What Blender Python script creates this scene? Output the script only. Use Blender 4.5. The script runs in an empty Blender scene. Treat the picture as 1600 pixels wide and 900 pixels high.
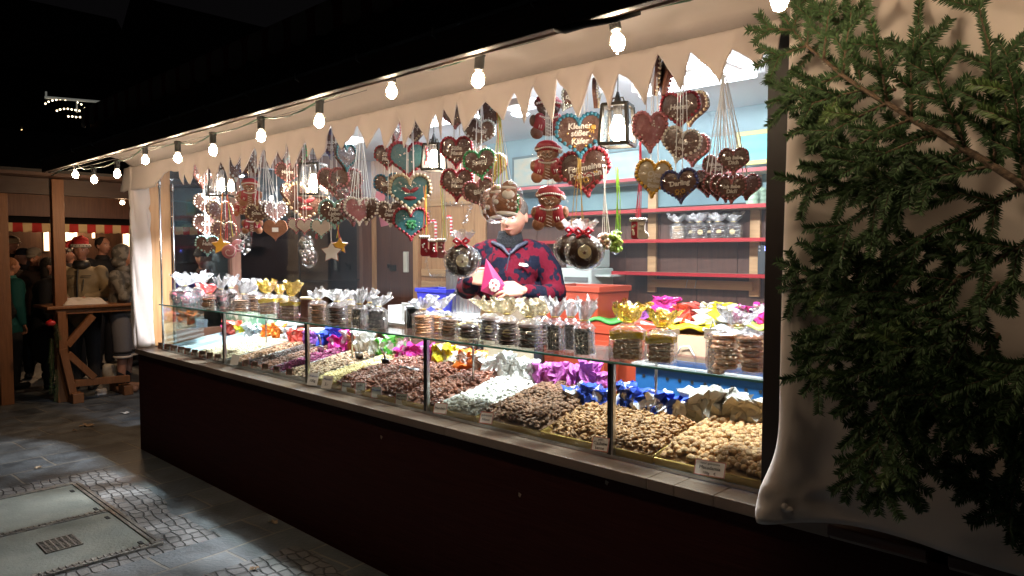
import bpy, bmesh, math, random
import numpy as np
from mathutils import Vector, Matrix, Euler, noise as mnoise
random.seed(7)
R = math.radians
scn = bpy.context.scene
COL = scn.collection
# ------------------------------------------------------------------ camera
FPX = 1120.0
PITCH = math.atan(55 / FPX)
AZ = R(180) - math.atan(1180 / math.hypot(FPX, 55))
CAM = Vector((6.3737, -2.1491, 1.65))
cF = Vector((math.cos(AZ) * math.cos(PITCH), math.sin(AZ) * math.cos(PITCH), -math.sin(PITCH)))
cR = Vector((math.sin(AZ), -math.cos(AZ), 0))
cU = cR.cross(cF)
cd = bpy.data.cameras.new('camera')
cam = bpy.data.objects.new('camera', cd)
COL.objects.link(cam)
cam.matrix_world = Matrix.Translation(CAM) @ Matrix((cR, cU, -cF)).transposed().to_4x4()
cd.sensor_width = 36
cd.lens = 36 * FPX / 1600
cd.clip_end = 400
cd.clip_start = 0.05
scn.camera = cam
# ------------------------------------------------------------------ night sky, exposure
w = bpy.data.worlds.new('World')
scn.world = w
w.use_nodes = True
bg = w.node_tree.nodes['Background']
bg.inputs[0].default_value = (0.5, 0.45, 0.5, 1)
bg.inputs[1].default_value = 0.0020
scn.view_settings.view_transform = 'Standard'
scn.view_settings.look = 'None'
scn.view_settings.gamma = 1
scn.view_settings.exposure = 1.18
scn.render.engine = 'CYCLES'
scn.cycles.max_bounces = 8
scn.cycles.transparent_max_bounces = 24
scn.cycles.transmission_bounces = 6
scn.cycles.caustics_reflective = False
scn.cycles.caustics_refractive = False
scn.cycles.sample_clamp_indirect = 3.0

def lamp(name, kind, loc, energy, col, size=0.1, target=None, sy=None, parent=None, spread=None):
    l = bpy.data.lights.new(name, kind)
    l.energy = energy
    l.color = col
    if kind == 'AREA':
        l.size = size
        if sy:
            l.shape = 'RECTANGLE'
            l.size_y = sy
        if spread:
            l.spread = spread
    elif kind != 'SUN':
        l.shadow_soft_size = size
    o = bpy.data.objects.new(name, l)
    COL.objects.link(o)
    o.location = loc
    if target is not None:
        d = Vector(target) - Vector(loc)
        o.rotation_euler = d.to_track_quat('-Z', 'Y').to_euler()
    return o
WARM = (1.0, 0.62, 0.34)
COOL = (0.92, 0.965, 1.0)
# ceiling floodlights of the sweet stall (their fixtures are built with the stall)
FLOODS = [(0.95, 0.46, 2.28, 40), (2.35, 0.52, 2.36, 20), (3.95, 0.46, 2.36, 17), (4.95, 0.52, 2.38, 19)]
for i, (x, y, z, e) in enumerate(FLOODS):
    lamp('floodlight_lamp', 'AREA', (x, y, z - 0.045), e, COOL, 0.07 if i == 0 else 0.14, (x, y - (0.10 if i == 0 else 0.02), 0), 0.07 if i == 0 else 0.12, spread=R(130))
# lamp that fills the sales room, hung from the middle of the ceiling
lamp('ceiling_lamp', 'AREA', (2.6, 1.15, 2.50), 5, COOL, 0.9, (2.6, 1.3, 0), 0.15)
lamp('ceiling_lamp', 'AREA', (4.4, 1.35, 2.50), 3, COOL, 0.7, (4.4, 1.6, 0), 0.15)
# strip lights hung behind the fleece valance, aimed at the ceiling and the upper back wall
for x, e in ((1.2, 10), (3.1, 16), (4.75, 30)):
    lamp('valance_strip_lamp', 'AREA', (x, 0.40, 2.50), e, COOL, 1.2, (x, 2.4, 2.45), 0.06)
# lamps of the neighbouring stall and, last, an added one out of view
lamp('neighbour_and_added_lamp', 'POINT', (-3.6, 1.1, 2.25), 9, WARM, 0.06)
lamp('neighbour_and_added_lamp', 'POINT', (-7.6, 1.6, 2.3), 30, WARM, 0.1)
lamp('neighbour_and_added_lamp', 'POINT', (-2.0, 2.3, 2.3), 6, (0.75, 0.85, 1.0), 0.1)
lamp('neighbour_and_added_lamp', 'POINT', (-1.5, .555, 2.06), 19, WARM, 0.04)  # added to light the posts and the youth from the front

# ------------------------------------------------------------------ pixels to points on real planes
def ray(x, y):
    return cF * FPX + cR * (x - 800) + cU * (450 - y)
def ony(x, y, Y):
    d = ray(x, y)
    return CAM + d * ((Y - CAM.y) / d.y)
def onz(x, y, Z):
    d = ray(x, y)
    return CAM + d * ((Z - CAM.z) / d.z)
def onx(x, y, X):
    d = ray(x, y)
    return CAM + d * ((X - CAM.x) / d.x)
def mpp(p):
    return (Vector(p) - CAM).dot(cF) / FPX

# ------------------------------------------------------------------ materials
MATS = {}
def mat(name, col, rough=0.6, metal=0.0, col2=None, nscale=8.0, bump=0.0, bscale=40.0, spec=0.5, coat=0.0,
        emis=None, estr=0.0, trans=0.0, stretch=None, island=0.0, detail=4.0, contrast=(0.35, 0.65), alpha=None, sheen=0.0):
    if name in MATS:
        return MATS[name]
    m = bpy.data.materials.new(name)
    MATS[name] = m
    m.use_nodes = True
    nt = m.node_tree
    N, L = nt.nodes, nt.links
    b = N['Principled BSDF']
    b.inputs['Base Color'].default_value = (*col, 1)
    b.inputs['Roughness'].default_value = rough
    b.inputs['Metallic'].default_value = metal
    b.inputs['Specular IOR Level'].default_value = spec
    b.inputs['Coat Weight'].default_value = coat
    b.inputs['Coat Roughness'].default_value = 0.12
    if sheen:
        b.inputs['Sheen Weight'].default_value = sheen
    if trans:
        b.inputs['Transmission Weight'].default_value = trans
    if emis:
        b.inputs['Emission Color'].default_value = (*emis, 1)
        b.inputs['Emission Strength'].default_value = estr
    tc = N.new('ShaderNodeTexCoord')
    mp = N.new('ShaderNodeMapping')
    L.new(tc.outputs['Object'], mp.inputs[0])
    if stretch:
        mp.inputs['Scale'].default_value = stretch
    last = None
    if col2 is not None:
        n = N.new('ShaderNodeTexNoise')
        n.inputs['Scale'].default_value = nscale
        n.inputs['Detail'].default_value = detail
        L.new(mp.outputs[0], n.inputs[0])
        mr = N.new('ShaderNodeMapRange')
        mr.inputs[1].default_value, mr.inputs[2].default_value = contrast
        L.new(n.outputs[0], mr.inputs[0])
        mx = N.new('ShaderNodeMix')
        mx.data_type = 'RGBA'
        mx.inputs[6].default_value = (*col, 1)
        mx.inputs[7].default_value = (*col2, 1)
        L.new(mr.outputs[0], mx.inputs[0])
        last = mx.outputs[2]
    if island:
        g = N.new('ShaderNodeNewGeometry')
        hs = N.new('ShaderNodeHueSaturation')
        mr2 = N.new('ShaderNodeMapRange')
        mr2.inputs[3].default_value = 1 - island
        mr2.inputs[4].default_value = 1 + island
        L.new(g.outputs['Random Per Island'], mr2.inputs[0])
        L.new(mr2.outputs[0], hs.inputs['Value'])
        if last:
            L.new(last, hs.inputs['Color'])
        else:
            hs.inputs['Color'].default_value = (*col, 1)
        last = hs.outputs[0]
    if last:
        L.new(last, b.inputs['Base Color'])
    if bump:
        n2 = N.new('ShaderNodeTexNoise')
        n2.inputs['Scale'].default_value = bscale
        n2.inputs['Detail'].default_value = 5
        L.new(mp.outputs[0], n2.inputs[0])
        bp = N.new('ShaderNodeBump')
        bp.inputs['Strength'].default_value = bump
        bp.inputs['Distance'].default_value = 0.01
        L.new(n2.outputs[0], bp.inputs['Height'])
        L.new(bp.outputs[0], b.inputs['Normal'])
    return m

def emat(name, col, strength):
    m = mat(name, (0.8, 0.8, 0.8), 0.4, emis=col, estr=strength)
    return m

def glass_mat(name, tint=(1, 1, 1), refl=0.08, rough=0.02, milk=0.0, bump=0.0, bscale=60):
    """thin clear sheet: transparent with a glossy share"""
    if name in MATS:
        return MATS[name]
    m = bpy.data.materials.new(name)
    MATS[name] = m
    m.use_nodes = True
    nt = m.node_tree
    N, L = nt.nodes, nt.links
    N.remove(N['Principled BSDF'])
    out = N['Material Output']
    tr = N.new('ShaderNodeBsdfTransparent')
    tr.inputs[0].default_value = (*tint, 1)
    gl = N.new('ShaderNodeBsdfGlossy')
    gl.inputs['Roughness'].default_value = rough
    gl.inputs[0].default_value = (1, 1, 1, 1)
    lw = N.new('ShaderNodeLayerWeight')
    lw.inputs[0].default_value = 0.35
    mr = N.new('ShaderNodeMapRange')
    mr.inputs[3].default_value = refl
    mr.inputs[4].default_value = min(1.0, refl * 3.5 + 0.25)
    L.new(lw.outputs['Facing'], mr.inputs[0])
    mx = N.new('ShaderNodeMixShader')
    L.new(mr.outputs[0], mx.inputs[0])
    L.new(tr.outputs[0], mx.inputs[1])
    L.new(gl.outputs[0], mx.inputs[2])
    res = mx.outputs[0]
    if milk:
        df = N.new('ShaderNodeBsdfDiffuse')
        df.inputs[0].default_value = (0.85, 0.87, 0.9, 1)
        m2 = N.new('ShaderNodeMixShader')
        m2.inputs[0].default_value = milk
        L.new(res, m2.inputs[1])
        L.new(df.outputs[0], m2.inputs[2])
        res = m2.outputs[0]
    if bump:
        tc = N.new('ShaderNodeTexCoord')
        n2 = N.new('ShaderNodeTexVoronoi')
        n2.inputs['Scale'].default_value = bscale
        L.new(tc.outputs['Object'], n2.inputs[0])
        bp = N.new('ShaderNodeBump')
        bp.inputs['Strength'].default_value = bump
        bp.inputs['Distance'].default_value = 0.01
        L.new(n2.outputs[0], bp.inputs['Height'])
        L.new(bp.outputs[0], gl.inputs['Normal'])
        L.new(bp.outputs[0], lw.inputs['Normal'])
    L.new(res, out.inputs[0])
    return m

def wood(name, c1, c2, axis='z', rough=0.5, bump=0.25, coat=0.0):
    st = {'z': (14, 14, 1.2), 'x': (1.2, 14, 14), 'y': (14, 1.2, 14)}[axis]
    return mat(name, c1, rough, col2=c2, nscale=3.0, stretch=st, bump=bump, bscale=9, contrast=(0.3, 0.72), detail=6, coat=coat)

# ------------------------------------------------------------------ mesh builder
class MB:
    def __init__(s):
        s.v = []; s.f = []; s.m = []
    def add(s, vs, fs, mi=0, X=None):
        b = len(s.v)
        if X is not None:
            vs = [X @ Vector(p) for p in vs]
        s.v += [tuple(p) for p in vs]
        s.f += [tuple(b + i for i in f) for f in fs]
        s.m += [mi] * len(fs)
        return s
    def box(s, x0, y0, z0, x1, y1, z1, mi=0, X=None):
        vs = [(x0, y0, z0), (x1, y0, z0), (x1, y1, z0), (x0, y1, z0), (x0, y0, z1), (x1, y0, z1), (x1, y1, z1), (x0, y1, z1)]
        return s.add(vs, [(0, 3, 2, 1), (4, 5, 6, 7), (0, 1, 5, 4), (1, 2, 6, 5), (2, 3, 7, 6), (3, 0, 4, 7)], mi, X)
    def bar(s, a, b, wx, wy, mi=0, up=(0, 0, 1)):
        """rectangular bar from a to b"""
        a = Vector(a); b = Vector(b)
        d = (b - a)
        L_ = d.length
        d.normalize()
        u = Vector(up)
        if abs(d.dot(u)) > 0.98:
            u = Vector((0, 1, 0))
        x = u.cross(d).normalized()
        y = d.cross(x)
        X = Matrix((x, y, d)).transposed().to_4x4()
        X.translation = a
        return s.box(-wx / 2, -wy / 2, 0, wx / 2, wy / 2, L_, mi, X)
    def tube(s, pts, r, n=8, mi=0, caps=True, closed=False):
        pts = [Vector(p) for p in pts]
        k = len(pts)
        rs = r if isinstance(r, (list, tuple)) else [r] * k
        vs = []
        prev = None
        for i, p in enumerate(pts):
            if closed:
                t = pts[(i + 1) % k] - pts[i - 1]
            else:
                t = pts[min(i + 1, k - 1)] - pts[max(i - 1, 0)]
            if t.length < 1e-9:
                t = Vector((0, 0, 1))
            t.normalize()
            if prev is None:
                a = Vector((0, 0, 1)) if abs(t.z) < 0.9 else Vector((1, 0, 0))
                x = a.cross(t).normalized()
            else:
                x = (prev - t * prev.dot(t))
                if x.length < 1e-6:
                    x = Vector((1, 0, 0)).cross(t)
                x.normalize()
            prev = x
            y = t.cross(x)
            for j in range(n):
                a = 2 * math.pi * j / n
                vs.append(p + (x * math.cos(a) + y * math.sin(a)) * rs[i])
        fs = []
        for i in range(k if closed else k - 1):
            i2 = (i + 1) % k
            for j in range(n):
                fs.append((i * n + j, i * n + (j + 1) % n, i2 * n + (j + 1) % n, i2 * n + j))
        if caps and not closed:
            fs.append(tuple(range(n - 1, -1, -1)))
            fs.append(tuple((k - 1) * n + j for j in range(n)))
        return s.add(vs, fs, mi)
    def lathe(s, prof, n=16, loc=(0, 0, 0), mi=0, X=None, cap=True):
        vs = []
        for (r, z) in prof:
            for j in range(n):
                a = 2 * math.pi * j / n
                vs.append((loc[0] + r * math.cos(a), loc[1] + r * math.sin(a), loc[2] + z))
        fs = []
        for i in range(len(prof) - 1):
            for j in range(n):
                fs.append((i * n + j, i * n + (j + 1) % n, (i + 1) * n + (j + 1) % n, (i + 1) * n + j))
        if cap:
            fs.append(tuple(range(n - 1, -1, -1)))
            fs.append(tuple((len(prof) - 1) * n + j for j in range(n)))
        return s.add(vs, fs, mi, X)
    def ball(s, c, r, seg=12, rings=8, mi=0, X=None):
        if not isinstance(r, (list, tuple)):
            r = (r, r, r)
        vs = [(c[0], c[1], c[2] - r[2])]
        for i in range(1, rings):
            t = math.pi * i / rings
            for j in range(seg):
                a = 2 * math.pi * j / seg
                vs.append((c[0] + r[0] * math.sin(t) * math.cos(a), c[1] + r[1] * math.sin(t) * math.sin(a), c[2] - r[2] * math.cos(t)))
        vs.append((c[0], c[1], c[2] + r[2]))
        fs = []
        for j in range(seg):
            fs.append((0, 1 + (j + 1) % seg, 1 + j))
        for i in range(rings - 2):
            for j in range(seg):
                a = 1 + i * seg
                fs.append((a + j, a + (j + 1) % seg, a + seg + (j + 1) % seg, a + seg + j))
        a = 1 + (rings - 2) * seg
        for j in range(seg):
            fs.append((a + j, a + (j + 1) % seg, len(vs) - 1))
        return s.add(vs, fs, mi, X)
    def slab(s, poly, y0, y1, mi=0, X=None):
        """outline in x,z extruded along y from y0 (front) to y1"""
        n = len(poly)
        vs = [(p[0], y0, p[1]) for p in poly] + [(p[0], y1, p[1]) for p in poly]
        fs = [tuple(range(n)), tuple(range(2 * n - 1, n - 1, -1))]
        for i in range(n):
            j = (i + 1) % n
            fs.append((i, n + i, n + j, j))
        return s.add(vs, fs, mi, X)
    def grid(s, nx, ny, fn, mi=0):
        vs = [fn(i / nx, j / ny) for j in range(ny + 1) for i in range(nx + 1)]
        fs = [(j * (nx + 1) + i, j * (nx + 1) + i + 1, (j + 1) * (nx + 1) + i + 1, (j + 1) * (nx + 1) + i) for j in range(ny) for i in range(nx)]
        return s.add(vs, fs, mi)
    def build(s, name, mt, parent=None, smooth=False, bevel=0.0, solid=0.0, world=True, sub=0):
        me = bpy.data.meshes.new(name)
        vs = s.v
        root = parent
        while root is not None and root.parent is not None:
            root = root.parent
        if root is not None and world:
            inv = (Matrix.Translation(root.location) @ root.rotation_euler.to_matrix().to_4x4()).inverted()
            vs = [tuple(inv @ Vector(p)) for p in vs]
        me.from_pydata(vs, [], s.f)
        mts = mt if isinstance(mt, (list, tuple)) else [mt]
        for m_ in mts:
            me.materials.append(m_)
        if len(mts) > 1:
            me.polygons.foreach_set('material_index', s.m)
        if smooth:
            me.polygons.foreach_set('use_smooth', [True] * len(me.polygons))
        me.update()
        o = bpy.data.objects.new(name, me)
        COL.objects.link(o)
        if parent is not None:
            o.parent = parent
        if bevel:
            b = o.modifiers.new('bevel', 'BEVEL')
            b.width = bevel
            b.segments = 2
            b.limit_method = 'ANGLE'
            b.angle_limit = R(40)
        if solid:
            b = o.modifiers.new('solid', 'SOLIDIFY')
            b.thickness = solid
            b.offset = 0
        if sub:
            b = o.modifiers.new('sub', 'SUBSURF')
            b.levels = sub
            b.render_levels = sub
        return o

def tag(o, label=None, cat=None, group=None, kind=None):
    if label: o['label'] = label
    if cat: o['category'] = cat
    if group: o['group'] = group
    if kind: o['kind'] = kind
    return o
def T(name, label, cat, loc=(0, 0, 0), rz=0.0, group=None):
    o = bpy.data.objects.new(name, None)
    o.empty_display_size = 0.05
    COL.objects.link(o)
    o.location = loc
    o.rotation_euler = (0, 0, rz)
    return tag(o, label, cat, group)
def copy_tree(o, loc=None, rz=None, label=None, parent=None, scale=None):
    c = o.copy()
    COL.objects.link(c)
    c.parent = parent
    if loc is not None: c.location = loc
    if rz is not None: c.rotation_euler = (0, 0, rz)
    if scale is not None: c.scale = (scale, scale, scale)
    if label: c['label'] = label
    for ch in list(o.children):
        copy_tree(ch, parent=c)
    return c
ORD = ['first', 'second', 'third', 'fourth', 'fifth', 'sixth', 'seventh', 'eighth', 'ninth', 'tenth', 'eleventh', 'twelfth', 'thirteenth', 'fourteenth']
def text_mesh(txt, size, mt, name, parent, X, depth=0.0012, bold=0.0, shear=0.0, align='CENTER', bev=0.0):
    cu = bpy.data.curves.new(name, 'FONT')
    cu.body = txt
    cu.size = size
    cu.align_x = align
    cu.align_y = 'CENTER'
    cu.extrude = depth
    cu.offset = bold
    cu.shear = shear
    cu.resolution_u = 3
    cu.space_line = 0.85
    if bev:
        cu.bevel_depth = bev
        cu.bevel_resolution = 1
    tmp = bpy.data.objects.new(name + '_tmp', cu)
    COL.objects.link(tmp)
    dg = bpy.context.evaluated_depsgraph_get()
    me = bpy.data.meshes.new_from_object(tmp.evaluated_get(dg))
    bpy.data.objects.remove(tmp)
    bpy.data.curves.remove(cu)
    me.transform(X)
    me.materials.clear()
    me.materials.append(mt)
    o = bpy.data.objects.new(name, me)
    COL.objects.link(o)
    if parent is not None:
        o.parent = parent
    return o
def face_to(p, k=1.0):
    """yaw that turns a -y facing object towards the customer's side"""
    d = CAM - Vector(p)
    return math.atan2(d.x, -d.y) * k
# =================================================================== SETTING
# ---- paving
def paving_material():
    m = bpy.data.materials.new('wet_paving')
    m.use_nodes = True
    N, L = m.node_tree.nodes, m.node_tree.links
    b = N['Principled BSDF']
    tc = N.new('ShaderNodeTexCoord')
    mp = N.new('ShaderNodeMapping')
    mp.inputs['Rotation'].default_value = (0, 0, R(90 - 4))
    L.new(tc.outputs['Object'], mp.inputs[0])
    # warp slightly
    nz = N.new('ShaderNodeTexNoise'); nz.inputs['Scale'].default_value = 2.2
    L.new(tc.outputs['Object'], nz.inputs[0])
    va = N.new('ShaderNodeVectorMath'); va.operation = 'SCALE'; va.inputs['Scale'].default_value = 0.05
    L.new(nz.outputs['Color'], va.inputs[0])
    vb = N.new('ShaderNodeVectorMath'); vb.operation = 'ADD'
    L.new(mp.outputs[0], vb.inputs[0]); L.new(va.outputs[0], vb.inputs[1])
    br = N.new('ShaderNodeTexBrick')
    br.inputs['Scale'].default_value = 1.0
    br.inputs['Color1'].default_value = (0.068, 0.082, 0.095, 1)
    br.inputs['Color2'].default_value = (0.12, 0.135, 0.145, 1)
    br.inputs['Mortar'].default_value = (0.19, 0.175, 0.15, 1)
    br.inputs['Mortar Size'].default_value = 0.009
    br.inputs['Mortar Smooth'].default_value = 0.3
    br.inputs['Brick Width'].default_value = 0.62
    br.inputs['Row Height'].default_value = 0.36
    L.new(vb.outputs[0], br.inputs[0])
    # small setts
    mp2 = N.new('ShaderNodeMapping'); mp2.inputs['Scale'].default_value = (11, 17, 1); mp2.inputs['Rotation'].default_value = (0, 0, 0.12)
    wz = N.new('ShaderNodeTexNoise'); wz.inputs['Scale'].default_value = 6; L.new(tc.outputs['Object'], wz.inputs[0])
    ws = N.new('ShaderNodeVectorMath'); ws.operation = 'SCALE'; ws.inputs['Scale'].default_value = 0.07; L.new(wz.outputs['Color'], ws.inputs[0])
    wa = N.new('ShaderNodeVectorMath'); wa.operation = 'ADD'; L.new(tc.outputs['Object'], wa.inputs[0]); L.new(ws.outputs[0], wa.inputs[1])
    L.new(wa.outputs[0], mp2.inputs[0])
    vo = N.new('ShaderNodeTexVoronoi'); vo.feature = 'DISTANCE_TO_EDGE'
    L.new(mp2.outputs[0], vo.inputs[0]); vo.inputs['Scale'].default_value = 1.0; vo.inputs['Randomness'].default_value = 0.32
    ed = N.new('ShaderNodeMapRange'); ed.inputs[1].default_value = 0.015; ed.inputs[2].default_value = 0.11
    L.new(vo.outputs['Distance'], ed.inputs[0])
    vc = N.new('ShaderNodeTexVoronoi'); L.new(mp2.outputs[0], vc.inputs[0]); vc.inputs['Scale'].default_value = 1.0; vc.inputs['Randomness'].default_value = 0.32
    mr0 = N.new('ShaderNodeMapRange'); mr0.inputs[3].default_value = 0.11; mr0.inputs[4].default_value = 0.17
    sp = N.new('ShaderNodeSeparateColor'); L.new(vc.outputs['Color'], sp.inputs[0]); L.new(sp.outputs[0], mr0.inputs[0])
    cc = N.new('ShaderNodeCombineColor')
    for k in range(3): L.new(mr0.outputs[0], cc.inputs[k])
    sc = N.new('ShaderNodeMix'); sc.data_type = 'RGBA'
    sc.inputs[6].default_value = (0.03, 0.03, 0.03, 1)
    L.new(ed.outputs[0], sc.inputs[0]); L.new(cc.outputs[0], sc.inputs[7])
    # where the setts lie: a band around the hatch and wedge shaped patches
    sx = N.new('ShaderNodeSeparateXYZ'); L.new(tc.outputs['Object'], sx.inputs[0])
    wn = N.new('ShaderNodeTexNoise'); wn.inputs['Scale'].default_value = 1.6; L.new(tc.outputs['Object'], wn.inputs[0])
    def rng(sock, a, b_):
        g = N.new('ShaderNodeMath'); g.operation = 'GREATER_THAN'; g.inputs[1].default_value = a; L.new(sock, g.inputs[0])
        l = N.new('ShaderNodeMath'); l.operation = 'LESS_THAN'; l.inputs[1].default_value = b_; L.new(sock, l.inputs[0])
        m_ = N.new('ShaderNodeMath'); m_.operation = 'MULTIPLY'; L.new(g.outputs[0], m_.inputs[0]); L.new(l.outputs[0], m_.inputs[1])
        return m_.outputs[0]
    ad = N.new('ShaderNodeMath'); ad.operation = 'ADD'; L.new(sx.outputs[1], ad.inputs[0])
    wn2 = N.new('ShaderNodeMath'); wn2.operation = 'MULTIPLY'; wn2.inputs[1].default_value = 0.25; L.new(wn.outputs[0], wn2.inputs[0]); L.new(wn2.outputs[0], ad.inputs[1])
    mx1 = N.new('ShaderNodeMath'); mx1.operation = 'MULTIPLY'
    L.new(rng(sx.outputs[0], 0.38, 2.32), mx1.inputs[0]); L.new(rng(ad.outputs[0], -1.7, -0.22), mx1.inputs[1])
    mx2 = N.new('ShaderNodeMath'); mx2.operation = 'MULTIPLY'
    L.new(rng(sx.outputs[0], 2.75, 3.6), mx2.inputs[0]); L.new(rng(ad.outputs[0], -3, 0.0), mx2.inputs[1])
    mxa = N.new('ShaderNodeMath'); mxa.operation = 'MAXIMUM'; L.new(mx1.outputs[0], mxa.inputs[0]); L.new(mx2.outputs[0], mxa.inputs[1])
    fin = N.new('ShaderNodeMix'); fin.data_type = 'RGBA'
    L.new(mxa.outputs[0], fin.inputs[0]); L.new(br.outputs['Color'], fin.inputs[6]); L.new(sc.outputs[2], fin.inputs[7])
    # grime
    gn = N.new('ShaderNodeTexNoise'); gn.inputs['Scale'].default_value = 5; gn.inputs['Detail'].default_value = 8; L.new(tc.outputs['Object'], gn.inputs[0])
    gr = N.new('ShaderNodeMapRange'); gr.inputs[1].default_value = 0.3; gr.inputs[2].default_value = 0.7; gr.inputs[3].default_value = 0.4; gr.inputs[4].default_value = 1.25
    L.new(gn.outputs[0], gr.inputs[0])
    hs = N.new('ShaderNodeHueSaturation'); L.new(fin.outputs[2], hs.inputs['Color']); L.new(gr.outputs[0], hs.inputs['Value'])
    L.new(hs.outputs[0], b.inputs['Base Color'])
    rr = N.new('ShaderNodeMapRange'); rr.inputs[3].default_value = 0.3; rr.inputs[4].default_value = 0.75; L.new(gn.outputs[0], rr.inputs[0]); L.new(rr.outputs[0], b.inputs['Roughness'])
    # bump
    hb = N.new('ShaderNodeMath'); hb.operation = 'SUBTRACT'; hb.inputs[0].default_value = 1.0; L.new(br.outputs['Fac'], hb.inputs[1])
    hm = N.new('ShaderNodeMix'); L.new(mxa.outputs[0], hm.inputs[0]); L.new(hb.outputs[0], hm.inputs[2]); L.new(ed.outputs[0], hm.inputs[3])
    ns = N.new('ShaderNodeTexNoise'); ns.inputs['Scale'].default_value = 45; ns.inputs['Detail'].default_value = 5; L.new(tc.outputs['Object'], ns.inputs[0])
    ha = N.new('ShaderNodeMath'); ha.operation = 'MULTIPLY_ADD'; ha.inputs[1].default_value = 0.5; L.new(ns.outputs[0], ha.inputs[0]); L.new(hm.outputs[0], ha.inputs[2])
    bp = N.new('ShaderNodeBump'); bp.inputs['Strength'].default_value = 0.8; bp.inputs['Distance'].default_value = 0.012
    L.new(ha.outputs[0], bp.inputs['Height']); L.new(bp.outputs[0], b.inputs['Normal'])
    return m
g = MB()
g.add([(-60, -40, 0), (40, -40, 0), (40, 60, 0), (-60, 60, 0)], [(0, 1, 2, 3)])
tag(g.build('ground', paving_material()), kind='structure')

# ---- hatch in the ground
hatch = T('utility_hatch', 'large concrete filled utility hatch with steel frame set in the paving', 'hatch', (0.62, -0.65, 0))
steel = mat('worn_steel', (0.10, 0.10, 0.10), 0.45, 0.7, col2=(0.2, 0.19, 0.17), nscale=30, bump=0.5, bscale=120)
conc = mat('worn_concrete', (0.10, 0.112, 0.10), 0.75, col2=(0.15, 0.16, 0.14), nscale=4, bump=0.35, bscale=60, detail=8)
x0, x1, y0, y1 = 0.62, 2.20, -2.3, -0.62
m = MB(); m.box(x0 + .05, y0, 0.001, 1.385, y1 - .05, 0.008); m.build('cover_plate', conc, hatch)
m = MB(); m.box(1.435, y0, 0.001, x1 - .05, y1 - .05, 0.008); m.build('cover_plate', conc, hatch)
m = MB()
for a, b_, c, d in ((x0, y0, x0 + .022, y1), (x0 + .028, y0, x0 + .05, y1), (x1 - .022, y0, x1, y1), (x1 - .05, y0, x1 - .028, y1), (x0 + .05, y1 - .022, x1 - .05, y1), (x0 + .05, y1 - .05, x1 - .05, y1 - .028), (1.385, y0, 1.405, y1 - .05), (1.415, y0, 1.435, y1 - .05)):
    m.box(a, b_, 0.001, c, d, 0.016)
k = 0
yy = y0
while yy < y1 - .06:
    m.box(1.390, yy, 0.016, 1.430, yy + .012, 0.021); m.box(x1 - .045, yy, 0.016, x1 - .005, yy + .012, 0.021)
    yy += .03
m.build('frame', steel, hatch, bevel=0.002)
m = MB()
m.box(1.69, -1.12, 0.008, 1.89, -.94, 0.0095)
mm = mat('grate_gap', (0.01, 0.01, 0.01), 0.9)
gr = m.build('grate', mm, hatch)
m = MB()
for i in range(9):
    m.box(1.69 + i * .0245, -1.12, 0.0095, 1.698 + i * .0245, -.94, 0.016)
for i in range(7):
    m.box(1.69, -1.12 + i * .0287, 0.0096, 1.894, -1.112 + i * .0287, 0.0155)
m.build('grate_bar', steel, gr)
for i, (x, y) in enumerate([(0.80, -.72), (2.08, -.72), (1.30, -.72), (1.52, -.72)]):
    m = MB(); m.box(x, y, 0.008, x + .05, y + .02, 0.012); m.build('lifting_slot', mm, hatch)

# ---- litter
leafm = mat('dry_leaf', (0.36, 0.27, 0.18), 0.7, col2=(0.22, 0.14, 0.08), nscale=40)
paperm = mat('litter_paper', (0.72, 0.72, 0.70), 0.6, bump=0.4)
def litter(name, label, cat, px, py, size, mt, rz, grp=None, seed=1):
    rnd = random.Random(seed)
    p = onz(px, py, 0.004)
    m = MB()
    n = 16
    vs = [(0, 0, 0.012)]
    for i in range(n):
        a = 2 * math.pi * i / n
        r = size * (0.35 + 0.65 * abs(math.cos(2.5 * a)) * rnd.uniform(.6, 1.1)) * (1.0 if abs(math.cos(a)) > .5 else .55)
        vs.append((r * math.cos(a), r * math.sin(a), rnd.uniform(0.0, .018)))
    m.add(vs, [(0, i + 1, (i + 1) % n + 1) for i in range(n)], X=Matrix.Translation(p) @ Matrix.Rotation(rz, 4, 'Z'))
    o = m.build(name, mt, None, solid=0.0012)
    return tag(o, label, cat, grp)
litter('fallen_leaf', 'large pale crumpled leaf on the brown paving beyond the lit patch', 'leaf', 136, 665, .09, leafm, 0.6, seed=2)
litter('fallen_leaf', 'small tan leaf lying on the blue lit paving near the left edge', 'leaf', 61, 731, .035, leafm, 1.6, seed=3)
litter('fallen_leaf', 'round dry leaf lying in the shadow at the foot of the counter', 'leaf', 428, 817, .04, leafm, .2, seed=4)
litter('fallen_leaf', 'narrow yellowish leaf scrap on the lit paving at the lower edge', 'leaf', 398, 890, .03, leafm, .5, seed=5)
litter('paper_scrap', 'crumpled white tissue on the paving left of the counter corner', 'litter', 197, 646, .06, paperm, 0.1, seed=6)
litter('fallen_leaf', 'tiny tan leaf beside the large pale leaf', 'leaf', 117, 673, .022, leafm, .5, seed=7)

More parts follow.
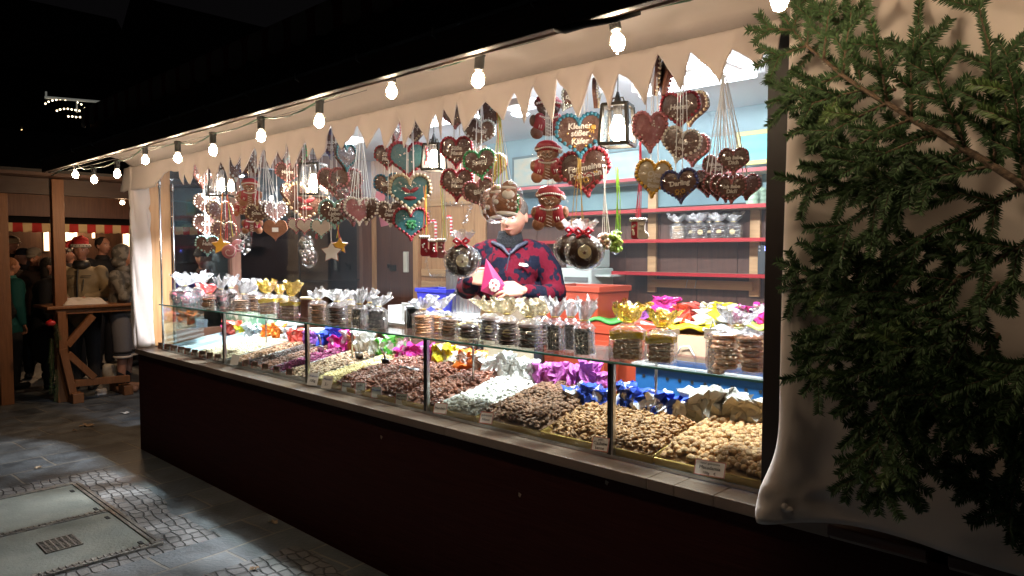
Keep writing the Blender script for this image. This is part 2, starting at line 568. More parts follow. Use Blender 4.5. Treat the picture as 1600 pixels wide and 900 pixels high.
# =================================================================== MARKET STALL
stall = T('market_stall', 'dark wooden sweet stall with brown counter front and fabric lined eaves', 'stall', (0, 0, 0))
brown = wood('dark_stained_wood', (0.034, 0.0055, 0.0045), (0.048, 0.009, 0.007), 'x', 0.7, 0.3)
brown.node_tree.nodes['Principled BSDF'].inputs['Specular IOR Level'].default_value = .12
brownz = wood('brown_stained_wood', (0.10, 0.042, 0.026), (0.16, 0.07, 0.042), 'z', 0.5, 0.2)
pine = wood('oiled_pine', (0.38, 0.19, 0.08), (0.50, 0.28, 0.13), 'z', 0.45, 0.15)
pinex = wood('oiled_pine_lengthwise', (0.42, 0.24, 0.11), (0.55, 0.34, 0.17), 'x', 0.45, 0.15)
ledgem = mat('worn_ledge', (0.17, 0.115, 0.085), 0.32, col2=(0.25, 0.18, 0.14), nscale=2.0, stretch=(1, 6, 1), bump=0.25, bscale=50)
dark = mat('near_black_paint', (0.012, 0.010, 0.010), 0.6)
# counter front: boards with thin joints
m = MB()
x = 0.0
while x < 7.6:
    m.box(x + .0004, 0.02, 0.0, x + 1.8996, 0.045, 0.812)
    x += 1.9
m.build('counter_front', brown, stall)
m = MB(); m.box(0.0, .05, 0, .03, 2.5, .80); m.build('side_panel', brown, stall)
m = MB()
x = 0.0
k = 0
for (a, b_) in ((-0.02, 1.95), (1.952, 3.9), (3.902, 4.99), (4.992, 5.10), (5.102, 5.25), (5.252, 5.62), (5.623, 5.88), (5.93, 7.6)):
    m.box(a, 0.0, .81, b_, .80, .85)
m.build('counter_ledge', ledgem, stall, bevel=0.003)
for (a, b_, dz) in ((5.62, 5.88, 0), (5.93, 6.7, 0)):
    m = MB(); m.box(a, -0.014, .822 + dz, b_, -0.002, .852 + dz); m.build('ledge_edging', wood('red_brown_wood', (0.07, 0.025, 0.016), (0.10, 0.035, 0.022), 'x'), stall, bevel=0.003)
# raised floor, back wall, side wall
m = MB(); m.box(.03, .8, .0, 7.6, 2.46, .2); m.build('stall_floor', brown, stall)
wallr = wood('red_brown_board', (0.062, 0.024, 0.015), (0.10, 0.040, 0.025), 'z', 0.45, 0.2)
m = MB()
x = 1.72
while x < 7.6:
    m.box(x + .002, 2.42, .2, x + .30, 2.46, 1.98); x += .302
m.build('back_wall', wallr, stall)
bluew = mat('blue_painted_board', (0.075, 0.15, 0.19), 0.5, col2=(0.19, 0.31, 0.33), nscale=1.1, bump=0.1)
m = MB(); m.box(1.72, 2.42, 1.985, 7.6, 2.46, 2.75); m.build('upper_back_wall', bluew, stall)
# door on the back wall
m = MB()
for a, b_ in ((.06, .30), (.303, .72)):
    m.box(a, 2.40, .2, b_, 2.44, 2.3)
door = m.build('door', wallr, stall, bevel=0.003)
m = MB(); m.box(0.0, 2.38, .2, .057, 2.45, 2.62); m.box(.723, 2.36, .2, .80, 2.45, 2.62); m.box(.057, 2.39, 2.303, .723, 2.45, 2.62); m.build('door_frame', pine, stall, bevel=0.003)
m = MB(); p = ony(613, 417, 2.39); m.box(p.x - .035, 2.375, p.z - .04, p.x + .055, 2.40, p.z + .02); m.tube([(p.x - .03, 2.36, p.z - .01), (p.x - .01, 2.34, p.z + .03), (p.x + .03, 2.34, p.z + .02)], .009)
m.build('door_handle', mat('old_iron', (.06, .055, .05), .4, .8), door, bevel=0.002)
m = MB(); p = ony(637, 407, 2.39); m.box(p.x - .05, 2.37, p.z - .12, p.x + .01, 2.40, p.z + .09); m.build('fuse_box', mat('cream_plastic', (.62, .6, .5), .4), door, bevel=0.004)
# pine wall between door and shelves
m = MB()
x = .80
while x < 1.70:
    m.box(x + .002, 2.41, .2, min(x + .15, 1.72), 2.45, 2.62); x += .152
m.build('pine_wall', pine, stall, bevel=0.002)
for z in (1.42, 1.30, 2.1):
    m = MB(); m.box(.82, 2.385, z, 1.70, 2.408, z + .07); m.build('pine_batten', pinex, stall, bevel=0.002)
# left wall: two windows of dark glass between posts
m = MB(); m.box(-.10, .13, .86, 0, .31, 2.45); m.build('corner_post', pine, stall, bevel=0.004)
m = MB(); m.box(-.10, .845, .86, -.0, .93, 2.45); m.build('window_post', wood('reddish_post', (0.14, 0.065, 0.045), (0.2, 0.1, 0.07), 'z'), stall, bevel=0.004)
m = MB(); m.box(-.10, 2.26, .2, -.0, 2.40, 2.62); m.build('window_post', brownz, stall, bevel=0.004)
m = MB(); m.box(-.10, .312, .80, -.0, 2.26, .98); m.build('window_sill', brownz, stall)
m = MB(); m.box(-.10, .13, 2.452, -.0, 2.258, 2.62); m.build('window_header', brownz, stall)
gls = glass_mat('dark_window_glass', (0.75, 0.8, 0.85), 0.045, 0.03)
for a, b_ in ((.312, .843), (.932, 2.258)):
    m = MB(); m.box(-.055, a, .982, -.05, b_, 2.45); m.build('window_pane', gls, stall)
for a in (1.55,):
    m = MB(); m.box(-.07, a, .982, -.04, a + .012, 2.45); m.box(-.07, .94, 1.36, -.04, 2.25, 1.372); m.build('glazing_bar', dark, stall)
# right side post
m = MB(); m.box(5.388, .05, .86, 5.47, .14, 2.62); m.build('corner_post', mat('black_stained_post', (.015, .009, .008), .5), stall, bevel=0.003)
m = MB(); m.box(5.474, .036, .852, 7.6, .056, 2.36); m.build('light_stop_board', brown, stall)  # unseen board added behind the sheet to stop interior light leaking out
m = MB(); m.box(5.62, .12, .2, 5.66, 2.42, 2.62); m.build('partition_wall', wallr, stall)
# ceiling and roof
ceilm = mat('white_ceiling_sheet', (0.70, 0.74, 0.78), 0.7, bump=0.15, bscale=6)
m = MB(); m.box(-.0, .12, 2.625, 7.6, 2.46, 2.645); m.build('ceiling', ceilm, stall)
m = MB(); m.box(-.12, .1, 2.46, 7.6, .118, 2.75); m.build('front_beam', brownz, stall)
# eave board
eave = wood('eave_board', (0.045, 0.025, 0.018), (0.075, 0.042, 0.03), 'x')
ea, eb = ony(75, 269, -.60), ony(1060, 4, -.60)
EZ = 2.262
m = MB(); m.bar((-.02, -.615, EZ + .045), (7.8, -.615, EZ + .045), .09, .03, up=(0, 1, 0)); m.build('eave_board', eave, stall, bevel=0.003)
m = MB(); m.add([(-.02, -.64, EZ + .09), (7.8, -.64, EZ + .09), (7.8, -.30, 2.50), (-.02, -.30, 2.50)], [(0, 1, 2, 3)])
m.add([(-.02, -.30, 2.50), (7.8, -.30, 2.50), (7.8, -.28, 2.70), (-.02, -.28, 2.70)], [(0, 1, 2, 3)])
m.build('fascia', mat('black_roofing', (.014, .014, .015), .7, bump=.3), stall, solid=.012)
# little hooks along the eave
for i in range(12):
    xx = .4 + i * .42
    m = MB(); m.tube([(xx, -.632, EZ + .07), (xx, -.650, EZ + .078), (xx + .004, -.652, EZ + .10)], .003, 5); m.build('eave_hook', steel, stall)
m = MB(); m.tube([ony(862, 36, -.62), ony(870, 45, -.62), ony(884, 46, -.62), ony(915, 38, -.62), ony(960, 31, -.61), ony(1000, 20, -.60)], [.006, .010, .012, .010, .008, .006], 8); m.build('cable_bundle', dark, stall, smooth=True)
# fabric awning roof with scalloped striped valance above the eave
def striped(name, c1, c2, period, axis=0):
    mt = bpy.data.materials.new(name); mt.use_nodes = True
    N, L = mt.node_tree.nodes, mt.node_tree.links
    tc = N.new('ShaderNodeTexCoord'); sx = N.new('ShaderNodeSeparateXYZ'); L.new(tc.outputs['Object'], sx.inputs[0])
    a = N.new('ShaderNodeMath'); a.operation = 'DIVIDE'; a.inputs[1].default_value = period; L.new(sx.outputs[axis], a.inputs[0])
    f_ = N.new('ShaderNodeMath'); f_.operation = 'FRACT'; L.new(a.outputs[0], f_.inputs[0])
    g_ = N.new('ShaderNodeMath'); g_.operation = 'GREATER_THAN'; g_.inputs[1].default_value = .5; L.new(f_.outputs[0], g_.inputs[0])
    x_ = N.new('ShaderNodeMix'); x_.data_type = 'RGBA'; x_.inputs[6].default_value = (*c1, 1); x_.inputs[7].default_value = (*c2, 1); L.new(g_.outputs[0], x_.inputs[0])
    L.new(x_.outputs[2], N['Principled BSDF'].inputs['Base Color']); N['Principled BSDF'].inputs['Roughness'].default_value = .85
    return mt
aw = striped('awning_stripe', (0.20, 0.02, 0.02), (0.34, 0.29, 0.24), .22)
def awn(u, v):
    xx = -.1 + 7.8 * u
    t = abs(math.sin(math.pi * xx / .11))
    if v < .5:
        vv = v * 2
        return (xx, -.33 - .012 * math.sin(xx * 28), 2.66 - .02 * t * (1 - vv) + (.13) * vv + .0)
    vv = (v - .5) * 2
    return (xx, -.33 + 1.6 * vv, 2.79 + .75 * vv - .06 * math.sin(math.pi * vv))
m = MB(); m.grid(420, 8, awn); m.build('awning', aw, stall, smooth=True, solid=.004)
m = MB(); m.add([(7.7, 1.27, 3.54), (-.1, 1.27, 3.54), (-.1, 2.5, 2.7), (7.7, 2.5, 2.7)], [(0, 1, 2, 3)]); m.build('rear_roof', mat('black_roofing', (0, 0, 0)), stall, solid=.01)
m = MB(); m.bar((-.1, 1.27, 3.56), (7.7, 1.27, 3.56), .05, .05); m.build('roof_ridge', brownz, stall)

# steel rods at the left opening
rod = T('steel_rod', 'bright steel upright rod standing at the left end of the glass case', 'rod', (0.27, .12, .85))
m = MB(); m.tube([(.27, .12, .852), (.27, .12, 2.2)], .008, 10); m.lathe([(.012, 0), (.012, .03), (.009, .06)], 10, (.27, .12, 2.18)); m.build('rod', mat('bright_steel', (.75, .77, .8), .2, 1.0), rod, smooth=True)
m = MB(); m.box(.255, .105, .851, .285, .135, .86); m.build('foot', mat('bright_steel', (0, 0, 0)), rod)
rod2 = copy_tree(rod, (0.03, .316, .85), label='thin steel rod against the pine corner post at the left window')

for x in (1.2, 3.1, 4.75):
    f_ = T('strip_light', {1.2: 'white strip light behind the valance at the left end', 3.1: 'white strip light behind the valance above the seller', 4.75: 'white strip light behind the valance at the right end'}[x], 'light', (x, .40, 2.55), group='strip lights behind the valance')
    m = MB(); m.box(x - .64, .36, 2.56, x + .64, .44, 2.62); m.build('housing', mat('white_enamel', (.8, .8, .8), .35), f_, bevel=.004)
    m = MB(); m.tube([(x - .6, .40, 2.545), (x + .6, .40, 2.545)], .013, 10); m.build('tube', emat('valance_tube', (.8, .92, 1), 12), f_, smooth=True)
# ---- floodlight fixtures on the ceiling
flm = emat('floodlight_lens', (0.8, 0.92, 1.0), 16)
whm = mat('white_enamel', (.8, .8, .8), .35)
for i, (x, y, z, e) in enumerate(FLOODS):
    f_ = T('floodlight', ['floodlight behind the icicles above the leftmost glass bay', 'floodlight behind the icicles beside the white ribbon bundle', 'floodlight behind the icicles above the seller', 'floodlight behind the icicles at the right end of the stall'][i], 'floodlight', (x, y, z), group='floodlights under the stall ceiling')
    m = MB(); m.box(x - .10, y - .07, z, x + .10, y + .07, z + .035); m.build('housing', whm, f_, bevel=0.006)
    m = MB(); m.lathe([(.004, -.012), (.035, -.008), (.045, .0)], 16, (x, y, z - .028)); m.build('lens', flm, f_, smooth=True)
    m = MB(); m.tube([(x, y, z + .035), (x, y, 2.625)], .008, 8); m.build('bracket', steel, f_)
for (x, y, l_) in ((2.6, 1.15, .95), (4.4, 1.35, .75)):
    f_ = T('ceiling_light', 'white strip light on the ceiling above the %s' % ('seller' if x < 3 else 'rear shelves'), 'light', (x, y, 2.56))
    m = MB(); m.box(x - l_ / 2, y - .04, 2.56, x + l_ / 2, y + .04, 2.622); m.build('housing', whm, f_, bevel=0.004)
    m = MB(); m.tube([(x - l_ / 2 + .03, y, 2.545), (x + l_ / 2 - .03, y, 2.545)], .013, 10); m.build('tube', emat('strip_tube', (.8, .92, 1), 3), f_, smooth=True)
# =================================================================== FABRIC
def fabric_mat(name, col):
    m = mat(name, col, 0.95, col2=tuple(c * .88 for c in col), nscale=3, bump=0.25, bscale=14, sheen=0.2)
    N, L = m.node_tree.nodes, m.node_tree.links
    b = N['Principled BSDF']
    t = N.new('ShaderNodeBsdfTranslucent'); t.inputs[0].default_value = (*col, 1)
    x = N.new('ShaderNodeMixShader'); x.inputs[0].default_value = .18
    L.new(b.outputs[0], x.inputs[1]); L.new(t.outputs[0], x.inputs[2]); L.new(x.outputs[0], N['Material Output'].inputs[0])
    return m
fleece = fabric_mat('white_fleece', (0.68, 0.585, 0.545))
FOLD = 2.36
edge_px = [(196, 300), (243, 292), (262, 268), (276, 268), (289, 289), (295, 272), (301, 289), (310, 256), (319, 288), (326, 262), (334, 296), (344, 252), (352, 284), (358, 243), (369, 262), (379, 234), (386, 272), (396, 231), (404, 262), (411, 231),
    (425, 262), (436, 236), (441, 250), (451, 222), (463, 265), (476, 222), (484, 250), (493, 231), (498, 252), (520, 195), (534, 234), (566, 196), (578, 233), (595, 197), (605, 236), (619, 187), (632, 231), (648, 186), (668, 226), (683, 179), (690, 218),
    (698, 171), (712, 198), (723, 161), (733, 206), (757, 158), (790, 190), (805, 147), (820, 191), (843, 136), (864, 191), (876, 123), (911, 184), (933, 119), (959, 172), (971, 117), (1010, 163), (1030, 82), (1062, 140), (1079, 80), (1131, 131), (1152, 78), (1191, 111), (1204, 74), (1222, 90)]
EP = [ony(a, b_, 0.02) for a, b_ in edge_px]
EX = [p.x for p in EP]; EZs = [p.z for p in EP]
def edge_z(x):
    if x <= EX[0]: return EZs[0]
    for i in range(len(EX) - 1):
        if EX[i] <= x <= EX[i + 1]:
            t = (x - EX[i]) / (EX[i + 1] - EX[i] + 1e-9)
            a, b_ = EZs[i], EZs[i + 1]
            if a < b_:
                kk = .5 * abs(math.sin(i * 2.7)) - .05; s = t * (1 - kk) + math.sin(t * math.pi / 2) * kk
                return a + (b_ - a) * s
            kk = .5 * abs(math.sin(i * 2.7)) - .05; s = (1 - t) * (1 - kk) + math.sin((1 - t) * math.pi / 2) * kk
            return b_ + (a - b_) * s
    return EZs[-1]
xs = []
for i in range(len(EX) - 1):
    for k in range(10):
        xs.append(EX[i] + (EX[i + 1] - EX[i]) * k / 10)
xs.append(EX[-1])
m = MB()
NR = 9
vs = []
for x in xs:
    zb = edge_z(x) + .010 * mnoise.noise(Vector((x * 22, 1.7, 0))) + .006 * mnoise.noise(Vector((x * 60, 4.7, 0)))
    for j in range(NR + 1):
        v = j / NR
        z = zb + (FOLD - zb) * v
        yy = .015 + .030 * (mnoise.noise(Vector((x * 2.3, z * 2.0, 0.3)))) * (1 - v) + .012 * math.sin(x * 9 + z * 3) * (1 - v)
        yy += .03 * (1 - v) ** 2 * mnoise.noise(Vector((x * 14, 0, 3.3)))
        vs.append((x, yy, z))
n = NR + 1
fs = [(i * n + j, (i + 1) * n + j, (i + 1) * n + j + 1, i * n + j + 1) for i in range(len(xs) - 1) for j in range(NR)]
m.add(vs, fs)
val = m.build('icicle_valance', fleece, None, smooth=True, solid=.006)
tag(val, 'white fleece valance cut into icicle points above the sales opening', 'fabric')
# soffit sheet from the fold out to the eave
def sof(u, v):
    x = -.03 + 7.7 * u
    y = .016 - .60 * v
    z = FOLD + (EZ - FOLD) * v + .12 * math.sin(math.pi * v) ** .7 * (1 + .15 * mnoise.noise(Vector((x * 1.5, 0, 0)))) + .018 * mnoise.noise(Vector((x * 3, y * 4, 1))) * math.sin(math.pi * v)
    return (x, y, z)
m = MB(); m.grid(160, 12, sof)
tag(m.build('fabric_soffit', fleece, None, smooth=True, solid=.005), 'white fleece sheet stretched under the eave behind the bulbs', 'fabric')
# left pillar wrap
m = MB()
path = [(-.09, .13), (-.095, .03), (-.07, .0), (-.01, -.005), (.008, .02), (.01, .12), (.0, .135)]
pp = []
for i in range(len(path) - 1):
    for k in range(4):
        a, b_ = path[i], path[i + 1]
        pp.append((a[0] + (b_[0] - a[0]) * k / 4, a[1] + (b_[1] - a[1]) * k / 4))
pp.append(path[-1])
def wrap(u, v):
    i = min(int(u * (len(pp) - 1) + .5), len(pp) - 1)
    z = .855 + (FOLD - .855) * v
    q = mnoise.noise(Vector((i * .22, z * 1.3, 5))) * .022 + .010 * math.sin(z * 11 + i)
    pinch = .018 * math.exp(-((z - 2.02) / .03) ** 2)
    cx, cy = -.06, .05
    dx, dy = pp[i][0] - cx, pp[i][1] - cy
    s = 1 + (q - pinch) / .1
    return (cx + dx * s, cy + dy * s, z)
m.grid(len(pp) - 1, 40, wrap)
tag(m.build('pillar_wrap', fleece, None, smooth=True, solid=.005), 'white fleece wrapped round the left pillar of the sweet stall', 'fabric')
# right panel
def pan(u, v):
    x = 5.476 + 2.2 * (u ** 1.4)
    z = .868 + (FOLD + .01 - .868) * v
    d = (x - 5.476)
    y = -.035
    # rounded left roll
    y += -.030 * math.exp(-((d - .055) / .05) ** 2) + .06 * math.exp(-(d / .012) ** 2)
    y += .018 * mnoise.noise(Vector((x * 1.7, z * 1.1, 9))) + .006 * math.sin(x * 13 + z * 2)
    # gather at the lower left
    g_ = math.exp(-((z - .90) / .13) ** 2) * math.exp(-((d - .04) / .07) ** 2)
    y -= .040 * g_
    x -= .06 * g_
    # folds that fan out of the gathered corner
    ang = math.atan2(z - .95, d - .09 + 1e-6)
    rr = math.hypot(z - .95, d - .09)
    y -= .007 * math.sin(ang * 5) * math.exp(-rr / .25)
    z2 = z - .02 * g_ + .008 * math.sin(x * 9) * (1 - v)
    return (x, y, z2)
m = MB(); m.grid(110, 90, pan)
tag(m.build('white_sheet', fabric_mat('brightened_fleece', (0.80, 0.69, 0.62)), None, smooth=True, solid=.006), 'large white fleece sheet behind the fir branches right of the sales opening', 'fabric')  # same fleece, its colour raised to stand in for light on this sheet
m = MB(); pk = Vector((5.535, -.085, .895))
m.ball(pk, (.013, .012, .010), 12, 8); m.ball(pk + Vector((-.012, -.004, .006)), (.012, .010, .014), 10, 6)
tag(m.build('fabric_knot', fleece, None, smooth=True), 'small twisted knot of white fleece at the lower left corner of the big sheet', 'fabric')

# =================================================================== FIR BRANCHES
needle = mat('fir_needles', (0.042, 0.080, 0.028), 0.55, island=.55, spec=.25)
needle2 = mat('fresh_fir_needles', (0.085, 0.14, 0.035), 0.5, island=.4)
bark = mat('fir_bark', (0.13, 0.08, 0.045), 0.8, col2=(.06, .035, .02), nscale=60, bump=.6, bscale=90)
def add_needles(m, pts, rnd, ln=.019, dens=.0015, front=Vector((0, -1, 0))):
    for i in range(len(pts) - 1):
        a, b_ = pts[i], pts[i + 1]
        d = b_ - a
        L_ = d.length
        if L_ < 1e-6: continue
        d.normalize()
        side = d.cross(front)
        if side.length < .1: side = Vector((1, 0, 0))
        side.normalize()
        upv = side.cross(d).normalized()
        k = max(1, int(L_ / dens))
        for q in range(k):
            p = a + d * (L_ * (q + rnd.random()) / k)
            for sgn in (-1, 1):
                an = rnd.gauss(0.25, .55)
                dirn = (d * rnd.uniform(.35, .75) + side * sgn * math.cos(an) + upv * math.sin(an)).normalized()
                l2 = ln * rnd.uniform(.75, 1.15)
                wv = dirn.cross(upv)
                if wv.length < .05: wv = dirn.cross(side)
                wv.normalize()
                wv *= .0016
                t = p + dirn * l2
                m.add([p - wv * .7, p + dirn * l2 * .5 - wv, t, p + dirn * l2 * .5 + wv, p + wv * .7], [(0, 1, 2, 3, 4)])
def twig(ms, mn, mf, p, d, length, lvl, rnd, r0, plane_y, op=1.0):
    seg = max(4, int(length / .03))
    pts = [p.copy()]
    q = p.copy()
    dd = d.normalized()
    for i in range(seg):
        dd = (dd + Vector((rnd.gauss(0, .05), rnd.gauss(0, .04), rnd.gauss(0, .05) - (.030 if lvl > 0 else .012)))).normalized()
        q = q + dd * (length / seg)
        if q.y > -.045: q.y = -.045 - rnd.random() * .01
        if q.y < -.30: q.y = -.30
        pts.append(q.copy())
    ms.tube(pts, [r0 * .75 * (1 - .75 * i / seg) for i in range(seg + 1)], 5 if lvl else 7, caps=True)
    if lvl > 0 or True:
        st = 0 if lvl else (int(seg * .88) if r0 > .0125 else int(seg * .06))
        add_needles(mf if (rnd.random() < .08 and lvl == 2) else mn, pts[st:], rnd, ln=.020 if lvl else .017)
    if lvl < 2:
        step = (.062 if lvl == 0 else .048) * op
        k = int(length / step)
        for i in range(1, k):
            t = i / k
            if t < .06: continue
            idx = min(int(t * seg), seg - 1)
            base = pts[idx].lerp(pts[idx + 1], t * seg - idx)
            tan = (pts[idx + 1] - pts[idx]).normalized()
            side = tan.cross(Vector((0, -1, 0))).normalized()
            for sgn in (-1, 1):
                if rnd.random() < .12: continue
                ang = rnd.uniform(.65, .95)
                nd = tan * math.cos(ang) + side * sgn * math.sin(ang) + Vector((0, rnd.gauss(-.06, .16), 0))
                if lvl == 0:
                    ln = min(.24, length * rnd.uniform(.26, .40)) * (1 - .62 * t) + .04
                else:
                    ln = min(.085, length * rnd.uniform(.28, .45) * (1 - .5 * t) + .02)
                if ln > .028:
                    twig(ms, mn, mf, base, nd, ln, lvl + 1, rnd, r0 * .5, plane_y, op)
def bough(pxs, depth, label, seed, r0=.006, scale=1.0):
    rnd = random.Random(seed)
    a = ony(pxs[0][0], pxs[0][1], depth); b_ = ony(pxs[-1][0], pxs[-1][1], depth * .75)
    root = T('fir_branch', label, 'branch', tuple(a), 0, 'fir branches fixed over the white sheet')
    ms, mn, mf = MB(), MB(), MB()
    d = b_ - a
    twig(ms, mn, mf, a, d + Vector((0, 0, .06 * d.length)), d.length, 0, rnd, r0, depth, scale)
    ms.build('stem', bark, root, smooth=True)
    if mf.v: mn.add(mf.v, mf.f, 1)
    mn.build('needles', [needle, needle2], root)
boughs = [
    ([(1650, 325), (1195, 5)], -.27, 'long thick fir branch running diagonally from the upper left to the right edge', 11, .0135),
    ([(1345, 125), (1320, -60)], -.14, 'fir branch pointing up from the diagonal branch near the top left', 12, .005),
    ([(1440, 185), (1452, -30)], -.14, 'upright fir branch rising from the middle of the diagonal branch', 13, .006),
    ([(1580, 200), (1500, -70)], -.15, 'fir branch at the top right leaning to the left', 14, .006),
    ([(1640, 40), (1530, 150)], -.2, 'fir branch dangling in from the top right corner', 15, .005),
    ([(1640, 210), (1560, 60)], -.18, 'short fir branch at the right edge above the diagonal branch', 16, .005),
    ([(1400, 140), (1205, 165)], -.15, 'fir branch whose tip overlaps the black post beside the blue wall', 17, .006),
    ([(1470, 190), (1235, 320)], -.17, 'fir branch pointing left just below the diagonal branch', 18, .006),
    ([(1530, 240), (1290, 370)], -.19, 'fir branch sloping down left under the middle of the diagonal branch', 19, .007),
    ([(1620, 280), (1400, 420)], -.20, 'fir branch sloping down left beneath the right part of the diagonal branch', 20, .007),
    ([(1460, 380), (1205, 470)], -.16, 'fir branch reaching left over the post beside the paper cones', 21, .006),
    ([(1640, 360), (1440, 520)], -.21, 'fir branch in the dark mass at the right edge', 22, .007),
    ([(1420, 420), (1252, 600)], -.15, 'fir branch hanging down left beside the edge of the sheet', 23, .006),
    ([(1450, 470), (1292, 735)], -.17, 'fir branch whose tip ends lowest on the left above the bulging sheet corner', 24, .007),
    ([(1500, 430), (1350, 650)], -.20, 'fir branch hanging in the middle of the dark mass', 25, .007),
    ([(1560, 440), (1400, 690)], -.22, 'fir branch hanging straight in the darkest lower area', 26, .007),
    ([(1560, 520), (1455, 770)], -.18, 'fir branch hanging to the lower middle of the sheet', 27, .007),
    ([(1640, 520), (1500, 825)], -.20, 'lowest hanging fir branch near the right edge', 28, .007),
    ([(1400, 330), (1300, 560)], -.14, 'fir branch hanging at the left over the upright edge of the sheet', 29, .006),
    ([(1640, 600), (1570, 860)], -.19, 'fir branch hanging in the lower right corner', 30, .007),
    ([(1400, 500), (1330, 780)], -.16, 'fir branch hanging left of centre with its tip near the foot of the sheet', 31, .006),
    ([(1380, 130), (1240, 220)], -.13, 'small fir branch filling the gap left under the thick branch', 33, .005),
    ([(1500, 250), (1250, 260)], -.18, 'fir branch pointing left between two others above the middle', 34, .006),
    ([(1440, 250), (1300, 350)], -.14, 'short fir branch above the middle with a strip of bare sheet to its left', 35, .005),
    ([(1680, 480), (1600, 760)], -.22, 'fir branch partly cut off by the right edge low down', 37, .006),
    ([(1660, 100), (1575, 260)], -.16, 'fir branch at the right edge over the upper thick branch end', 38, .006),
    ([(1290, 60), (1225, 130)], -.12, 'small drooping fir branch below the upper left branch tip', 39, .004),
    ([(1530, 330), (1340, 480)], -.18, 'fir branch crossing the gap right below the diagonal branch', 32, .006),
]
for b_ in boughs:
    bough(b_[0], b_[1], b_[2], b_[3], b_[4], 1.15 if b_[3] == 11 else 1.9 if b_[3] < 17 or b_[3] == 38 else (1.3 if b_[3] < 21 or b_[3] > 31 else 1.15))

# =================================================================== LIGHT STRING
bulbcore = emat('bulb_glow', (1.0, 0.80, 0.56), 98)
bulbglass = glass_mat('bulb_glass', (1, .97, .92), .10, .02)
black = mat('black_rubber', (.02, .02, .02), .5)
green = mat('green_cable', (.03, .07, .04), .45)
string = T('light_string', 'string of round bulbs on a dark cable running below the eave', 'light string', (0, -.5, 2.25))
bp = [(118, 273, 0), (147, 281, 0), (183, 272, 0), (227, 250, 0), (278, 247, 0), (333, 235, 0), (408, 213, 0), (499, 190, .05), (612, 143, .0), (747, 125, .12), (965, 65, -.2)]
BP = [(ony(a, b_, -.5), t) for a, b_, t in bp]
BP.append((Vector((5.66, -.5, 2.235)), .05)); BP.append((Vector((6.25, -.5, 2.24)), 0)); BP.append((Vector((6.85, -.5, 2.22)), 0))
tops = []
for p, t in BP:
    X = Matrix.Translation(p) @ Matrix.Rotation(t, 4, 'Y')
    m = MB(); m.lathe([(.012, -.030), (.0215, -.018), (.0255, 0), (.023, .014), (.015, .030), (.013, .036)], 16, X=X); e = m.build('bulb', bulbglass, string, smooth=True)
    m = MB(); m.lathe([(.004, -.024), (.015, -.017), (.0205, -.002), (.018, .010), (.010, .022), (.004, .028)], 14, X=X); m.build('glowing_core', bulbcore, e, smooth=True)
    m = MB(); m.lathe([(.0145, .032), (.0165, .036), (.0165, .075), (.019, .078), (.019, .092), (.012, .095)], 12, X=X); m.build('socket', black, e, smooth=False)
    tops.append(X @ Vector((0, 0, .088)))
pts = [Vector((-.05, -.56, 2.245))]
for i, p in enumerate(tops):
    if i:
        a = tops[i - 1]
        for k in (1, 2, 3):
            q = a.lerp(p, k / 4)
            q.z += (-.030 if i % 2 else -.016) * math.sin(math.pi * k / 4)
            pts.append(q)
    pts.append(p)
m = MB(); m.tube(pts, .0038, 6); m.build('cable', green, string, smooth=True)
m = MB(); m.tube([(-.02, -.54, 2.258), tuple(tops[5] + Vector((0, .05, .012))), tuple(tops[8] + Vector((-.3, .1, -.02)))], .0018, 5); m.build('support_wire', steel, string)

# =================================================================== LANTERNS
lampcore = emat('lantern_glow', (1.0, 0.86, 0.66), 75)
lframe = mat('lantern_frame', (.03, .026, .022), .5, .6)
lglass = glass_mat('lantern_glass', (1, 1, 1), .12, .02)
def lantern(px, py, wpx, Y, label, sc=1.0):
    p = ony(px, py, Y)
    k = mpp(p)
    s = wpx * k / 1.25
    h = s * 1.35
    yaw = face_to(p, .55)
    r = T('lantern', label, 'lantern', tuple(p), yaw, 'lanterns hanging in the sales opening')
    X = Matrix.Translation(p) @ Matrix.Rotation(yaw, 4, 'Z')
    b_ = .006
    m = MB()
    for sx in (-1, 1):
        for sy in (-1, 1):
            m.bar(X @ Vector((sx * s * .5, sy * s * .5, -h / 2)), X @ Vector((sx * s * .42, sy * s * .42, h / 2)), b_ * 2, b_ * 2)
    for z, q in ((-h / 2, .5), (h / 2, .42)):
        for a, c in (((-q, -q), (q, -q)), ((q, -q), (q, q)), ((q, q), (-q, q)), ((-q, q), (-q, -q))):
            m.bar(X @ Vector((a[0] * s, a[1] * s, z)), X @ Vector((c[0] * s, c[1] * s, z)), b_ * 2, b_ * 2)
    m.tube([X @ Vector((-.03, 0, h / 2)), X @ Vector((-.02, 0, h / 2 + .03)), X @ Vector((.02, 0, h / 2 + .03)), X @ Vector((.03, 0, h / 2))], .003, 6)
    m.tube([X @ Vector((0, 0, h / 2 + .03)), Vector((p.x, p.y, 2.60))], .002, 5)
    m.build('frame', lframe, r)
    for a, c in (((-1, -1), (1, -1)), ((1, -1), (1, 1)), ((1, 1), (-1, 1)), ((-1, 1), (-1, -1))):
        m = MB()
        q0, q1 = .49 * s, .41 * s
        m.add([X @ Vector((a[0] * q0, a[1] * q0, -h / 2)), X @ Vector((c[0] * q0, c[1] * q0, -h / 2)), X @ Vector((c[0] * q1, c[1] * q1, h / 2)), X @ Vector((a[0] * q1, a[1] * q1, h / 2))], [(0, 1, 2, 3)])
        m.build('pane', lglass, r)
    Z0 = -h * .06
    m = MB(); m.lathe([(.017, .0), (.018, .04), (.013, .06), (.005, .09)], 12, loc=p + Vector((0, 0, Z0 + .045))); m.build('socket', black, r, smooth=True)
    m = MB(); m.lathe([(.004, -.05), (.022, -.042), (.031, -.02), (.028, .0), (.017, .03), (.014, .045)], 16, loc=p + Vector((0, 0, Z0))); m.build('bulb', lampcore, r, smooth=True)
lantern(965, 196, 56, .12, 'black framed lantern beside the blue bordered heart at the right')
